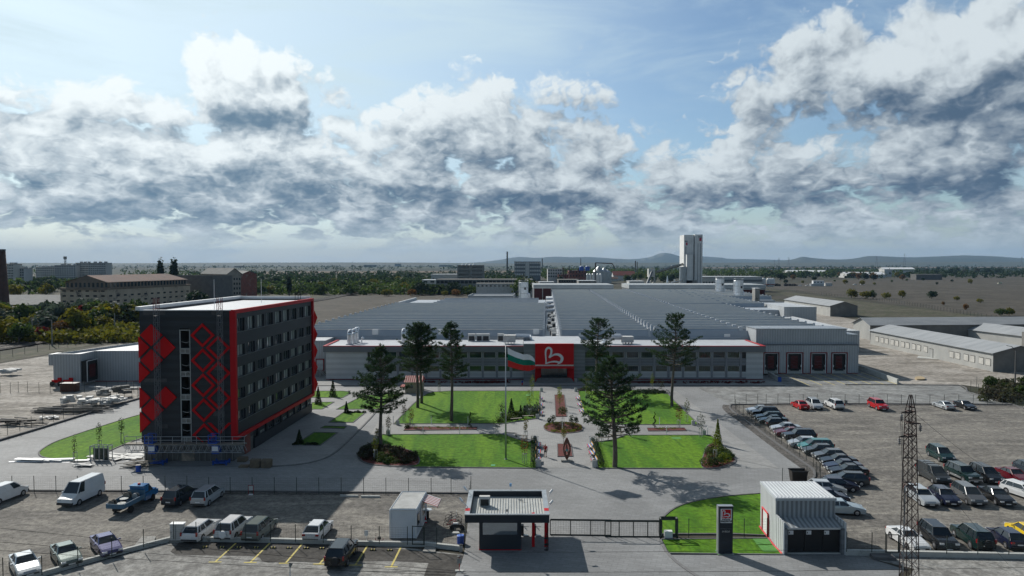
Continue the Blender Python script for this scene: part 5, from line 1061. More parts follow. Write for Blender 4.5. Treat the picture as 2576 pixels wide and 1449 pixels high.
# plants
def rv(rr):
 while True:
  v=Vector((rr.uniform(-1,1),rr.uniform(-1,1),rr.uniform(-1,1)))
  if .05<v.length<1:return v.normalized()
def leaf(b,p,n,s_,rr,asp=.7):
 u=n.cross(rv(rr));
 if u.length<1e-3:u=Vector((1,0,0))
 u.normalize();w=n.cross(u);k=len(b.v)
 b.v+=[tuple(p-u*s_),tuple(p-w*s_*asp*.6+u*s_*.1),tuple(p+u*s_),tuple(p+w*s_*asp)];b.f.append((k,k+1,k+2,k+3))
def tuft(b,p,d,s_,rr,n=16):
 for _ in range(n):
  q=(d*.7+rv(rr)).normalized();tip=p+q*s_*rr.uniform(.7,1.15);w=q.cross(rv(rr))*(s_*.17);k=len(b.v)
  b.v+=[tuple(p-w*.7),tuple(p+w*.7),tuple(tip+w*.5),tuple(tip-w*.3)];b.f.append((k,k+1,k+2,k+3))
def pine(base,H,zc,prof,seed,label,lean=(0,0),trunks=1,off2=None,dens=1.0,r0=.26,bare=.0,gap=.80):
 rr=random.Random(seed);t=thing('pine_tree',base,label,'pine tree','tall pines on the lawns');tr=MB();br=MB();nd=MB()
 bases=[Vector(base)]+([Vector(off2)]if off2 is not None else[])
 for bi,B in enumerate(bases):
  top=Vector((bases[0].x+lean[0]+bi*.4,bases[0].y+lean[1]+bi*.3,H-bi*1.2));seg=9;P_=[]
  for i in range(seg+1):
   f=i/seg;p=B.lerp(top,f);p+=Vector((math.sin(f*5+seed)*.12,math.cos(f*4+seed)*.1,0))*(1 if 0<i<seg else 0);P_.append(p)
  for i in range(seg):tr.tube(P_[i],P_[i+1],r0*(1-i/seg)**.8+.03,r0*(1-(i+1)/seg)**.8+.03,8,cap=False)
  nz=int((H-zc)/.42)
  for i in range(nz):
   z=zc+(H-.25-zc)*(i+rr.random()*.6)/nz;f=(z-B.z)/(top.z-B.z);
   if f>1:continue
   c=P_[min(seg-1,int(f*seg))].lerp(P_[min(seg,int(f*seg)+1)],f*seg-int(f*seg));ff=(z-zc)/(H-zc)
   R0=0
   for(a,ra),(q,rb)in zip(prof[:-1],prof[1:]):
    if a<=ff<=q:R0=ra+(rb-ra)*(ff-a)/(q-a)
   nb=rr.choice((4,5,6))if R0>.8 else 4;a0=rr.random()*6.28
   for k in range(nb):
    if rr.random()>gap and R0>1.5:continue
    a=a0+k*2*math.pi/nb+rr.uniform(-.35,.35);L_=R0*rr.uniform(.62,1.12);rise=.10+.35*ff+rr.uniform(-.08,.12)
    dv=Vector((math.cos(a),math.sin(a),rise));prev=c;ns=4;pts=[c]
    for j in range(1,ns+1):
     q=j/ns;pts.append(c+Vector((dv.x*L_*q,dv.y*L_*q,L_*(rise*q+.16*q*q-.10*q*(1-ff)))))
    for j in range(ns):br.tube(pts[j],pts[j+1],.055*(1-j/ns)*(L_/3+.25)+.012,.055*(1-(j+1)/ns)*(L_/3+.25)+.010,4,cap=False)
    nt=int((5+L_*7.0)*dens)
    for j in range(nt):
     q=rr.uniform(.30 if L_>1 else .1,1.0)**.7;ii=min(ns-1,int(q*ns));p=pts[ii].lerp(pts[ii+1],q*ns-ii)
     side=Vector((-math.sin(a),math.cos(a),0))*rr.uniform(-1,1)*L_*.26*(1.15-q*.5);p=p+side+Vector((0,0,rr.uniform(-.02,.26)))
     tuft(nd,p,(Vector((math.cos(a)*.5,math.sin(a)*.5,.9))+side*.4).normalized(),rr.uniform(.22,.35),rr,10)
  tuft(nd,top,Vector((0,0,1)),.4,rr,20)
 tr.build('trunk',M['bark'],t,smooth=True);br.build('branches',M['bark'],t);nd.build('crown',M['needles'],t);return t
b1=g('Q',640,808)
pine(b1,14.3,4.7,[(0,2.6),(.10,4.2),(.28,4.1),(.45,3.2),(.62,2.7),(.8,1.5),(1,.25)],11,'broad pine with the left curved flower bed at its foot')
b2=g('Q',1060,378);b3=g('Q',1106,326)
pine(b2,15.3,6.3,[(0,2.4),(.12,3.6),(.4,3.5),(.65,2.8),(.85,1.7),(1,.3)],21,'twin stemmed pine rising beside the small chapel',off2=b3,lean=(.1,.6),dens=.95,gap=.85)
pine(g('Q',1448,530),16.3,6.9,[(0,2.2),(.12,2.8),(.35,2.3),(.6,2.0),(.75,1.9),(.9,.9),(1,.2)],31,'slender single pine near the middle of the upper left lawn',dens=.95)
pine(g('D',1501,988),14.9,6.6,[(0,1.6),(.12,2.2),(.38,4.0),(.55,3.2),(.78,2.2),(1,.2)],41,'pine standing just right of the red entrance',lean=(.2,0))
pine(g('P',1028,1058),13.9,4.0,[(0,3.0),(.12,3.6),(.26,4.9),(.45,3.9),(.62,3.4),(.8,2.0),(1,.3)],51,'nearest and darkest pine on the front right lawn',lean=(-.5,.2),dens=1.05,r0=.3,gap=.8)
pine(g('P',1682,362),16.8,7.2,[(0,3.6),(.14,5.0),(.42,4.2),(.66,2.6),(.86,1.6),(1,.25)],61,'rightmost tall pine at the right edge of the upper right lawn',lean=(.6,0),dens=.85)
def crown_mesh(seed,n=520,sh=(1,1,.85),size=.13,lobes=8,open_=.35):
 rr=random.Random(seed);b=MB();L_=[(Vector((0,0,0)),.72)]
 for i in range(lobes):d=rv(rr);d.z=abs(d.z)*.9-.3;L_.append((Vector((d.x*.55*sh[0],d.y*.55*sh[1],d.z*.62*sh[2])),rr.uniform(.30,.5)))
 for i in range(n):
  c,r=rr.choice(L_[1:])if rr.random()>.15 else L_[0];d=rv(rr);p=c+Vector((d.x*sh[0],d.y*sh[1],d.z*sh[2]))*r*rr.uniform(.72,1.08)
  leaf(b,p,(d+rv(rr)*.8).normalized(),size*rr.uniform(.6,1.3),rr)
 z0,z1=min(v[2]for v in b.v),max(v[2]for v in b.v);r_=sorted(math.hypot(v[0],v[1])for v in b.v)[int(len(b.v)*.97)]
 b.v=[(x/r_,y/r_,(z-z0)/(z1-z0))for x,y,z in b.v];return b
CRN={}
def get_crown(kind,m):
 k=(kind,m)
 if k not in CRN:
  spec={'r0':dict(seed=1),'r1':dict(seed=2,lobes=6),'r2':dict(seed=3,sh=(.8,.8,1.1)),'r3':dict(seed=4,sh=(1.1,1,.7),lobes=10),'pop':dict(seed=5,sh=(.30,.30,1.6),n=1300,size=.085,lobes=16),'bush':dict(seed=6,sh=(1.1,1,.55),n=360)}[kind]
  me=crown_mesh(**spec).mesh('crown');me.materials.append(M[m]);CRN[k]=me
 return CRN[k]
trunk_me=MB().tube((0,0,0),(.0,0,1),.07,.04,6).tube((0,0,.5),(.3,.1,1.1),.035,.02,5).tube((0,0,.6),(-.25,-.15,1.1),.03,.02,5).mesh('trunk');trunk_me.materials.append(M['bark'])
TC=[0]
def tree(p,h,w,kind,m,label,group=None,trunk=.22,cat='tree',name='leafy_tree'):
 t=thing(name,p,label,cat,group,0);o=bpy.data.objects.new('crown',get_crown(kind,m));C.objects.link(o);o.parent=t
 sz={'pop':2.9,'bush':1.2,'r2':2.0,'r3':1.45}.get(kind,1.65);TC[0]+=1
 o.location=(0,0,h*trunk);o.scale=(w/2,w/2,h*(1-trunk));o.rotation_euler=(0,0,TC[0]*2.399)
 o2=bpy.data.objects.new('trunk',trunk_me);C.objects.link(o2);o2.parent=t;o2.scale=(h*.5,h*.5,h*(trunk+.25));return t
rr=random.Random(77)
def row(n,f,hs,mats,label,group,kinds=('r0','r1','r2','r3'),ws=(.8,1.15),tr=.12):
 for i in range(n):
  u,v=f(i);p=g('D',u,v);h=rr.uniform(*hs);tree(p,h,h*rr.uniform(*ws),rr.choice(kinds),rr.choice(mats),label,group,tr)
named=[(18,862,9,10,'leaf_yellow','yellow green tree at the left edge beside the railway'),(48,866,7,8,'leaf','round green tree second from the left edge by the railway'),(66,858,4.5,5,'leaf_orange','small orange shrub by the railway near the concrete mast'),(85,842,8,8,'leaf_yellow','yellow topped tree behind the catenary masts'),(110,845,9,11,'leaf_silver','large silvery green tree between the two left catenary masts'),(106,857,5,5,'leaf_red','small reddish shrub between the left catenary masts'),(155,852,6.5,7,'leaf_orange','orange tree right of the second catenary mast'),(185,848,11,11,'leaf_yellow','tallest yellow green tree of the railway belt'),(215,843,8,7,'leaf','green tree right of the tallest yellow one'),(208,822,9,8,'leaf_red','rust coloured tree behind the railway belt'),(250,832,9.5,10,'leaf','green tree in the middle of the belt below the derelict factory'),(262,836,7,7,'leaf_yellow','bright yellow green tree left of the twin masts'),(310,826,8,8,'leaf_yellow','yellow tree right of the twin catenary masts'),(338,822,7,8,'leaf','green tree touching the left edge of the charcoal block')]
for(u,v,h,w_,m,lab)in named:tree(g('D',u,v),h,w_,'r%d'%(int(u)%4),m,lab,'trees beside the railway',.1)
row(34,lambda i:(-150+i*15.0,838-i*.5+rr.uniform(-14,4)),(7,11.5),['leaf_dark','leaf','leaf','leaf_silver','leaf_yellow'],'dark tree in the mixed belt between railway and derelict factory','background trees of the railway belt',ws=(1,1.4),tr=.06)
row(16,lambda i:(70+(i%8)*10+rr.uniform(-4,4),735-(i//8)*14+rr.uniform(-4,4)),(9,13),['leaf_dark','leaf','leaf_dark'],'dark tree in the group between brick chimney and derelict factory','trees behind the brick chimney')
tree(g('D',33,760),12,12,'r0','leaf_yellow','yellow tree right of the brick chimney',None);tree(g('D',116,752),12,11,'r1','leaf_yellow','yellow green tree left of the derelict factory',None)
tree(g('D',498,778),11.5,12,'r2','leaf_dark','dark green tree between the two derelict factories',None,.05)
for(u,vt,w_,lab)in((403,646,11,'left one of two dark poplars behind the derelict factory'),(437,643,13,'right one of two dark poplars behind the derelict factory')):
 Y_=560;p=hy('D',u,vt,Y_);tree(Vector((p.x,Y_,0)),p.z,w_/F*Y_*1.7,'pop','leaf_dark',lab,'two poplars',.04,name='poplar')
p=hy('D',727,691,560);tree(Vector((p.x,560,0)),p.z,4.5,'pop','leaf_dark','narrow dark poplar in the belt right of the charcoal block',None,.04,name='poplar')
def belt(u0,u1,v0,v1):return lambda i:(rr.uniform(u0,u1),v0+(v1-v0)*rr.random()**.8)
row(85,belt(640,1300,706,744),(7,11),['leaf','leaf','leaf_dark','leaf','leaf_yellow','leaf_dark'],'green tree in the dense belt beyond the fallow plot','trees of the belt beyond the halls',ws=(1,1.35),tr=.03)
row(24,belt(930,1290,736,745),(4,6),['leaf_yellow','leaf_yellow','leaf','leaf_orange'],'low yellowing shrub at the near edge of the belt behind the left hall','yellowing shrubs behind the left hall',kinds=('bush','r3'),ws=(1.2,1.7),tr=.0)
tree(g('D',1310,752),15.5,18,'r0','leaf','big round olive tree behind the left filter silo',None,.03)
row(24,belt(1400,1725,697,716),(9,13),['leaf','leaf_dark','leaf_yellow','leaf'],'tree in the group between grain silos and white tower','trees left of the white tower',tr=.05)
row(34,belt(1925,2330,690,706),(9,13),['leaf','leaf_dark','leaf_dark','leaf_yellow','leaf_orange'],'tree in the belt along the far side of the brown field','trees beyond the brown field',tr=.05)
row(30,belt(2200,2640,680,696),(12,16),['leaf_dark','leaf_dark','leaf','leaf_mauve'],'tall dark tree in the wood at the far right','trees of the dark wood at right',tr=.05)
for(u,v,h,w_,m,kd,lab)in((2142,750,7.5,9,'leaf_yellow','r2','dark and yellow bush at the left of the field bushes'),(2178,752,6,9,'leaf_yellow','r3','second field bush from the left, yellow green'),(2196,752,7,6,'leaf','r1','upright green field bush third from the left'),(2228,752,5,7,'leaf_yellow','bush','low yellow field bush fourth from the left'),(2270,750,6,6,'leaf_yellow','r0','lone bush in the field, fifth from the left'),(2343,752,6,8,'leaf_dark','r0','round dark green bush alone in the brown field'),(2407,757,3.5,4,'leaf_yellow','bush','small yellow bush right of the round dark one'),(2430,780,4,3,'leaf_orange','r2','thin orange sapling in the brown field'),(2372,768,2.6,2.4,'leaf_orange','r2','small orange sapling below the round dark bush'),(2465,762,3,4.5,'leaf_yellow','bush','low pale bush near the right edge of the field'),(2518,795,4,6,'leaf','bush','left one of two low bushes by the right field fence'),(2538,795,4.5,5,'leaf_yellow','r1','right one of two low bushes by the right field fence')):
 tree(g('D',u,v),h,w_,kd,m,lab,'bushes in the brown field',.04)
row(14,lambda i:(1940+i*38+rr.uniform(-8,8),706+rr.uniform(0,12)),(3,7),['leaf','leaf_dark','leaf_yellow'],'small scattered bush on the far edge of the brown field','small bushes on the far field edge',kinds=('bush','r3'),tr=.0)
def wood(name,n,f,hs,m,label,q=14,seed=1):
 r2=random.Random(seed);b=MB()
 for i in range(n):
  u,v=f(r2);p=g('D',u,v);h=r2.uniform(*hs);w_=h*r2.uniform(.7,1.4);s_=h*.28
  for k in range(q):d=rv(r2);leaf(b,p+Vector((d.x*w_*.6,d.y*w_*.6,h*.5+d.z*h*.45)),(d+rv(r2)).normalized(),s_,r2)
 tag(b.build(name,M[m]),label,'woodland',None,'stuff')
wood('distant_woodland',900,lambda r:(r.uniform(480,1340),688+34*r.random()),(7,11),'leaf_dark','distant dark tree strips between the fields left of centre',14,1)
wood('distant_woodland',420,lambda r:(r.uniform(-80,1300),668+12*r.random()),(9,16),'leaf_dark','farthest hazy tree strips near the left horizon',9,2)
wood('distant_woodland',420,lambda r:(r.uniform(1300,2650),668+14*r.random()),(9,15),'leaf_dark','farthest hazy tree strips near the right horizon',9,3)
wood('distant_woodland',260,lambda r:(r.uniform(1760,2300),684+14*r.random()),(8,13),'leaf','continuous tree belt behind the white long building at right',16,4)
wood('distant_woodland',1100,lambda r:(r.uniform(640,1300),706+36*r.random()),(4.5,8),'leaf','unbroken green undergrowth filling the belt beyond the halls',16,12)
wood('distant_woodland',420,lambda r:(r.uniform(1920,2620),676+24*r.random()),(8,12),'leaf_dark','dark wood filling the far side of the brown field',16,13)
wood('distant_woodland',300,lambda r:(r.uniform(-80,640),684+60*r.random()),(7,11),'leaf','green trees filling the gaps behind the derelict factory',16,14)
wood('distant_woodland',420,lambda r:(r.uniform(1365,1725),682+20*r.random()),(9,13),'leaf','green belt filling the gaps between grain silos and white tower',16,15)
wood('weed_cover',700,lambda r:(r.uniform(-100,350),858-r.uniform(-100,350)*.0+r.uniform(-26,6)),(1.6,4.2),'leaf_yellow','low weeds and brambles along the foot of the railway belt',12,5)
wood('weed_cover',160,lambda r:(r.uniform(2470,2640),r.uniform(968,1012)),(.8,2.0),'leaf_mauve','wild weeds in the corner right of the road gate',14,6)
row(6,lambda i:((2508,2530,2566,2580,2598,2490)[i],(975,985,1000,970,990,980)[i]),(1.4,3.2),['leaf_dark','leaf'],'dark bush in the weedy corner at the right edge','bushes in the weedy corner',kinds=('r0','bush'),tr=.05)
def blob_plant(b,c,r,n,s_,rr,sq=1.0):
 for _ in range(n):d=rv(rr);leaf(b,c+Vector((d.x*r[0],d.y*r[1],d.z*r[2]))*rr.uniform(.55,1.05)**sq,(d+rv(rr)*.7).normalized(),s_*rr.uniform(.6,1.3),rr)
def sapling(k,x,y,h,w_,m,label,stake=True,seed=1,n=150,cz=.62,hh=.34,group='staked young trees of the park'):
 p=g(k,x,y);p.z=.06;rr=random.Random(seed*13+5);t=thing('young_tree',p,label,'young tree',group);tr=MB();tr.tube(p,p+Vector((.02,0,h*.8)),.035,.015,6)
 for _ in range(5):q=h*rr.uniform(.4,.75);d=rv(rr);tr.tube(p+Vector((0,0,q)),p+Vector((d.x*w_*.3,d.y*w_*.3,q+h*.15)),.014,.008,4)
 tr.build('trunk',M['bark'],t);b=MB();blob_plant(b,p+Vector((0,0,h*cz)),(w_/2,w_/2,h*hh),n,.10,rr);b.build('crown',M[m],t)
 if stake:
  b=MB()
  for q in range(3):a=q*2.09+.5;c=p+Vector((.28*math.cos(a),.28*math.sin(a),0));b.tube(c,c+Vector((0,0,1.35)),.032,seg=6)
  for q in range(3):a=q*2.09+.5;a2=a+2.09;b.bar(p+Vector((.28*math.cos(a),.28*math.sin(a),1.28)),p+Vector((.28*math.cos(a2),.28*math.sin(a2),1.28)),.04)
  b.build('stakes',M['lowwall'],t)
for i,a in enumerate((('Q',726,700,3.3,.9,'leaf_mauve','thin brown leaved young tree left of the left long mulch bed'),('Q',905,538,3.0,1.0,'leaf_mauve','young tree at the lower left corner of the upper left lawn'),('Q',985,602,3.4,1.1,'leaf_orange','young tree with orange brown leaves in the left long mulch bed'),('Q',575,972,3.3,1.0,'leaf_yellow','yellow green young tree in the left curved flower bed'),('Q',600,780,2.3,.8,'leaf_yellow','small yellow young tree at the foot of the broad left pine'),('Q',1972,700,3.6,1.6,'leaf','green young tree beside the grey benches left of centre'),('Q',2022,520,3.0,1.4,'leaf_dark','round headed young tree left of the flagpole on the upper lawn'),('Q',2298,752,3.8,.8,'leaf_yellow','columnar yellow young tree by the benches right of the flagpole'),('Q',2285,1020,4.0,1.1,'leaf_orange','orange yellow young tree nearest the front bench hedge'),('Q',1308,198,2.8,.7,'leaf_mauve','bare young tree at the top of the upper left lawn'),('S',702,1345,5.2,1.3,'leaf_lime','tall lime green columnar tree at the shrub group right of the flagpole'),('S',735,1110,4.8,1.2,'leaf_lime','yellow green columnar tree behind the lime one by the path'),('S',1438,1110,5.2,1.5,'leaf_lime','yellow green young tree at the top left of the upper right lawn'),('S',1458,1190,4.6,1.2,'leaf_lime','lime young tree half hidden by the nearest pine'),('S',2283,1018,4.0,.9,'leaf_lime','slender yellow young tree at the top of the upper right lawn'),('P',1762,612,3.8,1.2,'leaf_red','red leaved young tree in the right mulch bed'),('P',1852,542,4.0,1.2,'leaf','young tree at the right edge of the upper right lawn'),('P',2015,712,3.8,1.3,'leaf_dark','young tree at the top right corner of the front right lawn'),('P',2180,972,4.2,1.3,'leaf_lime','yellow green young tree in the right curved flower bed'),('P',875,790,3.2,1.2,'leaf_dark','young tree by the benches left of the nearest pine trunk'),('P',1215,715,2.6,1.0,'leaf_dark','young tree just right of the nearest pine trunk'),('E',962,1448,3.8,.7,'leaf_mauve','nearly bare staked tree at the left of the left lawn'),('E',1280,1290,4.0,.9,'leaf','middle staked tree of the left lawn'),('E',1567,1190,3.9,.9,'leaf','staked tree of the left lawn nearest the charcoal block'))):
 sapling(*a,seed=i,n=70 if 'bare' in a[6]else 170)
for i,a in enumerate((('P',395,340,3.9,1.0,'leaf_lime','upper lime green young tree in the long red mulch bed'),('P',400,410,3.6,1.3,'leaf_lime','lower lime green young tree in the long red mulch bed'),('P',442,800,2.8,.9,'leaf_yellow','thin yellow young tree behind the sculpture'),('P',322,590,2.0,1.1,'leaf_dark','small dark tree at the left of the round flower bed'),('P',278,585,1.4,.7,'leaf_dark','smallest shrub tree at the left rim of the round flower bed'),('P',535,590,1.9,1.1,'leaf_dark','small dark tree at the right of the round flower bed'),('P',585,590,1.6,.8,'leaf_dark','shrub tree at the right rim of the round flower bed'))):
 sapling(*a,stake=False,seed=40+i,n=190,group='unstaked young trees of the central path')
sapling('P',430,590,3.3,1.7,'leaf','bright green ball headed tree in the round flower bed',True,60,420,.74,.22)
def conifer(k,x,y,h,w_,m,label,name='small_conifer',spiral=False,seed=1):
 p=g(k,x,y);p.z=.06;rr=random.Random(seed);t=thing(name,p,label,'small conifer');b=MB();MB().tube(p,p+Vector((0,0,h*.8)),.04,.02,6).build('trunk',M['bark'],t)
 if spiral:
  for i in range(420):f=rr.random();a=f*14;r=.42*(1-f*.75);c=p+Vector((math.cos(a)*r*.6,math.sin(a)*r*.6,.15+f*(h-.2)));d=rv(rr);leaf(b,c+d*r*.38,d,.07,rr)
 else:
  for i in range(int(260*h**.8*1.4)):f=rr.random()**1.4;a=rr.random()*6.28;r=w_/2*(1-f)*rr.uniform(.6,1.1)+.03;d=Vector((math.cos(a),math.sin(a),.3));leaf(b,p+Vector((d.x*r,d.y*r,.05+f*h)),(d+rv(rr)*.6).normalized(),.11,rr)
 b.build('foliage',M[m],t)
conifer('S',468,1335,2.9,1.5,'leaf_dark','blue green cone shaped spruce in the shrub group right of the flagpole',seed=1);conifer('S',588,1300,1.3,.55,'leaf_dark','left one of two little dark columns in the shrub group',seed=2);conifer('S',640,1285,1.1,.55,'leaf_dark','right one of two little dark columns in the shrub group',seed=3)
conifer('R',425,1085,3.2,1.6,'leaf_dark','feathery conifer on the upper lawn right of the charcoal block',seed=4);conifer('R',235,1185,3.2,1.4,'leaf_dark','feathery conifer close to the charcoal block corner',seed=5);conifer('R',598,1300,2.0,.9,'leaf_dark','dark pointed thuja on the middle side lawn',seed=6);conifer('G',2245,885,1.9,1.2,'leaf_dark','dark pointed thuja on the nearest side lawn',seed=7)
conifer('P',2205,800,3.6,1.3,'leaf_lime','tall two tone thuja in the right curved flower bed',seed=8);conifer('Q',1660,612,2.6,1,'leaf_dark','spiral clipped topiary in the left long mulch bed','spiral_topiary',True,9);conifer('P',1482,615,2.6,1,'leaf_dark','spiral clipped topiary in the right mulch bed','spiral_topiary',True,10)
def shrubs(name,k,pts,n,r,hh,m,label,cat='shrub',s_=.12,seed=1,per=60):
 rr=random.Random(seed);P_=kp(k,pts);b=MB();k_=0
 xs=[p.x for p in P_];ys=[p.y for p in P_]
 def inside(x,y):
  c=False;j=len(P_)-1
  for i in range(len(P_)):
   if(P_[i].y>y)!=(P_[j].y>y)and x<(P_[j].x-P_[i].x)*(y-P_[i].y)/(P_[j].y-P_[i].y)+P_[i].x:c=not c
   j=i
  return c
 while k_<n:
  x,y=rr.uniform(min(xs),max(xs)),rr.uniform(min(ys),max(ys))
  if not inside(x,y):continue
  k_+=1;q=r*rr.uniform(.7,1.2);z=hh*rr.uniform(.6,1.1);blob_plant(b,Vector((x,y,z*.5)),(q,q,z*.55),per,s_,rr)
 return tag(b.build(name,M[m]),label,cat)
shrubs('shrub_bed','Q',[(390,925),(420,870),(480,830),(640,825),(740,860),(560,1000),(440,980)],60,.5,.8,'leaf_mauve','dark mauve shrubs filling the left part of the left curved bed',seed=1)
shrubs('shrub_bed','Q',[(650,830),(880,865),(1050,940),(1035,1030),(860,1030),(800,930)],60,.5,.8,'leaf_mauve','dark mauve shrubs filling the right part of the left curved bed',seed=2)
shrubs('shrub_bed','Q',[(560,990),(620,930),(800,920),(860,1020),(700,1035)],34,.5,.7,'leaf','green shrubs in the middle of the left curved bed',seed=3)
shrubs('shrub_bed','P',[(2050,960),(2090,860),(2210,830),(2330,900),(2390,970),(2250,1000)],60,.5,.8,'leaf','green shrubs filling the back of the right curved bed',seed=4)
for i,(x,y,r,m,lab)in enumerate(((2075,1055,.85,'leaf','leftmost of the round clipped shrubs in the right curved bed'),(2150,1040,.7,'leaf_dark','second round clipped shrub in the right curved bed'),(2215,1035,.7,'leaf','third round clipped shrub in the right curved bed'),(2290,1010,.9,'leaf_lime','rightmost bronze round shrub in the right curved bed'))):
 p=g('P',x,y);b=MB();rr3=random.Random(i);blob_plant(b,Vector((p.x,p.y,r*.75)),(r,r,r*.8),420,.1,rr3,.3);tag(b.build('round_shrub',M[m]),lab,'shrub','round shrubs of the right curved bed')
shrubs('shrub_group','S',[(300,1420),(330,1340),(560,1330),(820,1270),(825,1340),(600,1370),(470,1400),(400,1425)],60,.5,.8,'leaf','loose green shrubs behind the curved benches left of the path',seed=5)
shrubs('shrub_group','S',[(640,1330),(640,1250),(820,1230),(825,1330)],34,.6,1.3,'leaf_silver','pale grey green shrub at the path end of the shrub group',seed=6)
shrubs('shrub_group','S',[(510,1310),(570,1290),(580,1310),(520,1325)],8,.4,.6,'leaf_lime','small yellow shrub beside the cone shaped spruce',seed=7)
shrubs('shrub_row','P',[(1250,215),(1400,185),(1620,200),(1630,220),(1400,222)],44,.6,.7,'leaf_dark','low dark shrub row along the top of the upper right lawn',seed=8)
p=g('P',1555,192);b=MB();blob_plant(b,Vector((p.x,p.y,1.4)),(.9,.9,1.2),140,.12,random.Random(4));tag(b.build('weeping_shrub',M['leaf_mauve']),'brown weeping shrub at the top right of the upper right lawn','shrub')
shrubs('shrub_row','P',[(610,178),(700,160),(760,170),(760,185),(620,190)],12,.5,.5,'leaf_mauve','brown shrubs at the top left corner of the upper right lawn',seed=9)
shrubs('yellow_edging','P',[(220,610),(250,560),(430,548),(640,585),(655,625),(560,660),(430,668),(310,658),(300,640),(430,655),(600,630),(620,600),(430,565),(280,580),(250,620),(300,650)],110,.28,.4,'leaf_lime','yellow green edging plants around the round bed','edging plants',.07,10,30)
shrubs('heather_patch','P',[(290,610),(330,570),(430,560),(560,570),(600,610),(540,640),(430,650),(330,640)],60,.35,.6,'leaf_mauve','brown heather filling the middle of the round bed','heather',.07,11,40)
shrubs('grass_tufts','Q',[(1000,600),(1640,606),(1640,628),(1000,626)],60,.25,.3,'leaf_lime','pale grass tufts along the left long mulch bed','grass tufts',.07,12,18)
shrubs('grass_tufts','P',[(1480,615),(1740,612),(1760,630),(1490,636)],30,.25,.3,'leaf_lime','pale grass tufts along the right mulch bed','grass tufts',.07,13,18)
shrubs('heather_clump','Q',[(925,605),(985,600),(985,630),(925,632)],8,.35,.8,'leaf_mauve','brown heather clump at the left end of the left mulch bed','heather',.08,14)
for i,(k,x0,x1,y,lab)in enumerate((('S',0,452,903,'long dark red flower row at the foot of the office left of the entrance'),('R',1815,2576,908,'dark red flower row under the slender pine by the office wall'),('R',1575,1735,905,'short dark red flower row by the office right of the chapel'),('P',1285,1730,92,'dark red flower row at the office wall behind the nearest pine'),('P',1815,2740,92,'longest dark red flower row at the right end of the office'))):
 shrubs('flower_row',k,[(x0,y-8),(x1,y-8),(x1,y+8),(x0,y+8)],int((x1-x0)/9),.35,.45,'leaf_red',lab,'flowers',.1,20+i,26)
def hedge(k,p0,p1,w_,h,label,seed):
 a,c=g(k,*p0),g(k,*p1);rr=random.Random(seed);b=MB();n=int((c-a).length*150)
 d=(c-a).normalized();nn=Vector((d.y,-d.x,0))
 for i in range(n):
  q=rr.random();s_=rr.choice((0,1,2));y=rr.uniform(-1,1);z=rr.random();
  if s_==0:y=math.copysign(1,y)
  elif s_==1:z=1
  p=a.lerp(c,q)+nn*(y*w_/2)+Vector((0,0,.1+z*h*(1-.12*abs(math.sin(q*(c-a).length*3)))));leaf(b,p,(nn*y+Vector((0,0,z))+rv(rr)*.6).normalized(),.09,rr)
 tag(b.build('hedge',M['leaf_dark']),label,'hedge','low hedges of the path')
hedge('P',(100,755),(98,1065),.75,.75,'clipped dark hedge left of the front part of the path',1);hedge('P',(785,765),(875,1065),.75,.75,'clipped dark hedge right of the front part of the path',2)
shrubs('low_hedge','Q',[(205,440),(260,430),(430,430),(460,436),(300,442)],16,.35,.4,'leaf_dark','low dark planting at the top of the middle side lawn',seed=31);shrubs('low_hedge','G',[(2170,905),(2230,880),(2400,890),(2510,908)],16,.35,.4,'leaf_dark','low dark planting along the front of the nearest side lawn',seed=32)
# vehicles
CR['U']=(1849,1006.3,.1367);CR['V']=(2289.3,1119.5,.204);CR['W']=(1572.3,628.9,.1953)
M['carglass']=glass_mat('car_glass',(.018,.024,.028),.04);M['headlamp']=mat('headlamp_glass',(.55,.58,.6),.15,spec=.8,coat=1);M['taillamp']=mat('tail_lamp_red',(.28,.008,.01),.25,coat=.6)
M['plate']=mat('number_plate',(.7,.7,.68),.5);M['rim']=mat('alloy_rim',(.42,.43,.45),.35,metal=.7)
SPEC={'sedan':(4.5,1.75,1.42,.22,.92,.74,.93,.85,.15,-.85,-1.5,.31,1.33),'coupe':(4.45,1.76,1.34,.20,.88,.70,.90,.75,.05,-.75,-1.7,.32,1.32),'hatch':(4.1,1.72,1.45,.22,.93,.76,.92,.85,.2,-1.35,-1.9,.30,1.27),'wagon':(4.65,1.76,1.48,.22,.93,.76,.95,.95,.25,-1.75,-2.15,.32,1.36),'minivan':(4.5,1.8,1.68,.24,1.0,.84,1.0,1.3,.45,-1.75,-2.1,.32,1.38),'suv':(4.6,1.85,1.74,.32,1.08,.98,1.1,.95,.4,-1.8,-2.15,.37,1.35),'small_van':(4.6,1.85,1.82,.25,1.1,.9,1.1,1.45,.65,-2.1,-2.24,.32,1.5),'big_van':(5.1,1.95,2.35,.3,1.25,.95,1.25,1.75,1.0,-2.4,-2.5,.33,1.55)}
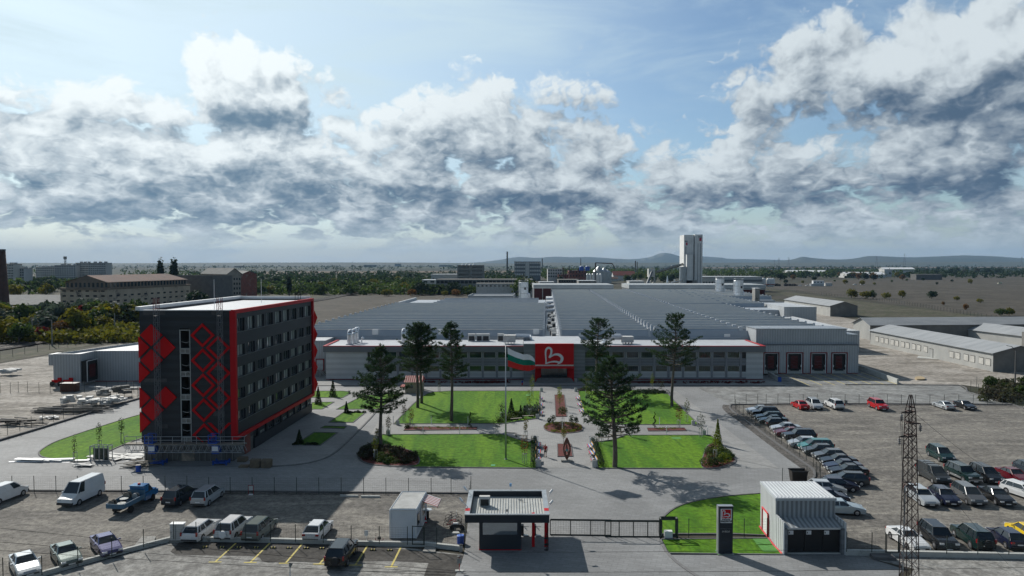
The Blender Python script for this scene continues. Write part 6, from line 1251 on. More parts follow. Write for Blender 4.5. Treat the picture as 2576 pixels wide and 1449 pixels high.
def car_proto(kind):
 L,W,H,gz_,bz,hz_,tz_,xc,xt,xr,xb,wr,wb=SPEC[kind];hl=L/2;root=bpy.data.objects.new('proto',None)
 def part(b,nm,m,parent=root,smooth=False):
  me=b.mesh(nm);me.materials.append(M[m]if isinstance(m,str)else m);o=bpy.data.objects.new(nm,me);o.parent=parent
  if smooth:me.polygons.foreach_set('use_smooth',[True]*len(me.polygons))
  return o
 ra=wr+.05
 def arch(cx):return[(cx-ra*math.cos(q),gz_+.02+max(0,(wr-gz_-.02)+ra*math.sin(q)))for q in[math.pi*(-.12+1.24*k/7)for k in range(8)]]
 prof=[(-hl+.12,gz_+.02)]+arch(-wb)+arch(wb)+[(hl-.15,gz_+.02),(hl,gz_+.18),(hl-.01,.56),(hl-.10,hz_-.06),(hl-.45,hz_+.04),(xc,bz+.03)]
 if kind in('sedan','coupe'):prof+=[(xb,bz+.05),(-hl+.12,tz_+.02),(-hl+.02,tz_-.10),(-hl,.52),(-hl+.02,gz_+.15)]
 else:prof+=[(xb,bz),(-hl+.04,bz-.06),(-hl,.55),(-hl+.02,gz_+.15)]
 b=MB();n=len(prof);sl4=[(-1,0),(-.88,.035),(.88,.035),(1,0)]
 for s_,dz in sl4:
  for x,z in prof:
   hw=W/2*(1-.05*max(0,(z-.55))**2*2)*(1-.10*abs(x/hl)**5);b.v.append((x,s_*hw,z+(dz if z>.6 else 0)))
 for k in range(3):
  for i in range(n):j=(i+1)%n;b.f.append((k*n+i,k*n+j,(k+1)*n+j,(k+1)*n+i))
 b.f.append(tuple(range(n))[::-1]);b.f.append(tuple(3*n+i for i in range(n)))
 wt,wm=W*.345,W*.45
 rb=[(xt+.04,wt),(xr-.03,wt),(xr-.03,-wt),(xt+.04,-wt)];k0=len(b.v)
 for(x,y)in rb:b.v.append((x,y,H-.07))
 for(x,y)in rb:b.v.append((x*.97,y*.86,H))
 b.f+=[(k0,k0+1,k0+5,k0+4),(k0+1,k0+2,k0+6,k0+5),(k0+2,k0+3,k0+7,k0+6),(k0+3,k0,k0+4,k0+7),(k0+4,k0+5,k0+6,k0+7)]
 for s_ in(-1,1):
  for(x0,x1)in((xc,xt),(xb,xr)):b.bar((x0,s_*wm,bz),(x1,s_*wt,H-.05),.075)
  for f in((.5,.82)if kind in('wagon','minivan','suv')else(.5,)):xx0=xc+(xb-xc)*f;xx1=xt+(xr-xt)*(f*1.05-.03);b.bar((xx0,s_*(wm+.012),bz),(xx1,s_*(wt+.012),H-.06),.06)
  b.box(xc-.32,s_*(W/2+.10),bz+.08,.12,.2,.12)
  if kind in('big_van','small_van'):
   x0=xc-1.05;A=[(x0,s_*(wm+.02),bz-.02),(xb-.01,s_*(wm+.02),bz-.02),(xr-.02,s_*(wt+.02),H-.06),(xt-.62,s_*(wt+.02),H-.06)];b.face(A if s_<0 else A[::-1])
 if kind in('big_van',):b.face([(xb-.03,wm,bz-.02),(xb-.03,-wm,bz-.02),(xr-.06,-wt,H-.06),(xr-.06,wt,H-.06)])
 part(b,'body','white')
 b=MB();k0=0
 b.v=[(xc,wm,bz),(xb,wm,bz),(xb,-wm,bz),(xc,-wm,bz),(xt,wt,H-.06),(xr,wt,H-.06),(xr,-wt,H-.06),(xt,-wt,H-.06)];b.f=[(0,4,5,1),(1,5,6,2),(2,6,7,3),(3,7,4,0),(4,7,6,5)]
 part(b,'windows','carglass')
 b=MB();b.box(0,0,gz_+.03,L*.86,W*.86,.05);b.box(hl-.04,0,.44,.12,W*.72,.10);b.box(-hl+.05,0,gz_+.16,.12,W*.86,.12);b.box(hl-.06,0,gz_+.12,.12,W*.84,.1)
 if 'van' in kind and kind!='minivan':b.box(hl-.06,0,.42,.2,W*.92,.26)
 part(b,'trim','blacktrim')
 for sx_ in(-1,1):
  for sy_ in(-1,1):
   b=MB();k=18;pr=[(wr*.62,.10),(wr,.09),(wr,-.09),(wr*.62,-.10)]
   for(r,y)in pr:
    for i in range(k):t_=2*math.pi*i/k;b.v.append((r*math.cos(t_),y*sy_,r*math.sin(t_)))
   for q in range(3):
    for i in range(k):j=(i+1)%k;b.f.append((q*k+i,q*k+j,(q+1)*k+j,(q+1)*k+i))
   b.f.append(tuple(3*k+i for i in range(k)))
   w_=part(b,'wheel','black');w_.location=(sx_*wb,sy_*(W/2-.085),wr)
   b=MB();b.v=[(wr*.64*math.cos(2*math.pi*i/14),.085*sy_,wr*.64*math.sin(2*math.pi*i/14))for i in range(14)]+[(0,.105*sy_,0)];b.f=[(i,(i+1)%14,14)for i in range(14)]
   part(b,'rim','rim',w_)
 for s_ in(-1,1):
  b=MB();b.box(hl-.07,s_*W*.35,hz_-.12,.14,.36,.14);part(b,'headlight','headlamp')
  b=MB();zt_=tz_-.14
  if kind in('suv','wagon','minivan','small_van','big_van'):b.box(-hl+.035,s_*W*.43,bz-.02,.14,.14,.34)
  else:b.box(-hl+.02,s_*W*.37,zt_,.12,.3,.16)
  part(b,'tail_light','taillamp')
 b=MB();b.box(hl+.015,0,.40,.02,.5,.11);part(b,'number_plate','plate');b=MB();b.box(-hl-.015,0,.62,.02,.5,.11);part(b,'number_plate','plate')
 return root
PROTO={};PAINT={}
def paintm(c,metal=0):
 if c not in PAINT:PAINT[c]=paint('car_paint',c,metal)
 return PAINT[c]
COL={'white':(.70,.71,.71),'silver':(.46,.49,.51),'black':(.012,.013,.015),'navy':(.012,.016,.040),'dgreen':(.010,.028,.026),'grey':(.12,.125,.13),'dgrey':(.045,.05,.052),'maroon':(.12,.010,.018),'red':(.42,.010,.014),'teal':(.05,.20,.20),'tealdark':(.008,.034,.034),'yellow':(.72,.50,.02),'greygreen':(.16,.185,.17),'purple':(.10,.095,.21),'pale':(.42,.50,.54),'slate':(.03,.042,.055),'cream':(.62,.60,.40),'palegreen':(.17,.21,.19)}
def car(p,head,kind,colr,label,group=None,sc_=1.0,cat=None,extra=None,small=False):
 if kind not in PROTO:PROTO[kind]=car_proto(kind)
 P_=PROTO[kind];t=thing('parked_van' if 'van' in kind and kind!='minivan' else 'parked_car',(p.x,p.y,.048),label,cat or('van' if kind in('small_van','big_van')else 'car'),group,R(head))
 for ch in P_.children:
  if small and ch.name.split('.')[0]in('number_plate','trim'):continue
  o=ch.copy();C.objects.link(o);o.parent=t
  if ch.name.startswith('body'):o.material_slots[0].link='OBJECT';o.material_slots[0].material=paintm(COL[colr],.25 if colr in('silver','grey','purple','pale','palegreen')else 0)
  for g2 in ch.children:o2=g2.copy();C.objects.link(o2);o2.parent=o
 L,W,H,gz_,bz=SPEC[kind][:5]
 if extra and 'spare' in extra:
  s_=MB();
  for i in range(16):pass
  k=16;s_.v=[(-L/2-y,.36*math.cos(2*math.pi*i/k)*r-.1,.85+.36*math.sin(2*math.pi*i/k)*r)for(r,y)in((1,-.02),(1,.16),(.8,.2))for i in range(k)]
  for q in range(2):
   for i in range(k):j=(i+1)%k;s_.f.append((q*k+i,q*k+j,(q+1)*k+j,(q+1)*k+i))
  s_.f.append(tuple(2*k+i for i in range(k)));s_.build('spare_wheel',M['white']if 'white' in extra else M['black'],t,world=False)
 if extra and 'rails' in extra:
  for y in(-W*.34,W*.34):MB().bar((.3,y,H+.03),(-1.7,y,H+.03),.025).build('roof_rail',M['fascia'],t,world=False)
 if extra and 'bars' in extra:
  s_=MB()
  for x in(.0,-.9):s_.bar((x,-W*.38,H+.1),(x,W*.38,H+.1),.04);s_.bar((x,-W*.38,H-.03),(x,-W*.38,H+.1),.04);s_.bar((x,W*.38,H-.03),(x,W*.38,H+.1),.04)
  s_.build('roof_bars',M['black'],t,world=False)
 if extra and 'twotone' in extra:
  s_=MB();
  for y in(-1,1):s_.box(0,y*(W/2+.005),.48,2.0,.03,.22)
  s_.box(2.25,0,.5,.12,W*.9,.22);s_.build('silver_cladding',M['steel'],t,world=False)
 return t
def fr(k,x,y,head,L=4.5):
 p=g(k,x,y);return p-Vector((math.cos(R(head)),math.sin(R(head)),0))*L/2
G1='cars parked in the left gravel car park';G2='row of cars nosed to the kerb of the right car park';G3='cars along the rear fence of the right car park';G4='cars in the rows at the right edge'
car(g('H',60,470),80,'small_van','white','small white panel van cut off by the left edge of the photo',G1)
car(g('H',1055,478),-97,'big_van','white','white high panel van parked nose first toward the camera at left',G1)
car(g('H',2325,490),83,'minivan','slate','dark slate minivan seen from behind right of the blue pickup',G1,extra='rails')
car(g('I',425,490),86,'minivan','silver','silver minivan seen from behind beside the slate minivan',G1,extra='rails')
car(g('I',345,925),85,'wagon','white','white estate car behind the low wall beside the white cabinet',G1)
car(g('I',760,915),85,'suv','white','white off-roader with white spare wheel cover behind the low wall',G1,extra='spare white rails')
car(g('I',1095,925),85,'minivan','greygreen','grey green minivan behind the low wall beside the white off-roader',G1)
car(g('I',1845,930),85,'hatch','white','white hatchback alone behind the low wall',G1)
car(g('I',2150,1245),87,'suv','black','large black off-roader with spare wheel on the yellow lined asphalt',None,extra='spare rails')
car(g('H',1365,1130),-46,'sedan','purple','purple blue saloon nearest the open concrete slab behind the low wall',G1)
car(g('H',850,1255),-46,'sedan','palegreen','grey green saloon, middle one of three facing the low wall',G1)
car(g('H',320,1390),-46,'sedan','silver','silver saloon at the bottom left corner of the photo',G1)
colm=[(205,250,'sedan','silver','silver saloon at the far end of the kerb row',''),(290,312,'suv','black','black off-roader second from the far end of the kerb row','spare rails'),(362,380,'wagon','dgreen','very dark green estate third from the far end of the kerb row','rails'),(430,440,'sedan','dgreen','dark green saloon fourth from the far end of the kerb row',''),(565,500,'hatch','black','black hatchback parked tail first in the kerb row',''),(655,585,'sedan','silver','silver saloon between black hatchback and maroon coupe in the kerb row',''),(725,665,'coupe','maroon','maroon coupe in the kerb row',''),(885,745,'suv','black','tall black off-roader next to the maroon coupe in the kerb row',''),(985,865,'hatch','silver','silver hatchback beside the teal minivan in the kerb row',''),(1180,935,'minivan','teal','bright teal minivan in the kerb row',''),(1252,1005,'hatch','dgrey','charcoal hatchback right after the teal minivan',''),(1440,1100,'hatch','grey','mid grey hatchback in the kerb row',''),(1565,1200,'sedan','black','black saloon between grey hatchback and navy saloon',''),(1645,1300,'sedan','navy','navy saloon with round lamps in the kerb row',''),(1730,1390,'sedan','black','black saloon next to the dark estate at the near end of the row','')]
for(x,y,kd,cl,lab,ex)in colm:
 hd_=358 if 'tail first' in lab else 178;p=fr('U',x,y,178,SPEC[kd][0]);car(p,hd_,kd,cl,lab,G2,extra=ex)
car(g('M',290,270),172,'wagon','dgrey','dark grey estate with red tail lamps at the near end of the kerb row',G2,extra='rails');car(g('M',190,345),-8,'hatch','navy','blue black hatchback facing right behind the grey shed',G2);car(g('M',20,385),-8,'hatch','silver','silver hatchback half hidden behind the grey shed roof',G2)
car(g('M',55,495),-8,'hatch','navy','small navy car mostly hidden behind the grey shed',G2);car(g('M',215,640),-8,'sedan','pale','pale blue silver saloon emerging from behind the grey shed',G2)
car(g('U',1195,155),91,'sedan','red','bright red saloon seen from behind near the rear fence',G3);car(g('U',1460,150),-95,'minivan','silver','silver minivan facing the camera beside the red saloon',G3);car(g('U',1825,150),89,'suv','white','white off-roader seen from behind near the rear fence',G3)
car(g('O',1968,1308),-92,'suv','red','red off-roader alone by the rear fence',G3,.95);car(g('N',1650,385),90,'coupe','silver','silver coupe seen from behind at the right end of the rear fence',G3);car(g('N',1895,385),-92,'coupe','black','black coupe beside the silver coupe at the rear fence',G3)
for(x,y,hd_,kd,cl,lab,ex)in((375,175,-95,'minivan','tealdark','dark teal minivan standing alone above the right rows',''),(280,430,-92,'small_van','dgrey','black passenger van with roof bars behind the lattice pylon','bars'),(650,425,-88,'suv','dgreen','dark green off-roader with silver lower panels','twotone rails'),(925,430,-92,'minivan','black','black minivan between green off-roader and maroon saloon',''),(1280,440,-88,'sedan','maroon','maroon saloon at the right edge of the car park',''),(1480,360,-90,'hatch','slate','dark blue car just cut by the right edge',''),(140,700,-95,'wagon','silver','silver estate seen through the lattice pylon',''),(420,700,-96,'hatch','navy','dark navy hatchback in the second row from the front',''),(720,690,-97,'minivan','grey','grey brown minivan in the second row from the front',''),(1065,695,-96,'sedan','black','black saloon in the second row from the front',''),(1400,640,-75,'wagon','white','white silver estate at the right edge',''),(340,1225,-97,'suv','black','large black off-roader facing the camera in the front row','rails'),(765,1215,85,'suv','dgreen','green off-roader with spare wheel seen from behind in the front row','spare rails'),(1190,1215,85,'hatch','navy','navy hatchback seen from behind in the front row',''),(1430,1150,85,'hatch','yellow','yellow hatchback cut by the right edge in the front row','')):
 car(g('V',x,y),hd_,kd,cl,lab,G4,extra=ex)
car(g('M',1075,1045),-88,'coupe','white','white coupe behind the foot of the lattice pylon',G4)
for i,(x,y,hd_,kd,cl,lab)in enumerate(((2100,462,180,'sedan','white','leftmost tiny white car by the far white cabin'),(2152,462,180,'hatch','white','second tiny white car by the far white cabin'),(2212,462,180,'sedan','dgrey','tiny dark car by the far white cabin'),(2252,464,170,'hatch','white','third tiny white car by the far white cabin'),(2350,464,180,'wagon','white','tiny white estate beside the far white cabin'))):car(g('W',x,y),hd_,kd,cl,lab,'tiny cars by the far cabin',small=True)
car(g('d',875,478),180,'sedan','white','tiny white car on the field track, left one of two','tiny cars on the field track',small=True);car(g('d',950,476),0,'sedan','white','tiny white car on the field track, right one of two','tiny cars on the field track',small=True)
car(g('d',2332,468),180,'big_van','cream','small cream minibus alone in the brown field',None,small=True)
tp_=g('H',1720,560);t=thing('flatbed_truck',(tp_.x,tp_.y,.048),'blue flatbed pickup loaded with cable drums in the left car park','truck',None,R(84));bl=paintm((.03,.16,.36))
b=MB();b.prism([(.7,-.95),(2.75,-.85),(2.75,.85),(.7,.95)],.45,1.25);b.build('cab',bl,t,world=False);b=MB()
b.v=[(2.1,.9,1.25),(.75,.92,1.25),(.75,-.92,1.25),(2.1,-.9,1.25),(1.45,.78,1.98),(.78,.8,2.0),(.78,-.8,2.0),(1.45,-.78,1.98)];b.f=[(0,4,5,1),(1,5,6,2),(2,6,7,3),(3,7,4,0),(4,7,6,5)];b.build('windows',M['carglass'],t,world=False)
b=MB();b.box(1.0,0,2.03,1.1,1.62,.08);b.box(.72,0,1.62,.06,1.75,.8);
for y in(-.86,.86):b.bar((2.1,y,1.25),(1.5,y*.9,1.98),.08);b.box(1.0,y,1.6,.5,.08,.74)
b.box(2.9,0,.75,.5,1.6,.5);b.build('roof',bl,t,world=False)
b=MB();b.box(-1.2,0,.82,3.5,1.95,.1)
for y in(-.98,.98):b.box(-1.2,y,1.05,3.5,.05,.42)
b.box(-2.95,0,1.05,.05,1.95,.42);b.box(.52,0,1.25,.05,1.95,.8);b.build('load_bed',mat('worn_blue',(.05,.14,.24),.7,(.10,.16,.2),3),t,world=False)
MB().box(-1,0,.6,3.6,.8,.2).build('chassis',M['black'],t,world=False);MB().lathe((1.0,0,2.07),[(.12,0),(.16,.02),(.16,.12),(.1,.16)],10).build('beacon',M['redframe'],t,world=False)
for x,y in((2.05,-.82),(2.05,.82),(-1.7,-.85),(-1.7,.85)):
 o=MB();o.tube((x,y-.12,.36),(x,y+.12,.36),.36,seg=18);o.build('wheel',M['black'],t,world=False)
def drum(dx,dy,dz,r,w_,flat,lab,m='timber'):
 c=Vector((tp_.x,tp_.y,.048))+Matrix.Rotation(R(84),3,'Z')@Vector((dx,dy,dz));u_=thing('cable_drum',c,lab,'cable drum','cable drums on the blue pickup');ax=Vector((0,0,1))if flat else Vector((math.cos(R(84)),math.sin(R(84)),0))
 for s_ in(-1,1):MB().tube(c+ax*(s_*w_/2),c+ax*(s_*(w_/2+.04)),r,seg=18).build('flange',M[m],u_)
 MB().tube(c-ax*w_/2,c+ax*w_/2,r*.55,seg=12).build('cable',M['black'],u_)
drum(-1.1,.3,1.05,.42,.3,True,'pale topped cable drum lying flat in the middle of the pickup bed','lowwall');drum(-2.2,-.2,1.0,.42,.2,True,'pale topped cable drum lying flat near the tail of the pickup bed','lowwall');drum(-2.4,.65,1.2,.32,.4,False,'brown cable drum standing at the rear left corner of the pickup bed');drum(-.2,.5,1.25,.38,.35,False,'brown cable drum standing just behind the pickup cab');drum(-.1,-.35,1.2,.33,.3,False,'grey cable drum standing behind the pickup cab','steel')
# fences
def fence(pts,h,label,sp=2.5,z0=0.0,posts=None,pr=.035,rows=8,m='postgreen',vert=.0,group='dark green mesh fences'):
 P_=[Vector((p[0],p[1],0))for p in pts];t=thing('mesh_fence',P_[0],label,'fence',group);wm_=MB();pp=[]
 for i in range(len(P_)-1):
  d=P_[i+1]-P_[i];n=max(1,round(d.length/sp))if not posts else 1;pp+=[P_[i]+d*(k/n)for k in range(n)]
  for k in range(rows):z=z0+.08+(h-z0-.2)*k/(rows-1);wm_.tube(P_[i]+Vector((0,0,z)),P_[i+1]+Vector((0,0,z)),.0055,seg=3,cap=False)
  if vert:
   for k in range(int(d.length/vert)):q=P_[i]+d*(k*vert/d.length);wm_.tube(q+Vector((0,0,z0+.05)),q+Vector((0,0,h-.1)),.003,seg=3,cap=False)
 pp.append(P_[-1])
 for p in pp:MB().tube(p+Vector((0,0,z0)),p+Vector((0,0,h)),pr,seg=6).build('post',M[m],t)
 wm_.build('wire_mesh',M[m],t);return t
hp=lambda k,xs,y:[g(k,x,y)for x in xs]
fence([g('H',-140,373)]+hp('H',(157,440,722,1000,1283,1565,1847,2128,2410),376)+[g('I',x,394+(x-437)*.004)for x in(437,712,995,1280,1567,1853,2141,2430)]+[g('J',x,y)for x,y in((463,404),(755,405),(1045,406),(1302,407),(1558,385))],1.95,'long dark mesh fence along the rear of the left car park',posts=1,vert=.25)
fence([g('J',1558,385),g('J',1535,560),g('J',1510,760),g('J',1490,930),g('J',1475,1112)],2.0,'mesh fence running beside the left side of the gatehouse',posts=1,vert=.2)
lw=[g('H',-200,1700),g('H',107,1580),g('H',560,1449),g('H',1000,1320),g('H',1640,1145),g('H',2235,992),g('I',110,995),g('I',1000,1012),g('I',2000,1040),g('J',120,1055),g('J',960,1068),g('J',1415,1118)]
t=thing('low_wall',lw[3],'low pale concrete wall between left gravel car park and marked asphalt','wall');ribbon(MB(),lw,.3,0,.42).build('concrete_body',M['lowwall'],t)
wl=lambda k,x,y:g(k,x,y,.42)
fence([wl('H',-60,1500),wl('H',40,1470),wl('H',541,1440),wl('H',1005,1320),wl('H',1442,1200),wl('H',1850,1080),wl('H',2238,975)]+[wl('I',x,y)for x,y in((272,982),(590,988),(911,998),(1230,1005),(1552,1015),(1910,1022),(2270,1030))]+[wl('J',x,y)for x,y in((378,1038),(740,1047))],2.1,'mesh fence on top of the low wall of the left car park',z0=.42,posts=1,vert=.25)
fence([wl('J',958,1050),wl('J',1118,1055),wl('J',1430,1075)],2.1,'short mesh fence on the low wall right of the small gate',z0=.42,posts=1,vert=.2)
a,c=wl('J',805,1046),wl('J',950,1050);t=thing('pedestrian_gate',a,'small green steel gate standing on the low wall by the container','gate');b=MB()
for p in(a,c):b.bar(p,p+Vector((0,0,1.75)),.06)
b.bar(a+Vector((0,0,1.7)),c+Vector((0,0,1.7)),.06);b.bar(a+Vector((0,0,.05)),c+Vector((0,0,.05)),.06);b.build('frame',M['postgreen'],t)
fence([g('E',x,y)for x,y in((-60,1165),(98,1120),(257,1075),(405,1030),(549,985),(688,948),(818,908),(945,865),(1070,825),(1185,800),(1295,765),(1405,740),(1507,700),(1606,675),(1701,645),(1785,618))],2.15,'dark mesh fence between the left road and the dirt yard',posts=1,z0=.3)
fence([g('E',x,y)for x,y in((-100,556),(5,555),(135,558),(237,545),(355,545),(503,553),(647,548),(795,550),(940,545),(1087,548),(1230,540),(1375,530),(1522,525),(1631,522),(1723,545),(1775,612))],2.2,'dark mesh fence in front of the grey annex',posts=1)
fence([g('N',x,344+x*.003)for x in(-750,-620,-488,-390,-255,-120,35,196,356,517,678,839,1002,1164,1327,1492,1657,1823,1990,2157,2325,2490)],2.0,'long dark mesh fence along the rear of the right car park',posts=1,rows=7)
fence([g('U',x,y)for x,y in((10,190),(75,250),(150,305),(222,365),(298,412),(378,470),(460,530),(552,600),(645,662),(747,735),(852,820),(960,895),(1068,960),(1190,1050),(1310,1130),(1440,1232),(1560,1330),(1490,1445))],2.0,'dark mesh fence curving along the kerb row of the right car park',posts=1,vert=.3)
fence([g('L',x,y)for x,y in((1383,262),(1697,232),(1815,235),(1870,200))],1.9,'short mesh fence behind the grey shed near the black bin',posts=1,vert=.3)
fence([g('K',1965,968),g('K',2108,970),g('K',2468,972),g('L',890,968),g('L',1185,962)],1.95,'mesh fence across the lawn behind the sign pillar',posts=1,vert=.3)
rwl=[g('M',270,1180),g('M',770,1190),g('M',1500,1205),g('M',2000,1215),g('M',2576,1228),g('M',3400,1245)]
t=thing('low_wall',rwl[2],'low pale concrete wall in front of the right car park','wall');ribbon(MB(),rwl,.35,0,.5).build('concrete_body',M['lowwall'],t)
wm2=lambda x,y:g('M',x,y,.5)
fence([wm2(290,1135),wm2(615,1145),wm2(790,1148)],2.3,'short mesh fence on the low wall right of the grey shed',z0=.5,posts=1,vert=.3)
fence([wm2(x,y)for x,y in((965,1150),(1185,1158),(1580,1162),(1980,1170),(2380,1176),(2780,1184),(3180,1190))],2.1,'mesh fence on the low wall in front of the right car park',z0=.5,posts=1,vert=.3)
a,c=wm2(805,1148),wm2(955,1150);t=thing('pedestrian_gate',a,'small green steel gate on the low wall beside the lattice pylon','gate');b=MB()
for p in(a,c):b.bar(p,p+Vector((0,0,1.65)),.06)
b.bar(a+Vector((0,0,1.6)),c+Vector((0,0,1.6)),.06);b.bar(a,c,.06);b.build('frame',M['postgreen'],t)
fence([g('N',x,y)for x,y in((1962,200),(2050,225),(2140,250),(2240,275),(2330,300),(2410,330),(2490,352),(2560,380))],2.1,'dark mesh fence by the weedy corner at the right edge',posts=1)
fence([g('N',1962,190),g('N',2030,150),g('N',2180,175)],2.4,'rusty gate fence at the end of the service road',posts=1)
fence([g('d',x,y)for x,y in((250,548),(420,568),(640,590),(900,612),(1150,640),(1400,678),(1650,718),(1900,762),(2150,808),(2400,846),(2700,890))],2.2,'long dark field fence crossing the brown field at right',4.5,rows=5,pr=.06)
fence([g('A',x,y)for x,y in((-300,1290),(0,1220),(250,1175),(500,1130),(760,1085),(1000,1045),(1200,1010),(1400,975))],2.0,'dark fence running beside the railway at left',4.5,rows=5,pr=.05)
# furniture of the park
def bench(k,x,y,rz,label,rainbow=True,group=None,L=1.7):
 p=g(k,x,y);p.z=.066;t=thing('park_bench',p,label,'bench',group,rz);cols=[(.5,.03,.03),(.05,.2,.5),(.6,.6,.6),(.6,.35,.03)]
 for i in range(4):MB().box(0,-.2+i*.13,.45,L,.11,.035).build('seat_slat',BM[i]if rainbow else M['timber'],t,world=False)
 if rainbow:
  for i in range(3):MB().box(0,.32+i*.04,.58+i*.13,L,.03,.11).build('backrest_slat',BM[(i+1)%4],t,world=False)
 for s_ in(-1,1):
  b=MB();b.bar((s_*L*.4,-.25,0),(s_*L*.4,.1,.43),.05);b.bar((s_*L*.4,.35,0),(s_*L*.4,-.1,.43),.05)
  if rainbow:b.bar((s_*L*.4,.28,.4),(s_*L*.4,.42,.9),.05)
  b.build('leg',M['black'],t,world=False)
 return t
BM=[mat('slat_red',(.5,.04,.04),.6),mat('slat_blue',(.06,.2,.5),.6),mat('slat_white',(.62,.62,.62),.6),mat('slat_orange',(.55,.28,.04),.6)]
for i,(x,y,s_,lab)in enumerate(((155,835,1,'rainbow slatted bench at the rear of the left front hedge'),(158,915,1,'rainbow slatted bench in the middle of the left front hedge'),(155,1005,1,'rainbow slatted bench at the near end of the left front hedge'),(738,850,-1,'rainbow slatted bench at the rear of the right front hedge'),(758,930,-1,'rainbow slatted bench in the middle of the right front hedge'),(783,1020,-1,'rainbow slatted bench at the near end of the right front hedge'),(190,295,1,'farthest rainbow bench on the left side of the upper path'),(187,368,1,'middle rainbow bench on the left side of the upper path'),(183,462,1,'nearest rainbow bench on the left side of the upper path'),(600,290,-1,'farthest rainbow bench on the right side of the upper path'),(620,365,-1,'middle rainbow bench on the right side of the upper path'),(640,440,-1,'nearest rainbow bench on the right side of the upper path'))):
 bench('P',x,y,R(90)*s_-(R(3)if s_>0 else-R(3)),lab,True,'rainbow benches along the path')
for(k,x,y,rz,lab)in(('Q',2190,530,20,'left grey backless bench in front of the shrub group'),('Q',2325,500,12,'right grey backless bench in front of the shrub group'),('Q',2128,700,-24,'left grey backless bench on the lower curve beside the flagpole'),('Q',2250,730,-20,'right grey backless bench on the lower curve beside the flagpole'),('P',895,755,14,'left grey backless bench behind the nearest pine trunk'),('P',1045,712,20,'right grey backless bench behind the nearest pine trunk')):bench(k,x,y,R(rz),lab,False,'grey backless benches',2.0)
def bin_(k,x,y,lab,h=.75,r=.3):
 p=g(k,x,y);p.z=.066;t=thing('litter_bin',p,lab,'litter bin','pale concrete litter bins');MB().lathe(p,[(r*.9,0),(r,.03),(r,h),(r*.8,h+.02),(r*.7,h-.1)],14).build('bin_body',M['lowwall'],t);MB().lathe(p+Vector((0,0,h-.12)),[(r*.68,0),(r*.68,.05)],12).build('liner',M['blacktrim'],t)
for a in(('P',152,1055,'litter bin at the near left corner of the path',.95,.36),('P',797,1060,'litter bin at the near right corner of the path',.95,.36),('P',115,765,'litter bin behind the rear end of the left front hedge'),('P',768,780,'litter bin behind the rear end of the right front hedge'),('P',143,503,'litter bin at the end of the benches left of the upper path'),('P',188,193,'litter bin at the far left corner of the upper path'),('P',580,193,'litter bin at the far right corner of the upper path'),('P',1927,578,'litter bin at the lower right corner of the upper right lawn'),('P',2050,690,'litter bin at the top right corner of the front right lawn'),('Q',832,575,'litter bin at the lower left corner of the upper left lawn'),('Q',722,690,'litter bin left of the left long mulch bed'),('P',577,82,'litter bin at the right side of the red entrance'),('P',90,82,'litter bin at the left side of the red entrance')):bin_(*a)
def lamp(k,x,y,lab,h=1.1):
 p=g(k,x,y);p.z=.06;t=thing('bollard_lamp',p,lab,'bollard lamp','low white bollard lamps');MB().tube(p,p+Vector((0,0,h)),.05,seg=8).build('post',M['white'],t);MB().lathe(p+Vector((0,0,h)),[(.07,0),(.07,.14),(.05,.16)],8).build('lamp_head',M['steel'],t)
for a in(('Q',1217,570,'bollard lamp left of the slender pine on the upper left lawn edge'),('Q',1637,568,'bollard lamp beside the spiral topiary on the upper left lawn edge'),('Q',782,565,'bollard lamp at the left end of the upper left lawn'),('Q',1123,682,'left bollard lamp on the front left lawn edge'),('Q',1542,682,'right bollard lamp on the front left lawn edge'),('Q',664,685,'bollard lamp beside the broad left pine'),('P',1540,575,'bollard lamp on the lower edge of the upper right lawn'),('P',1620,692,'bollard lamp on the top edge of the front right lawn'),('P',2090,695,'bollard lamp at the top right corner of the front right lawn'),('P',1972,578,'bollard lamp at the right corner of the upper right lawn'),('P',148,800,'bollard lamp behind the left front hedge'),('P',742,800,'bollard lamp behind the right front hedge'),('P',427,640,'bollard lamp in the round flower bed')):lamp(*a)
fp=g('Q',2070,970);t=thing('flagpole',fp,'tall grey flagpole standing on the front left lawn','flagpole');ph=15.2
MB().tube(fp,fp+Vector((0,0,ph)),.14,.05,10).build('pole',M['steel'],t,smooth=True);MB().lathe(fp+Vector((0,0,.05)),[(.2,0),(.2,.05),(.16,.1)],12).build('base_plate',M['steel'],t);MB().lathe(fp+Vector((0,0,ph)),[(.04,0),(.09,.06),(.05,.14)],8).build('finial',M['steel'],t)
def hs(x,y):return hy('S',x,y,fp.y)
top=[(420,450),(470,480),(520,505),(570,520),(620,537),(665,535),(705,545),(740,570),(768,605)];bot=[(424,695),(470,708),(520,722),(570,735),(620,748),(665,757),(710,752),(750,735),(778,705)]
t=thing('flag',hs(430,450),'white green and red striped flag blowing from the flagpole','flag');fm_={'white':mat('flag_white',(.75,.75,.76),.8),'green':mat('flag_green',(.0,.17,.11),.8),'red':mat('flag_red',(.55,.02,.015),.8)}
NX,NZ=32,24
def fpnt(i,j):
 f=i/NX*8;k=min(7,int(f));q=f-k;tx=top[k][0]*(1-q)+top[k+1][0]*q;ty=top[k][1]*(1-q)+top[k+1][1]*q;bx=bot[k][0]*(1-q)+bot[k+1][0]*q;by=bot[k][1]*(1-q)+bot[k+1][1]*q;w_=j/NZ
 p=hs(tx*(1-w_)+bx*w_,ty*(1-w_)+by*w_);x_=i/NX;p.y+=math.sin(x_*9+w_*2.2)*.30*x_**.6+math.sin(x_*21-w_*4)*.08*x_;return p
for bi,nm in enumerate(('white','green','red')):
 b=MB()
 for j in range(bi*8,bi*8+9):
  for i in range(NX+1):b.v.append(tuple(fpnt(i,j)))
 for j in range(8):
  for i in range(NX):a=j*(NX+1)+i;b.f.append((a,a+NX+1,a+NX+2,a+1))
 b.build(nm+'_stripe',fm_[nm],t,smooth=True)
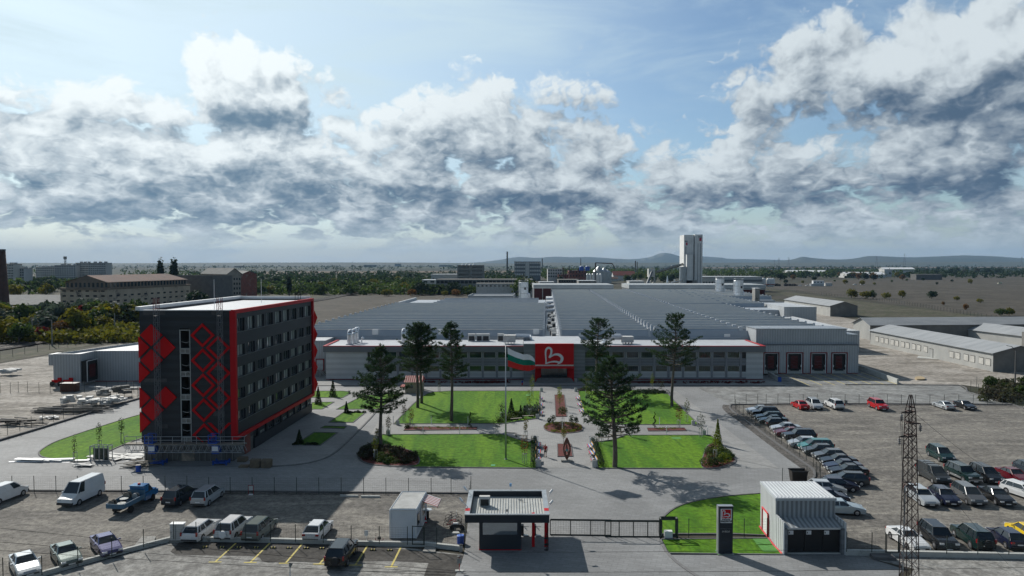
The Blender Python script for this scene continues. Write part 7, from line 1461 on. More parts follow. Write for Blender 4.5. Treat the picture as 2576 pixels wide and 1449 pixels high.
sp_=g('P',480,1000);t=thing('sculpture',sp_,'bronze pointed oval sculpture standing on a stone slab on the path','sculpture');MB().box(sp_.x,sp_.y+.2,.18,1.5,.7,.26).build('plinth',M['concrete'],t)
bz_=mat('bronze',(.13,.065,.045),.45,(.09,.045,.035),3,metal=.5);b=MB();n=28;zc_,hh_,ww_=1.75,1.5,.5
def lens(q,r):a=2*math.pi*q/n;s_=math.sin(a);c_=math.cos(a);return(sp_.x+ww_*r*c_*(1-abs(s_)**2.2*.55),zc_+hh_*(r if r>.9 else r*.86)*s_)
for i in range(n):
 A=[lens(i,1),lens(i+1,1),lens(i+1,.62),lens(i,.62)]
 for y,rev in((sp_.y+.1,0),(sp_.y+.32,1)):q=[(x,y,z)for x,z in A];b.face(q[::-1]if rev else q)
 b.quad((A[0][0],sp_.y+.1,A[0][1]),(A[0][0],sp_.y+.32,A[0][1]),(A[1][0],sp_.y+.32,A[1][1]),(A[1][0],sp_.y+.1,A[1][1]));b.quad((A[3][0],sp_.y+.1,A[3][1]),(A[2][0],sp_.y+.1,A[2][1]),(A[2][0],sp_.y+.32,A[2][1]),(A[3][0],sp_.y+.32,A[3][1]))
b.build('ring',bz_,t);b=MB();b.tube((sp_.x-.2,sp_.y+.2,1.0),(sp_.x,sp_.y+.2,2.5),.08,.05,8);b.tube((sp_.x+.2,sp_.y+.2,1.0),(sp_.x,sp_.y+.2,2.2),.08,.05,8);b.build('inner_figure',bz_,t)
MB().lathe((sp_.x,sp_.y+.2,1.55),[(.02,-.2),(.17,-.12),(.22,0),(.17,.12),(.02,.2)],12).build('glass_ball',mat('turquoise_glass',(.12,.28,.27),.15),t,smooth=True)
pp_=g('P',233,944);pp_.z=.062;t=thing('person',pp_,'person in red vest and black shorts walking on the path with hand at the chin','person')
def skin_body(nm,joints,edges,m,parent,root=0,sub=2):
 me=bpy.data.meshes.new(nm);me.from_pydata([tuple(Vector(pp_)+Vector(j[0]))for j in joints],edges,[]);me.materials.append(M[m]);o=bpy.data.objects.new(nm,me);C.objects.link(o);o.modifiers.new('skin','SKIN');o.modifiers.new('sub','SUBSURF').levels=sub;o.modifiers['sub'].render_levels=sub
 if not me.skin_vertices:
  bm_=bmesh.new();bm_.from_mesh(me);bm_.verts.layers.skin.verify();bm_.to_mesh(me);bm_.free()
 for i,j in enumerate(joints):me.skin_vertices[0].data[i].radius=j[1]if isinstance(j[1],tuple)else(j[1],j[1])
 me.skin_vertices[0].data[root].use_root=True;o.parent=parent;o.matrix_parent_inverse=Matrix.Translation(-world_loc(parent));return o
J=[((0,0,.95),(.15,.11)),((0,0,1.12),(.14,.10)),((0,0,1.35),(.17,.11)),((0,-.01,1.48),(.07,.065)),((0,-.02,1.56),(.055,.055)),((0,-.035,1.66),(.085,.10)),((0,-.03,1.75),(.07,.085)),((-.19,0,1.42),.06),((-.24,-.05,1.16),.045),((-.12,-.22,1.32),.035),((-.05,-.22,1.43),.03),((.19,0,1.42),.06),((.25,.02,1.14),.045),((.27,-.06,.90),.033),((.27,-.09,.82),.032),((-.09,0,.88),.09),((-.10,-.06,.50),.06),((-.10,.03,.10),.04),((-.10,-.10,.05),.04),((.09,0,.88),.09),((.11,.08,.50),.06),((.12,.22,.12),.04),((.12,.12,.05),.04)]
E_=[(0,1),(1,2),(2,3),(3,4),(4,5),(5,6),(2,7),(7,8),(8,9),(9,10),(2,11),(11,12),(12,13),(13,14),(0,15),(15,16),(16,17),(17,18),(0,19),(19,20),(20,21),(21,22)]
skin_body('body',J,E_,'skin',t)
skin_body('red_vest',[((0,0,.98),(.165,.125)),((0,0,1.15),(.158,.12)),((0,0,1.36),(.185,.13)),((0,0,1.47),(.10,.09)),((-.2,0,1.42),.075),((-.235,-.03,1.25),.062),((.2,0,1.42),.075),((.235,.01,1.22),.062)],[(0,1),(1,2),(2,3),(2,4),(4,5),(2,6),(6,7)],'redcloth',t)
skin_body('shorts',[((0,0,.96),(.17,.13)),((-.09,0,.86),.105),((-.105,-.04,.56),.082),((.09,0,.86),.105),((.11,.06,.56),.082)],[(0,1),(1,2),(0,3),(3,4)],'darkcloth',t)
for s_,y in((-.10,-.04),(.12,.17)):MB().box(pp_.x+s_,pp_.y+y,pp_.z+.05,.1,.27,.09).build('shoe',M['black'],t)
for(dx)in(-.03,.03):MB().lathe(pp_+Vector((dx,-.128,1.69)),[(.004,-.01),(.012,0),(.004,.01)],6).build('eye',M['black'],t)
MB().box(pp_.x,pp_.y-.145,pp_.z+1.655,.022,.03,.04).build('nose',M['skin'],t);MB().box(pp_.x,pp_.y-.13,pp_.z+1.61,.05,.012,.01).build('mouth',M['redcloth'],t)
b=MB()
for i in range(4):b.tube(pp_+Vector((-.07+i*.02,-.225,1.44)),pp_+Vector((-.055+i*.02,-.215,1.50-.004*i)),.008,seg=5)
for i in range(4):b.tube(pp_+Vector((.255+i*.012,-.105+i*.012,.80)),pp_+Vector((.255+i*.012,-.12+i*.012,.72+.006*i)),.008,seg=5)
b.tube(pp_+Vector((.25,-.11,.82)),pp_+Vector((.225,-.13,.77)),.009,seg=5);b.build('fingers',M['skin'],t)
p=g('Q',2258,118);t=thing('hydrant',p,'small blue and red hydrant on the forecourt strip left of the entrance','hydrant');MB().lathe(p,[(.12,0),(.12,.6)],8).build('stem',M['redframe'],t);MB().lathe(p+Vector((0,0,.6)),[(.18,0),(.18,.25),(.1,.32)],8).build('cap',M['blue'],t)
p=g('H',2292,1005);t=thing('electric_cabinet',p,'white weathered electric cabinet at the bend of the low wall','electric cabinet');MB().box(p.x,p.y,.95,1.2,.5,1.5).build('cabinet',M['white_dirty'],t);MB().box(p.x,p.y,.1,1.3,.6,.25).build('base',M['concrete'],t);MB().box(p.x,p.y,1.73,1.3,.6,.07).build('lid',M['white'],t);MB().box(p.x-.1,p.y-.262,.95,.02,.02,1.4).build('door_gap',M['blacktrim'],t);MB().box(p.x-.5,p.y-.27,.95,.05,.03,.15).build('handle',M['blacktrim'],t)
p=g('H',1880,1060);t=thing('concrete_slab',p,'flat concrete shaft cover behind the low wall left of the cabinet','shaft cover');MB().prism([(q.x,q.y)for q in(g('H',1732,1100),g('H',1830,985),g('H',2012,982),g('H',1975,1065))],0,.35).build('cover',M['concrete'],t)
p=g('J',1020,1140);MB_=MB().prism([(q.x,q.y)for q in(g('J',935,1150),g('J',975,1083),g('J',1105,1085),g('J',1100,1160))],0,.16);tag(MB_.build('shaft_cover',M['concrete']),'square concrete shaft cover on the asphalt below the small gate','shaft cover')
MB_=MB().prism([(q.x,q.y)for q in(g('M',570,1175),g('M',640,1250),g('M',925,1258),g('M',840,1185))],0,.3);tag(MB_.build('shaft_cover',M['kerb_dark']),'dark concrete shaft cover below the low wall right of the grey shed','shaft cover')
p=g('J',1425,1035);t=thing('waste_barrel',p,'blue plastic barrel with bag at the right end of the low wall','barrel');MB().lathe(p,[(.30,0),(.33,.05),(.33,.75),(.30,.8),(.27,.7)],14).build('barrel',M['blue'],t);MB().lathe(p+Vector((0,0,.74)),[(.3,0),(.36,.05),(.3,.09)],12).build('bag_rim',mat('blue_bag',(.05,.14,.5),.5),t)
p=g('J',1430,1135);t=thing('litter_bin',p,'cylindrical steel bin at the end of the low wall beside the fence','litter bin');MB().lathe(p,[(.16,0),(.16,.6),(.12,.62)],10).build('bin_body',M['steel'],t);MB().lathe(p+Vector((0,0,.6)),[(.17,0),(.17,.05)],10).build('rim',M['blacktrim'],t)
p=g('J',1408,1395);t=thing('sign_post',p,'small red pole sign on a white base beside the entrance drive','sign');MB().box(p.x,p.y,.06,.7,.35,.12).build('base',M['lowwall'],t);MB().tube(p,p+Vector((0,0,1.25)),.03,seg=6).build('pole',M['redframe'],t);MB().box(p.x,p.y-.03,.95,.4,.02,.45).build('panel',M['concrete'],t);MB().lathe(p+Vector((0,0,1.25)),[(.05,0),(.2,.04),(.2,.09),(.05,.12)],10).build('black_cap',M['blacktrim'],t)
p=g('I',978,408);t=thing('sign_post',p,'small red framed sign on a white foot by the rear fence','sign');MB().box(p.x,p.y,.06,.45,.3,.1).build('base',M['white'],t)
b=MB()
for s_ in(-.28,.28):b.bar(p+Vector((s_,0,.1)),p+Vector((s_,0,1.15)),.05)
b.bar(p+Vector((-.28,0,1.1)),p+Vector((.28,0,1.1)),.05);b.build('red_frame',M['dullred'],t);MB().box(p.x,p.y-.03,.82,.46,.02,.5).build('panel',M['white_dirty'],t)
p=g('I',2465,1025);t=thing('sign_board',p,'small white sign board on the low wall behind the black off-roader','sign');MB().box(p.x,p.y,.95,.36,.03,.5).build('panel',M['white'],t);MB().tube(p,p+Vector((0,0,.8)),.025,seg=6).build('stem',M['white'],t)
p=g('J',378,1030);t=thing('red_trestle',p,'low red and black trestle inside the low wall left of the container','trestle');b=MB();b.bar(p+Vector((-.35,0,.1)),p+Vector((-.35,0,.5)),.04);b.bar(p+Vector((.35,0,.1)),p+Vector((.35,0,.5)),.04);b.bar(p+Vector((-.35,0,.3)),p+Vector((.35,0,.3)),.04);b.build('red_frame',M['dullred'],t);MB().box(p.x,p.y,.52,.3,.25,.2).build('black_box',M['black'],t)
for i,(k,a,c)in enumerate((('I',(2125,430),(2360,435)),('I',(2398,440),(2640,442)))):A_,C_=g(k,*a),g(k,*c);tag(ribbon(MB(),[A_,C_],.22,.045,.24).build('concrete_beam',M['lowwall']),'%s one of two pale concrete beams lying before the rear fence'%('left','right')[i],'concrete beam')
for i,(k,x,y)in enumerate([('I',x,1080+x*.012)for x in(388,608,823,1048,1265,1472,1690,1893)]+[('J',295,1122),('J',512,1128),('I',60,1078)][:2]):
 p=g(k,x,y);p.z=.042;t=thing('wheel_stop',p,'black and yellow rubber wheel stop, %s from the left on the dark asphalt'%['first','second','third','fourth','fifth','sixth','seventh','eighth','ninth','tenth'][i],'wheel stop','wheel stops on the dark asphalt');MB().box(p.x,p.y,p.z+.05,.56,.14,.1).build('rubber',M['black'],t);b=MB()
 for s_ in(-.13,.13):b.box(p.x+s_,p.y,p.z+.053,.08,.145,.103)
 b.build('yellow_bands',M['yellow'],t)
def wheelie(k,x,y,w_,h_,lab,m='dark_bin'):
 p=g(k,x,y);t=thing('waste_container',p,lab,'waste container');b=MB();k0=0;a=w_/2
 b.v=[(p.x+sx_*a*.85,p.y+sy_*.4,.15)for sx_,sy_ in((-1,-1),(1,-1),(1,1),(-1,1))]+[(p.x+sx_*a,p.y+sy_*.55,h_)for sx_,sy_ in((-1,-1),(1,-1),(1,1),(-1,1))];b.f=[(3,2,1,0),(0,1,5,4),(1,2,6,5),(2,3,7,6),(3,0,4,7)];b.build('bin_body',M['darkbin'],t)
 b=MB();b.b2(p.x-a-.05,p.x+a+.05,p.y-.6,p.y-.52,h_-.05,h_+.03);b.b2(p.x-a-.05,p.x+a+.05,p.y+.5,p.y+.6,h_-.05,h_+.06);b.build('rim',M['blacktrim'],t);b=MB()
 for sx_ in(-1,1):b.tube((p.x+sx_*a*.7-.04,p.y-.3,.08),(p.x+sx_*a*.7+.04,p.y-.3,.08),.08,seg=8)
 b.build('wheels',M['black'],t)
M['darkbin']=mat('dark_brown_bin',(.03,.025,.022),.6)
wheelie('L',1585,245,1.9,1.5,'large dark brown open waste container behind the grey shed')
p=g('O',1555,1245);t=thing('litter_bin',p,'small dark bin by the rear fence right of the white off-roader','litter bin');MB().lathe(p,[(.25,0),(.3,.6),(.3,.65)],10).build('bin_body',M['concrete'],t);MB().lathe(p+Vector((0,0,.65)),[(.31,0),(.31,.04)],10).build('rim',M['blacktrim'],t)
p=g('O',696,955);t=thing('litter_bin',p,'blue bin at the end of the short ramp wall by the docks','litter bin');MB().box(p.x,p.y-.3,.55,.6,.5,1.0).build('bin_body',M['blue'],t);MB().box(p.x,p.y-.3,1.08,.64,.54,.06).build('lid',M['blacktrim'],t)
def bicycle(k,x,y,rz,m,lab):
 p=g(k,x,y);t=thing('bicycle',(p.x,p.y,.046),lab,'bicycle','bicycles parked by the gatehouse fence',rz)
 for s_ in(-.52,.52):
  b=MB();n=20
  for i in range(n):a,c=2*math.pi*i/n,2*math.pi*(i+1)/n;b.tube((s_+.33*math.cos(a),0,.34+.33*math.sin(a)),(s_+.33*math.cos(c),0,.34+.33*math.sin(c)),.022,seg=5,cap=False)
  for i in range(6):a=math.pi*i/6;b.tube((s_+.32*math.cos(a),0,.34+.32*math.sin(a)),(s_-.32*math.cos(a),0,.34-.32*math.sin(a)),.004,seg=3,cap=False)
  b.build('wheel',M['black'],t,world=False)
 b=MB()
 for a,c in(((-.52,0,.34),(-.12,0,.32)),((-.12,0,.32),(-.22,0,.8)),((-.52,0,.34),(-.2,0,.74)),((-.12,0,.32),(.33,0,.72)),((-.2,0,.74),(.32,0,.82)),((.52,0,.34),(.32,0,.9))):b.tube(a,c,.024,seg=6)
 b.build('frame',m,t,world=False);MB().box(-.24,0,.9,.26,.13,.06).build('saddle',M['black'],t,world=False);b=MB();b.tube((.31,-.3,1.0),(.31,.3,1.0),.018,seg=6);b.tube((.32,0,.88),(.31,0,1.0),.018,seg=6);b.build('handlebar',M['steel'],t,world=False)
bicycle('J',1335,745,R(4),M['blacktrim'],'black bicycle, rearmost of the three by the gatehouse fence');bicycle('J',1330,785,R(6),M['fascia'],'grey bicycle in the middle of the three by the gatehouse fence');bicycle('J',1315,835,R(5),M['redframe'],'red framed bicycle nearest the camera by the gatehouse fence')
p=g('J',1380,860);t=thing('parked_moped',p,'small dark moped with white seat in front of the bicycles','moped');b=MB();b.box(p.x,p.y,.45,1.1,.22,.3);b.tube(p+Vector((.45,0,.4)),p+Vector((.35,0,.95)),.04,seg=6);b.tube(p+Vector((.35,-.25,.95)),p+Vector((.35,.25,.95)),.025,seg=6);b.build('body',M['blacktrim'],t);MB().box(p.x-.15,p.y,.68,.5,.2,.12).build('seat',M['white'],t)
for s_ in(-.5,.5):MB().tube((p.x+s_,p.y-.06,.24),(p.x+s_,p.y+.06,.24),.24,seg=16).build('wheel',M['black'],t)
p=g('J',1360,915);MB_=MB().prism([(p.x-.4,p.y-.2),(p.x+.4,p.y-.2),(p.x+.28,p.y+.25),(p.x-.28,p.y+.25)],.046,.22);tag(MB_.build('concrete_block',M['lowwall']),'small white concrete foot block by the moped','concrete block')
p=g('K',275,1120);t=thing('black_stand',p,'slim black post with round discs in front of the gatehouse right corner','post');MB().tube(p,p+Vector((0,0,1.6)),.035,seg=6).build('pole',M['black'],t)
for z_ in(.02,.55,1.1):MB().lathe(p+Vector((0,0,z_)),[(.05,.03),(.22,0),(.22,.03),(.05,.05)],10).build('disc',M['black'],t)
p=g('I',1470,1900);lp=hy('I',1470,1440,52);t=thing('street_lamp',(lp.x,lp.y,0),'pale street lamp with grey mesh head at the bottom edge','street lamp');h1=hy('I',1482,1330,52);h2=hy('I',1490,1282,52)
MB().tube((lp.x,lp.y,0),(h1.x,h1.y,h1.z),.05,.035,8).build('pole',M['white'],t);MB().tube(h1,(h2.x,h2.y+.05,h2.z),.09,.16,10).build('lamp_head',M['concrete'],t)
# lattice pylon and wires in the right foreground
PYY=57.0;bw0=hy('M',960,1449,PYY);bw1=hy('M',1230,1449,PYY);pcx=(bw0.x+bw1.x)/2;ptop=hy('N',1272,230,PYY)
t=thing('lattice_pylon',(pcx,PYY,0),'dark rusty lattice electricity pylon in the right foreground','pylon')
hN=lambda y:hy('N',0,y,PYY).z
levels=[(0,1.05),(hN(1250),.80),(hN(690),.66),(hN(415),.54),(hN(228),.14)]
def wat(z):
 for(z0,w0),(z1,w1)in zip(levels[:-1],levels[1:]):
  if z<=z1:return w0+(w1-w0)*(z-z0)/(z1-z0)
 return levels[-1][1]
xc_at=lambda z:pcx+(ptop.x-pcx)*z/levels[-1][0]
def cor(z,c):w_=wat(z)/2;return Vector((xc_at(z)+(-w_,w_,w_,-w_)[c],PYY+(-w_,-w_,w_,w_)[c],z))
b=MB()
for(z0,_),(z1,_)in zip(levels[:-1],levels[1:]):
 for c in range(4):b.bar(cor(z0,c),cor(z1,c),.06)
b.build('corner_posts',M['lattice'],t);b=MB();zz_=0
while zz_<levels[3][0]-.3:
 h_=wat(zz_)*1.0;z2=min(zz_+h_,levels[3][0])
 for c in range(4):d=(c+1)%4;b.bar(cor(zz_,c),cor(z2,d),.034);b.bar(cor(zz_,d),cor(z2,c),.034)
 zz_=z2
for z_ in[levels[1][0],levels[2][0],levels[3][0],hN(545),hN(365)]:
 for c in range(4):b.bar(cor(z_,c),cor(z_,(c+1)%4),.07)
b.build('bracing',M['lattice'],t);b=MB()
arms=[(hN(425),-.6,'N',1165),(hN(700),-.75,'N',1130),(hN(940),-.35,'N',1140),(hN(550),.35,'N',1380)]
for z_,dx,_,_ in arms:w_=wat(z_)/2;s_=-1 if dx<0 else 1;b.bar((xc_at(z_),PYY-w_,z_),(xc_at(z_)+s_*w_+dx,PYY-w_,z_+.02),.07);b.bar((xc_at(z_),PYY+w_,z_),(xc_at(z_)+s_*w_+dx,PYY-w_,z_+.02),.06)
b.build('cross_arms',M['lattice'],t)
MB().bar((pcx-.35,PYY+.3,0),(pcx-.3,PYY+.3,hN(1300)),.09).build('cable_duct',M['steel'],t)
for(z_,dx,_,_),nm_ in((arms[0],'top left'),(arms[1],'lower left'),(arms[3],'right')):
 w_=wat(z_)/2;s_=-1 if dx<0 else 1;e=Vector((xc_at(z_)+s_*w_+dx,PYY-w_,z_));i_=thing('insulator',e,'brown and white insulator string hanging on the %s pylon arm'%nm_,'insulator','pylon insulators')
 b=MB();
 for k in range(3):b.lathe(e+Vector((0,0,-.25-k*.16)),[(.05,0),(.13,.02),(.11,.08),(.05,.12)],10)
 b.build('discs',M['ceramic'],i_);MB().tube(e,e+Vector((0,0,-.7)),.025,seg=5).build('rod',M['black'],i_)
def wire(a,c,sag,lab,r=.014):
 a,c=Vector(a),Vector(c);b=MB();n=16;P_=[a.lerp(c,i/n)-Vector((0,0,sag*4*(i/n)*(1-i/n)))for i in range(n+1)]
 for i in range(n):b.tube(P_[i],P_[i+1],r,seg=4,cap=False)
 tag(b.build('power_cable',M['black']),lab,'cable')
e1=Vector((xc_at(hN(425))+.3,PYY-.4,hN(450)));wire(e1,hy('N',2576,1330,78),.4,'thin cable running from the top of the pylon to the right edge');wire(Vector((xc_at(hN(700))-.3,PYY-.4,hN(730))),hy('M',2400,1330,60),.3,'thin cable running down from the lower pylon arm to the right')
wire(hy('J',1500,1140,55),hy('M',2400,1045,55),.2,'upper thin cable crossing in front of gatehouse and sign pillar');wire(hy('D',880,1437,52),hy('M',2700,1335,55),.2,'lower thin cable crossing the entrance drive at the bottom')
wire(hy('H',-20,830,50),hy('J',1500,1395,50),.1,'top one of three thin cables over the left car park');wire(hy('H',-20,1010,50),hy('J',1500,1420,50),.1,'middle one of three thin cables over the left car park');wire(hy('H',-20,1120,50),hy('J',1300,1440,50),.1,'bottom one of three thin cables over the left car park')
for i,(x0,x1)in enumerate(((1155,1130),(1172,1195))):wire(hy('N',x0,470,PYY-.8),hy('M',(1030,1040)[i],660,PYY-.8),.0,'%s thin vertical cable hanging along the pylon'%('left','right')[i],.018)
HAZE=4.2e-5
# barns at the right
def gable(nm,lab,pts,hw,hr,wm,rm,gm=None,cat='barn',over=.5,ridge_at=.5):
 'pts: near-left, near-right, far-right, far-left ground corners; ridge runs along near-left -> far-left side pairs'
 a,b_,c,d=[Vector((p[0],p[1],0))for p in pts];t=thing(nm,a,lab,cat);W_=MB();Z=lambda p,z:(p.x,p.y,z)
 r0,r1=a.lerp(b_,ridge_at),d.lerp(c,ridge_at)
 W_.quad(Z(a,0),Z(d,0),Z(d,hw),Z(a,hw)).build('long_wall',M[wm],t);MB().quad(Z(c,0),Z(b_,0),Z(b_,hw),Z(c,hw)).build('long_wall',M[wm],t)
 MB().face([Z(a,0),Z(b_,0),Z(b_,hw),Z(r0,hr),Z(a,hw)]).build('gable_wall',M[gm or wm],t);MB().face([Z(d,0),Z(d,hw),Z(r1,hr),Z(c,hw),Z(c,0)]).build('gable_wall',M[gm or wm],t)
 ax=(r1-r0).normalized()*over;sd_=(b_-a).normalized()*over;R_=MB();dz=over*(hr-hw)/((b_-a).length*ridge_at)
 for(p,q,s_)in((a,d,-1),(b_,c,1)):
  P1,P2=Z(p+sd_*s_-ax,hw-dz+.12),Z(q+sd_*s_+ax,hw-dz+.12);P3,P4=Z(r1+ax,hr+.12),Z(r0-ax,hr+.12);R_.quad(P1,P2,P3,P4)if s_<0 else R_.quad(P2,P1,P4,P3)
  lo=[(*q_[:2],q_[2]-.12)for q_ in(P1,P2,P3,P4)];R_.quad(lo[0],lo[1],P2,P1);R_.quad(lo[3],lo[0],P1,P4);R_.quad(lo[1],lo[2],P3,P2)
 R_.build('roof',M[rm],t);return t,(a,b_,c,d)
nr=g('d',2262,1352);nl=g('d',1030,1075)
ax_=(nr-nl).normalized();pn_=Vector((-ax_.y,ax_.x,0));wdt=12.5
hb=hy('d',2262,1162,nr.y).z;hb2=hy('d',2500,1092,nr.y+4).z
t,(a,b_,c,d)=gable('long_barn','nearest long low grey barn with bricked up windows at right',[nl,nl+pn_*wdt,nr+pn_*wdt,nr],hb,hb+1.7,'barnwall','asbestos','concrete_grey')
def barn_open(t,k,xs,o,z0,z1,w_,A_,B_,nm='blocked_window',m='blockwork'):
 for(x,y)in xs:
  p=g(k,x,y);f=(p-A_).dot((B_-A_))/(B_-A_).length;e=(B_-A_).normalized();n_=Vector((e.y,-e.x,0));q=A_+e*f;an=math.atan2(e.y,e.x)
  fr_=MB().box(q.x+n_.x*.02,q.y+n_.y*.02,(z0+z1)/2,w_+.24,.06,z1-z0+.24,an).build('window_reveal',M['dark_concrete'],t);MB().box(q.x+n_.x*.06,q.y+n_.y*.06,(z0+z1)/2-.06,w_,.06,z1-z0,an).build(nm,M[m],fr_)
base_y=lambda x:1075+(x-1030)*(1352-1075)/(2262-1030)
barn_open(t,'d',[(x,base_y(x))for x in(1097,1150,1195,1252,1297,1357,1403,1468,1518,1587,1848,1908,1993,2056,2145,2214)],0,1.4,2.9,1.7,nl,nr)
barn_open(t,'d',[(1642,base_y(1642))],0,.05,2.5,1.5,nl,nr,'door','barnwall')
p1,p2=g('d',857,1000),g('d',1025,1032);e=(p2-p1);al=Vector((.86,.51,0)).normalized();hh=hy('d',1025,880,p2.y).z
f_,g_=hy('d',2240,800,p1.y+60),0
L2=78;gable('long_barn','long pale barn behind the nearest one with gable end facing left',[p1,p2,p2+Vector((L2,6,0)),p1+Vector((L2,6,0))],hh,hh+2.0,'concrete_grey','asbestos','barnwall')
q1=g('d',1730,985);q2=g('d',2650,1110);e3=(q2-q1).normalized();n3=Vector((-e3.y,e3.x,0));h3=hy('d',1730,890,q1.y).z
gable('long_barn','pale barn at the right edge behind the nearest grey barn',[q1,q1+n3*12,q1+e3*60+n3*12,q1+e3*60],h3,h3+2.0,'barnwall','asbestos')
s1,s2,s3=g('d',625,795),g('d',900,797),g('d',300,695);h4=hy('d',625,688,s1.y).z
e4=(hy('d',212,620,s1.y+55)-s1);e4.z=0;e4=e4.normalized();gable('long_barn','long shed with dark gable end right of the factory hall',[s1,s2,s2+e4*62,s1+e4*62],h4,hy('d',762,645,s1.y).z,'barnwall','asbestos','concrete_grey')
blockbox('concrete_hut','small dark concrete hut between factory hall and the shed with dark gable','hut',g('d',447,800).x,g('d',540,800).x,192,200,6.5,'concrete_grey','asbestos',.3,shear=False)
o=MB().prism([(p.x,p.y)for p in smooth([g('d',x,y)for x,y in((1480,1420),(1530,1410),(1575,1425),(1570,1438),(1500,1438))],4)],0,.35).build('sand_heap',mat('sand',(.42,.33,.2),.95,(.36,.28,.17),1));tag(o,'small yellow sand heap on the dirt near the dock apron','sand heap')
sheet('concrete_slab_old',[g('d',x,y)for x,y in((1510,1195),(1740,1222),(1745,1232),(1500,1215))],'lowwall',.12)
# derelict factory
def facade(t,A_,B_,rows_,n,w_,z_list,nm='window',m='glass',inset=.06,skip=None,frame=None):
 e=(B_-A_);L=e.length;e=e.normalized();n_=Vector((e.y,-e.x,0));an=math.atan2(e.y,e.x)
 for(z0,z1)in z_list:
  for i in range(n):
   q=A_+e*(L*(i+.5)/n)
   if skip and skip(i):continue
   MB().box(q.x+n_.x*inset,q.y+n_.y*inset,(z0+z1)/2,w_,.12,z1-z0,an).build(nm,M[m],t)
M['brownstone']=mat('stained_brown_wall',(.26,.205,.15),.95,(.15,.12,.095),.25)
Ya=384;c0=Vector((hy('D',142,700,Ya).x,Ya+3,0));c1=Vector((hy('D',268,700,Ya).x,Ya,0));c2=Vector((hy('D',478,700,455).x,455,0));c3=c0+(c2-c1);hC=hy('D',268,729,Ya).z
t=thing('derelict_factory',c1,'large derelict factory with peeling cream walls and rusty roof at left','factory building')
MB().prism([(p.x,p.y)for p in(c0,c1,c2,c3)],0,hC).build('main_walls',M['render_old'],t);ctr=(c0+c1+c2+c3)/4
ex=[ctr+(p-ctr)*1.025 for p in(c0,c1,c2,c3)];MB().prism([(p.x,p.y)for p in ex],hC,hC+.9).build('cornice',M['brownstone'],t)
inn=[ctr+(p-ctr)*s_ for p,s_ in((c0,.93),(c1,.93),(c2,.93),(c3,.93))];hU=hC+4.2;MB().prism([(p.x,p.y)for p in inn],hC+.9,hU).build('upper_storey',M['brownstone'],t)
hR=hU+3.6;m0,m1=(inn[0]+inn[1])/2,(inn[2]+inn[3])/2;ro=MB();k=1.04;I2=[ctr+(p-ctr)*k for p in inn];Z=lambda p,z:(p.x,p.y,z);m0b,m1b=m0,m1
ro.quad(Z(I2[1],hU-.2),Z(I2[2],hU-.2),Z(m1b,hR),Z(m0b,hR));ro.quad(Z(I2[3],hU-.2),Z(I2[0],hU-.2),Z(m0b,hR),Z(m1b,hR));ro.build('roof',M['roof_rust'],t)
gb=MB();gb.face([Z(inn[0],hU),Z(inn[1],hU),Z(m0,hR-.1)]);gb.face([Z(inn[2],hU),Z(inn[3],hU),Z(m1,hR-.1)]);gb.build('gable',M['brownstone'],t)
zl=[(1.6,2.5),(4.6,5.5),(7.6,8.5),(10.4,11.1)]
facade(t,c0,c1,0,6,2.0,zl,'window_slot','black',.05);facade(t,c1,c2,0,13,2.2,zl[:3],'window_slot','black',.05)
facade(t,inn[0],inn[1],0,10,1.2,[(hC+1.3,hU-.5)],'upper_window','glass',.06);facade(t,inn[1],inn[2],0,24,1.5,[(hC+1.3,hU-.5)],'upper_window','glass',.06)
bb=blockbox('derelict_wing','low derelict wing with open colonnade behind the rusty roofed factory','factory building',hy('D',145,700,430).x,hy('D',470,700,430).x,470,500,17.5,'dark_concrete','roof_grey',.8,shear=False)
Yb=505;d0,d1,d2,d3=(Vector((hy('D',u,700,Y_).x,Y_,0))for u,Y_ in((450,Yb+6),(530,Yb),(572,Yb+14),(490,Yb+20)));hD=hy('D',530,696,Yb).z
t=thing('derelict_factory',d1,'second derelict factory with red brick panels and grey gable behind the first','factory building')
MB().prism([(p.x,p.y)for p in(d0,d1,d2,d3)],0,hD-5).build('render_walls',M['render_grey'],t);MB().prism([(p.x,p.y)for p in(d0,d1,d2,d3)],hD-5,hD).build('upper_walls',M['brownstone'],t)
ct=(d0+d1+d2+d3)/4;MB().prism([(p.x,p.y)for p in[ct+(p-ct)*1.06 for p in(d0,d1,d2,d3)]],hD,hD+.8).build('cornice',M['dark_concrete'],t)
facade(t,d0,d1,0,9,1.4,[(hD-4,hD-1)],'upper_window','black');facade(t,d1,d2,0,9,1.0,[(hD-4,hD-1)],'upper_window','glass');
e=d2-d1;
for i in range(1):b=MB();n_=Vector((e.y,-e.x,0)).normalized();b.box(d1.x+e.x*.5+n_.x*.1,d1.y+e.y*.5+n_.y*.1,(hD-5)/2,e.length*.96,.2,hD-5.4,math.atan2(e.y,e.x));b.build('brick_panel',M['brick'],t)
facade(t,d1,d2,0,8,.7,[(z,z+.8)for z in(2,4.5,7,9.3)],'small_window','lowwall',.25)
f0,f1,f2=Vector((hy('D',572,700,516).x,516,0)),Vector((hy('D',606,700,524).x,524,0)),Vector((hy('D',590,700,560).x,560,0));f3=f0+(f2-f1);hF=hy('D',572,688,516).z;hP=hy('D',590,675,520).z
f3=f0+Vector((-30,26,0));f2=f1+Vector((-30,26,0))
G2_,cc=gable('derelict_factory','tall gabled part of the derelict factory with rows of broken windows',[f0,f1,f2,f3],hF,hP,'render_grey','roof_grey','render_grey','factory building',1.0)
facade(G2_,f0,f1,0,5,1.0,[(z,z+1.6)for z in(3,6.5,10,13.5)],'broken_window','black')
h0,h1_=Vector((hy('D',607,700,530).x,530,0)),Vector((hy('D',646,700,545).x,545,0));h2_,h3_=h1_+Vector((-16,20,0)),h0+Vector((-16,20,0))
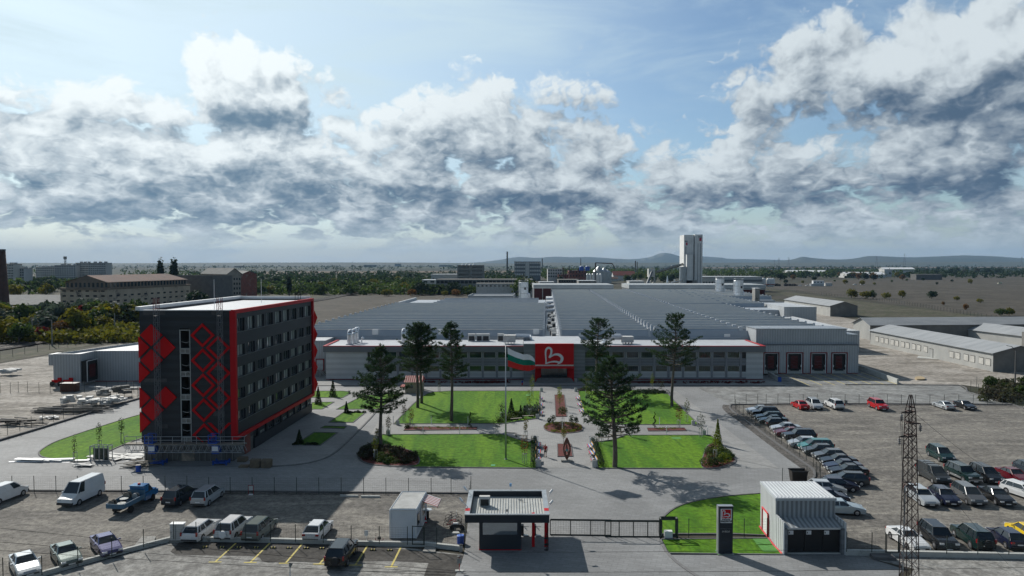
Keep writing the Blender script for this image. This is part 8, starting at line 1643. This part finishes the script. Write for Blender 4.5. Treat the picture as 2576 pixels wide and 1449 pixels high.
gable('derelict_factory','reddish brick end block of the derelict factory nearest the tree belt',[h0,h1_,h2_,h3_],hy('D',607,690,530).z,hy('D',620,682,530).z,'brick','roof_grey','brick','factory building',.8)
ws=[g('D',22,770),g('D',143,772)];Yw=ws[0].y;q0,q1_=Vector((hy('D',-60,760,Yw).x,Yw,0)),Vector((hy('D',143,760,Yw).x,Yw,0));hw4=hy('D',60,766,Yw).z
gable('grey_warehouse','low warehouse with grey tiled roof left of the derelict factory',[q0,q0+Vector((6,46,0)),q1_+Vector((6,46,0)),q1_],hw4,hy('D',60,742,Yw+23).z,'barnwall','roof_grey',None,'warehouse',1)
Yc=330;cx0,cx1=hy('D',-12,700,Yc).x,hy('D',13,700,Yc).x;ht=hy('D',0,627,Yc).z;t=thing('brick_chimney',((cx0+cx1)/2,Yc,0),'tall dark brick chimney cut by the left edge','chimney');r=(cx1-cx0)/2
MB().lathe(((cx0+cx1)/2,Yc,0),[(r*1.5,0),(r*1.45,8),(r,ht-.6)],20).build('shaft',M['brick_chimney'],t,smooth=True);MB().lathe(((cx0+cx1)/2,Yc,ht-.6),[(r+.1,0),(r+.15,.6),(r*.8,.6)],20).build('rim',M['dark_concrete'],t)
# apartment blocks far left
def block(nm,u0,u1,vt,Yp,D_,lab,cat,wm,rows_,nw,rm='roof_grey',wf=.55,vbot=None,pane='glass',sub=True,wh=1.5,st=2.8,z0=1.0,par=True):
 a,c=hy('D',u0,vt,Yp),hy('D',u1,vt,Yp);H_=a.z;t=thing(nm,(a.x,Yp,0),lab,cat);MB().b2(a.x,c.x,Yp,Yp+D_,0,H_-.3).build('walls',M[wm],t);MB().b2(a.x-.3,c.x+.3,Yp-.3,Yp+D_+.3,H_-.3,H_).build('roof',M[rm],t)
 w_=(c.x-a.x)/nw
 for r in range(rows_):
  z=H_-1.0-wh-r*st
  if z<z0:break
  for i in range(nw):MB().b2(a.x+w_*(i+.5-wf/2),a.x+w_*(i+.5+wf/2),Yp-.08,Yp+.02,z,z+wh).build('window',M[pane],t)
 return t,a,c
M['apart']=mat('apartment_render',(.62,.59,.53),.9,(.50,.48,.45),.08);M['apart2']=mat('apartment_grey',(.52,.52,.50),.9,(.40,.40,.40),.08)
for i,(u0,u1,vt,Yp,lab)in enumerate(((90,137,672,900,'lowest left wing of the long pale apartment block at far left'),(137,190,667,895,'middle wing of the long pale apartment block under the roof mast'),(190,222,661,905,'grey wing right of the middle of the long apartment block'),(222,266,661,890,'right end wing of the long pale apartment block'),(14,33,664,760,'narrow pale apartment block beside the brick chimney'),(33,60,675,770,'lower pale apartment block right of the narrow one by the chimney'))):
 t,a,c=block('apartment_block',u0,u1,vt,Yp,14,lab,'apartment block','apart' if i%2==0 else 'apart2',7,9 if u1-u0>30 else 5)
 b=MB();
 for q in range(3):b.b2(a.x+(c.x-a.x)*(.2+q*.3),a.x+(c.x-a.x)*(.3+q*.3),Yp+4,Yp+8,a.z,a.z+1.6)
 b.build('roof_huts',M['apart2'],t)
 for q in range(4):
  z=a.z-3.5-q*5.6
  if z>1:MB().b2(a.x+(c.x-a.x)*(.15+.2*(q%3)),a.x+(c.x-a.x)*(.33+.2*(q%3)),Yp-1.2,Yp-.1,z,z+1.1).build('balcony',M['white_dirty'],t)
m0=hy('D',160,645,897);t=thing('roof_mast',(m0.x,897,m0.z-14),'antenna mast on the roof of the long apartment block','antenna mast');b=MB();lattice(b,m0.x,900,1.6,hy('D',160,667,900).z,m0.z-3,2.5,.12);b.build('lattice',M['dark_concrete'],t);MB().b2(m0.x-1.6,m0.x+1.6,899,901,m0.z-3.5,m0.z).build('antenna_panel',M['concrete'],t)
# industrial area in the middle distance
t,a,c=block('concrete_block',1150,1217,667,760,18,'dark streaked concrete office block with small white roof vents left of centre','office building','concrete',4,2,'dark_concrete',.8,wh=2.0,st=4.1)
b=MB()
for i in range(4):x=a.x+(c.x-a.x)*(.2+i*.14);b.lathe((x,765,a.z),[(1.6,0),(.9,1.0),(.2,1.8)],8)
b.build('roof_vents',M['white'],t)
t,a,c=block('dark_office_block',1294,1360,658,1050,16,'dark four storey office block with pale window bands and white stair tower','office building','fascia',4,12,'dark_concrete',.82,pane='white_dirty',wh=2.6,st=5.6)
MB().b2(a.x+(c.x-a.x)*.42,a.x+(c.x-a.x)*.57,1048.5,1049.8,0,a.z-.8).build('stair_tower',M['white_dirty'],t)
block('pale_warehouse',1084,1152,690,780,30,'white flat warehouse left of the dark concrete office block','warehouse','white_dirty',0,1,'membrane_white');block('pale_warehouse',1062,1096,704,640,24,'smaller white shed before the white flat warehouse','warehouse','white_dirty',1,2,'membrane_white')
t,a,c=block('long_factory',1097,1340,703,600,30,'long low concrete factory with broken windows beyond the fallow plot','factory building','concrete',1,24,'dark_concrete',.8,pane='black',wh=2.4)
t,a,c=block('ribbed_shed',1198,1345,713,520,18,'low shed with ribbed grey brown roof in front of the long concrete factory','shed','white_dirty',1,14,'roof_grey',.5,wh=1.4)
block('white_factory',1378,1414,676,930,20,'white three storey factory left of the brick factory','factory building','white_dirty',3,6,'roof_grey',.6,wh=2.2,st=4);t,a,c=block('brick_factory',1432,1476,680,900,26,'brown brick factory block with blue tanks on its roof','factory building','brick',3,6,'dark_concrete',.3,pane='black',wh=2.2,st=5)
block('brick_factory',1404,1434,690,915,20,'low brown annex left of the brick factory','factory building','brick',2,4,'dark_concrete',.3,pane='black')
rr=random.Random(9);b=MB()
for i in range(22):x=a.x+rr.uniform(-8,26);y=905+rr.uniform(-6,14);z=rr.uniform(14,a.z+6);b.tube((x,y,0),(x,y,z),rr.uniform(.25,.6),seg=6)
for i in range(12):x=a.x+rr.uniform(-8,24);b.tube((x,898,rr.uniform(8,a.z+3)),(x+rr.uniform(3,9),898,rr.uniform(8,a.z+3)),.3,seg=5)
tag(b.build('pipework',M['lattice']),'tangle of dark pipes and stacks around the brick factory','pipework')
for i,u in enumerate((1463,1478)):p=hy('D',u,683,893);t=thing('blue_tank',(p.x,893,a.z-.5),'%s blue tank on the brick factory roof'%['left','right'][i],'tank','blue tanks on the brick factory');MB().lathe((p.x,893,a.z-.4),[(2.6,0),(2.8,.4),(2.8,4.6),(2.4,5.4)],12).build('drum',M['blue'],t);MB().lathe((p.x,893,a.z+5),[(2.4,0),(1.6,.6),(.2,.9)],12).build('lid',M['steel'],t)
for i,u in enumerate((1478,1484.5,1492,1504,1511)):p=hy('D',u,688,860);t=thing('steel_silo',(p.x,860,0),'%s of the row of silver silos right of the brick factory'%['first','second','third','fourth','fifth'][i],'silo','silver silos by the brick factory');MB().lathe((p.x,860,0),[(1.5,0),(1.5,p.z-1)],10).build('drum',M['alu'],t);MB().lathe((p.x,860,p.z-1),[(1.55,0),(.4,1.2)],10).build('cone_roof',M['steel'],t)
for i,(u,v,w_)in enumerate(((1506,669,26),(1522,673,22),(1534,678,18))):
 p=hy('D',u,v,900);r=w_/2/F*900*1.1;t=thing('grain_silo',(p.x,900+i*9,0),'%s large grey grain silo with cone roof'%['left','middle','right'][i],'silo','cone roofed grain silos');MB().lathe((p.x,900+i*9,0),[(r,0),(r,p.z-r*.95)],18).build('drum',M['steel'],t);MB().lathe((p.x,900+i*9,p.z-r*.95),[(r*1.03,0),(r*.1,r*.9)],18).build('cone_roof',M['steel'],t)
b=MB();p=hy('D',1506,661,895);b.tube((p.x-4,895,0),(p.x-4,895,p.z),.8,seg=4);b.tube((p.x-4,895,p.z),(p.x+18,900,p.z-1),.6,seg=4);b.tube((p.x+18,900,p.z-1),(p.x+22,900,p.z-8),.5,seg=4);tag(b.build('conveyor',M['lattice']),'dark elevator leg and conveyor above the grain silos','conveyor')
M['redroof']=mat('red_brown_roof',(.22,.07,.055),.9,(.16,.055,.045),.2)
def house(u,v,w_,d_,hw_,hr_,lab,rm='redroof',wm='white_dirty'):p=g('D',u,v);gable('house',lab,[Vector((p.x-w_/2,p.y,0)),Vector((p.x-w_/2,p.y+d_,0)),Vector((p.x+w_/2,p.y+d_,0)),Vector((p.x+w_/2,p.y,0))],hw_,hr_,wm,rm,None,'house',.6)
house(1570,706,32,18,8,14,'red roofed building right of the grain silos');house(1585,700,14,12,5,8,'small red roofed house behind the white shed near the silos');house(1540,708,16,10,4,6.5,'low rusty roofed shed between grain silos and red roofed building','roof_rust');house(1365,668.5,60,30,14,20,'far white factory behind the dark office block','membrane_white')
block('white_shed',1456,1500,706,640,20,'white flat shed below the silver silos','shed','concrete',0,1,'membrane_white');block('white_shed',1583,1620,707,600,14,'small white ridged shed left of the conveyor','shed','white_dirty',0,1,'white');block('white_shed',1357,1394,709,580,16,'low white roofed shed left of the grey shed row','shed','white_dirty',0,1,'membrane_white');block('grey_workshop',1405,1455,703,700,20,'dark flat workshop between white factory and white flat shed','workshop','dark_concrete',1,8,'concrete',.6,pane='black')
for(u,v,Yp,r,lab)in((1276,634,1500,1.6,'tall thin chimney standing alone above the left halls'),(1364,651,2200,1.6,'thin far chimney above the dark office block'),(1461,651,1500,.8,'thin dark stack above the blue tanks'),(1598.5,658,1300,1.1,'left one of the two thin stacks before the smoke'),(1603,660,1300,.7,'right one of the two thin stacks before the smoke')):
 p=hy('D',u,v,Yp);t=thing('chimney',(p.x,Yp,0),lab,'chimney');MB().tube((p.x,Yp,0),p,r*1.3,r,10).build('shaft',M['dark_concrete'],t);MB().tube(p,p+Vector((0,0,.8)),r*1.15,seg=10).build('rim',M['black'],t)
Yt=620;ta,tb=hy('D',1721,590,Yt),hy('D',1767,590,Yt);t=thing('silo_tower',(ta.x,Yt,0),'tall white mortar plant tower with red signs right of centre','tower');tz=ta.z;M['towerw']=ribbed('pale_tower_cladding',(.80,.80,.78),1.5,'xy',.6,.2,0,.2)
xc0=hy('D',1738,600,Yt-4).x;xd=hy('D',1745,600,Yt).x;xe=hy('D',1747.5,600,Yt).x
MB().b2(ta.x,xd,Yt,Yt+16,0,tz-.3).build('left_shaft',M['towerw'],t);MB().b2(xe,tb.x,Yt-1,Yt+16,0,tz).build('right_shaft',M['towerw'],t);MB().b2(xd,xe,Yt+.6,Yt+15,0,tz-.4).build('dark_gap',M['fascia'],t)
zmid=hy('D',1730,640,Yt).z;MB().b2(hy('D',1730,0,Yt).x,hy('D',1744.5,0,Yt).x,Yt-5,Yt-.05,0,zmid).build('front_shaft',M['towerw'],t)
b=MB()
for x in(1754.5,1761):q=hy('D',x,612,Yt).x;b.b2(q,q+.4,Yt-1.1,Yt-1.0,4,hy('D',x,612,Yt).z)
q=hy('D',1724.5,630,Yt).x;b.b2(q,q+.6,Yt-.1,Yt-.01,12,hy('D',1724,620,Yt).z);b.build('dark_slots',M['fascia'],t)
b=MB();z_=zmid;b.b2(hy('D',1730,0,Yt).x-.3,hy('D',1744.5,0,Yt).x+.8,Yt-5.4,Yt,z_,z_+.3)
for q in range(7):x=hy('D',1730,0,Yt).x+q*.85;b.tube((x,Yt-5.3,z_),(x,Yt-5.3,z_+1.4),.08,seg=4)
b.tube((hy('D',1730,0,Yt).x,Yt-5.3,z_+1.4),(hy('D',1745,0,Yt).x,Yt-5.3,z_+1.4),.08,seg=4);b.build('railing',M['steel'],t)
M['signred']=mat('raspberry_sign',(.45,.02,.06),.5)
for(u0,u1,v0,v1,sq,y_,tx,lab)in((1721.6,1730,603,618,(1725.5,1729.4,610,617),Yt-.1,'left',0),(1756,1765.5,592.5,606.5,(1759,1765,598.5,606),Yt-1.1,'right',0)):
 a,c=hy('D',u0,v1,y_),hy('D',u1,v0,y_);s_=MB().b2(a.x,c.x,y_-.15,y_-.01,a.z,c.z).build('sign_plate',M['white']if tx=='left' else M['towerw'],t);a2,c2=hy('D',sq[0],sq[3],y_),hy('D',sq[1],sq[2],y_);MB().b2(a2.x,c2.x,y_-.25,y_-.16,a2.z,c2.z).build('red_square',M['signred'],s_)
 text('bau',(c.x-a.x)*.62,((a.x+c.x)/2+.1,y_-.2,c.z-(c.z-a.z)*.36),'blacktrim',s_,bold=.05);
 o=text('mit',(c.x-a.x)*.5,(a.x+(c.x-a.x)*.33,y_-.2,a.z+.3),'blacktrim',s_,bold=.05,align='LEFT');o.matrix_local=Matrix.Translation(Vector((a.x+(c.x-a.x)*.36,y_-.2,a.z+.25))-world_loc(t))@Matrix.Rotation(R(90),4,'X')@Matrix.Rotation(R(90),4,'Z')
p=hy('D',1718,675,Yt-4);t2=thing('mortar_silo',(p.x,Yt-4,0),'grey silo with pipework at the left foot of the white tower','silo');MB().lathe((p.x,Yt-4,0),[(3.2,0),(3.2,12),(3,hy('D',0,671,Yt-4).z)],14).build('drum',M['steel'],t2)
b=MB()
for i in range(9):x=p.x-14+i*2.1;b.tube((x,Yt-6,0),(x,Yt-6,6+(i*37%7)),.7,seg=8)
b.tube((p.x-14,Yt-6,9),(p.x-14,Yt-6,15),1.0,.2,8);b.tube((p.x-13,Yt-7,8),(p.x-2,Yt-7,11),.5,seg=6);b.build('pipework',M['alu'],t2);MB().b2(p.x+2,p.x+12,Yt-5,Yt,0,11).build('machine_house',M['concrete'],t2)
a,c=hy('D',1652,684,560),hy('D',1720,664,Yt+5);t3=thing('conveyor',(a.x,560,0),'long inclined conveyor from feed tower up to the white tower','conveyor');MB().bar(a,c,1.6).build('inclined_gallery',M['concrete'],t3)
hd0,hd1=hy('D',1632,676,555),hy('D',1648,676,555);MB().b2(hd0.x,hd1.x,555,561,hd0.z-6.5,hd0.z).build('feed_house',M['white_dirty'],t3);b=MB();lattice(b,(hd0.x+hd1.x)/2+.5,558,4.4,0,hd0.z-6.5,3.2,.16);b.build('lattice_legs',M['steel'],t3);MB().bar(hy('D',1628,714,540),hy('D',1640,684,553),1.5).build('steep_gallery',M['fascia'],t3)
t,a,c=block('white_plant_building',1752,1918,696,640,30,'long white plant building right of the white tower','factory building','white_dirty',0,1,'membrane_white');MB().b2(a.x+22,c.x,639.7,639.95,a.z-4.5,a.z-2.6).build('dark_band',M['fascia'],t)
for i in range(5):MB().b2(a.x+6+i*2.6,a.x+7.4+i*2.6,639.8,639.97,a.z-6,a.z-4.6).build('window',M['glass'],t)
for i,(u,v)in enumerate(((1921,699),(1933,700),(1938.5,700),(1944,700))):
 p=hy('D',u,v,650);t=thing('white_tank',(p.x,650,0),'%s white upright tank beside the long white plant building'%['leftmost','second','third','rightmost'][i],'tank','white tanks by the plant building');MB().lathe((p.x,650,0),[(.9,4),(1.9,6),(1.9,p.z-1),(.9,p.z)],12).build('drum',M['white'],t);MB().lathe((p.x,650,6),[(1.93,0),(1.93,.8)],12).build('dark_band',M['dullred'],t)
b=MB();p=g('W',1700,466);
rr=random.Random(4)
for i in range(60):b.box(p.x+rr.uniform(-12,44),p.y+rr.uniform(0,14),.8+rr.random(),3,1.5,1.8)
tag(b.build('stacked_material',M['black']),'dark stacked material along the yard below the white tanks','stacked material')
a,c=hy('W',565,440,500),hy('W',1160,440,500);tag(MB().b2(a.x,c.x,500,516,0,a.z).build('low_building',M['membrane_white']),'low pale roofed building between rear hall building and white tower','low building')
a,c=hy('d',455,434,330),hy('d',565,434,330);p=g('d',510,490);t=thing('site_cabin',(hy('d',455,490,p.y).x,p.y,0),'small white two storey site cabin at the far side of the field','site office');x0,x1=hy('d',455,490,p.y).x,hy('d',565,490,p.y).x;zt_=hy('d',500,434,p.y).z
MB().b2(x0-3,x1-2,p.y-1.5,p.y+3,0,zt_*.45).build('lower_cabin',M['steel'],t);MB().b2(x0,x1,p.y,p.y+4,0,zt_).build('upper_cabin',M['white'],t);b=MB()
for i in range(3):MB().b2(x0+1+i*(x1-x0)/3.4,x0+2.6+i*(x1-x0)/3.4,p.y-.06,p.y-.003,zt_*.6,zt_*.82).build('window',M['glass'],t)
p=g('d',612,488);t=thing('site_hut',p,'tiny white hut right of the white site cabin','hut');MB().b2(p.x-4,p.x+4,p.y,p.y+3,0,3.2).build('walls',M['white_dirty'],t);MB().b2(p.x-4.2,p.x+4.2,p.y-.2,p.y+3.2,3.2,3.45).build('roof',M['white'],t)
p=g('C',2470,728);t=thing('roof_box',hy('W',1705,600,330),'pale tall box on the right edge of the hall roof right of the filter silos','roof box');a,c=hy('W',1675,612,330),hy('W',1737,497,330);MB().b2(a.x,c.x,330,334,8,c.z).build('casing',M['concrete'],t);MB().b2(a.x-.2,c.x+.2,329.8,334.2,c.z,c.z+.2).build('lid',M['white'],t)
for(u0,u1,vt,Yp,lab)in((1983,2082,681,1450,'long bright white roofed warehouse, left one beyond the field'),(2130,2228,686,1250,'bright white roofed warehouse, right one beyond the field'),(2224,2302,674,1700,'white roofed warehouse behind the trees right of centre')):
 a,c=hy('D',u0,vt,Yp),hy('D',u1,vt,Yp);q=[Vector((a.x,Yp,0)),Vector((a.x,Yp+30,0)),Vector((c.x,Yp+30,0)),Vector((c.x,Yp,0))];gable('white_warehouse',lab,q,a.z-3,a.z+1,'white_dirty','white',None,'warehouse',.8)
t,a,c=block('filling_station',2225,2300,677,1350,20,'filling station canopy with a green strip among the trees','filling station','white_dirty',0,1,'white');MB().b2(a.x+18,c.x,1349.4,1349.7,a.z-2,a.z-.6).build('green_strip',M['artificial'],t)
block('long_shed',2305,2370,690,1100,16,'low dark shed at the edge of the wood beyond the field','shed','dark_concrete',0,1,'concrete')
for i in range(9):
 u=(520,930,1000,1120,600,1850,1960,2060,1700)[i];v=(668,672,670,671,673,669,667,668,670)[i];p=g('D',u,v);Wd=(60,80,45,90,50,60,80,50,60)[i];hgt=(10,14,20,12,8,9,9,12,10)[i]
 t=thing('distant_building',p,'hazy distant building near the horizon, %s from the left'%['third','fourth','fifth','sixth','second','seventh','eighth','ninth','first'][i],'building','hazy distant buildings');MB().b2(p.x-Wd/2,p.x+Wd/2,p.y,p.y+30,0,hgt).build('walls',M['concrete'],t);MB().b2(p.x-Wd/2-1,p.x+Wd/2+1,p.y-1,p.y+31,hgt,hgt+1).build('roof',M['membrane_white' if i%2 else 'redroof'],t)
def fpyl(u,vt,vb,lab):
 p=g('D',u,vb);zt_=hy('D',u,vt,p.y).z;s_=zt_/30;t=thing('transmission_tower',p,lab,'pylon','far transmission towers');b=MB()
 for sx_ in(-1,1):b.tube((p.x+sx_*3.2*s_,p.y,0),(p.x+sx_*.5*s_,p.y,zt_),.38*s_**.5,.2,4)
 for k in range(9):z0,z1=zt_*k/9,zt_*(k+1)/9;w0,w1=3.2*s_*(1-k/9)+.5,3.2*s_*(1-(k+1)/9)+.5;b.tube((p.x-w0,p.y,z0),(p.x+w1,p.y,z1),.2,seg=3);b.tube((p.x+w0,p.y,z0),(p.x-w1,p.y,z1),.2,seg=3)
 b.build('lattice_body',M['lattice'],t);b=MB()
 for q,w_ in((.95,3.2),(.83,5.0),(.71,4.2)):b.tube((p.x-w_*s_,p.y,zt_*q),(p.x+w_*s_,p.y,zt_*q),.3,seg=4)
 b.build('cross_arms',M['lattice'],t)
for(u,vt,vb,lab)in((1959,648,674,'leftmost transmission tower of the horizon line right of the white tower'),(1984,647,672,'second transmission tower right of the white tower'),(2205,643.5,672,'third transmission tower above the right fields'),(2275,638,673,'tallest transmission tower above the right fields'),(2570,646,672,'transmission tower at the right edge'),(1948,654,670,'small transmission tower left of the horizon pair'),(1003,655,668,'small transmission tower above the left fields'),(887,657,668,'smallest transmission tower above the far left fields'),(1130,656,668,'small transmission tower left of the thin tall chimney'),(1550,650,667,'small transmission tower left of the smoke'),(1562,650,667,'second small transmission tower left of the smoke')):fpyl(u,vt,vb,lab)
for(k,x,y0,y1,lab)in(('A',327,1055,825,'leftmost concrete catenary mast beside the railway'),('A',525,1090,830,'second concrete catenary mast beside the railway'),('A',1157,985,765,'left mast of the catenary pair near the charcoal block'),('A',1193,918,760,'right mast of the catenary pair near the charcoal block'),('B',455,640,545,'dark catenary mast beyond the charcoal block roof')):
 p=g(k,x,y0);zt_=hy(k,x,y1,p.y).z;t=thing('catenary_mast',p,lab,'catenary mast','catenary masts');MB().tube(p,(p.x,p.y,zt_),.24,.16,8).build('mast',M['concrete'],t);b=MB();b.tube((p.x,p.y,zt_-.8),(p.x+3.2,p.y+1.5,zt_-.9),.06,seg=4);b.tube((p.x,p.y,zt_-2.0),(p.x+3.2,p.y+1.5,zt_-.9),.05,seg=4);b.tube((p.x,p.y,zt_-2.2),(p.x+3.4,p.y+1.5,zt_-2.4),.05,seg=4);b.build('cantilever',M['dark_concrete'],t)
p=g('d',2480,1449);t=thing('street_lamp',g('N',2470,160),'tall concrete lamp post with curved arm at the right edge by the barns','street lamp');p=g('N',2470,160);zt_=hy('d',2490,1140,p.y).z;MB().tube(p,(p.x,p.y,zt_),.16,.1,8).build('pole',M['dark_concrete'],t);MB().tube((p.x,p.y,zt_),(p.x-.9,p.y,zt_+.9),.06,seg=6).tube((p.x-.9,p.y,zt_+.9),(p.x-2,p.y,zt_+1.1),.06,seg=6).build('arm',M['dark_concrete'],t)
# smoke and haze
def volume(name,m_density,colr,b,label=None,aniso=.3,noise=None):
 m=bpy.data.materials.new(name);m.use_nodes=True;nt=m.node_tree;nt.nodes.clear();T=NT(nt);v=T.n('ShaderNodeVolumePrincipled');v.inputs['Color'].default_value=(*colr,1);v.inputs['Anisotropy'].default_value=aniso;v.inputs['Density'].default_value=m_density
 o_=T.n('ShaderNodeOutputMaterial');T.t.links.new(v.outputs[0],o_.inputs['Volume']);me=b.mesh(name);me.materials.append(m);o=bpy.data.objects.new(name,me);C.objects.link(o);return tag(o,label,None,None,'stuff')
p=hy('D',1602,658,1300);b=MB();rr=random.Random(8);q=Vector(p)
for i in range(7):r=3+i*2.6;q2=q+Vector((11+i*3,0,3.4+i*1.2));b.lathe(q-Vector((0,0,r*.5)),[(r*.3,0),(r,r*.4),(r*.9,r*.9),(r*.3,r*1.2)],9);q=q2
o=volume('smoke',.006,(.9,.93,.96),b,'thin white smoke plume drifting right from the thin stacks');o['category']='smoke'
b=MB().b2(-17500,17500,-420,16900,-1.5,340);volume('haze',HAZE,(.34,.58,.88),b,'thin bluish air over the whole plain',.0)
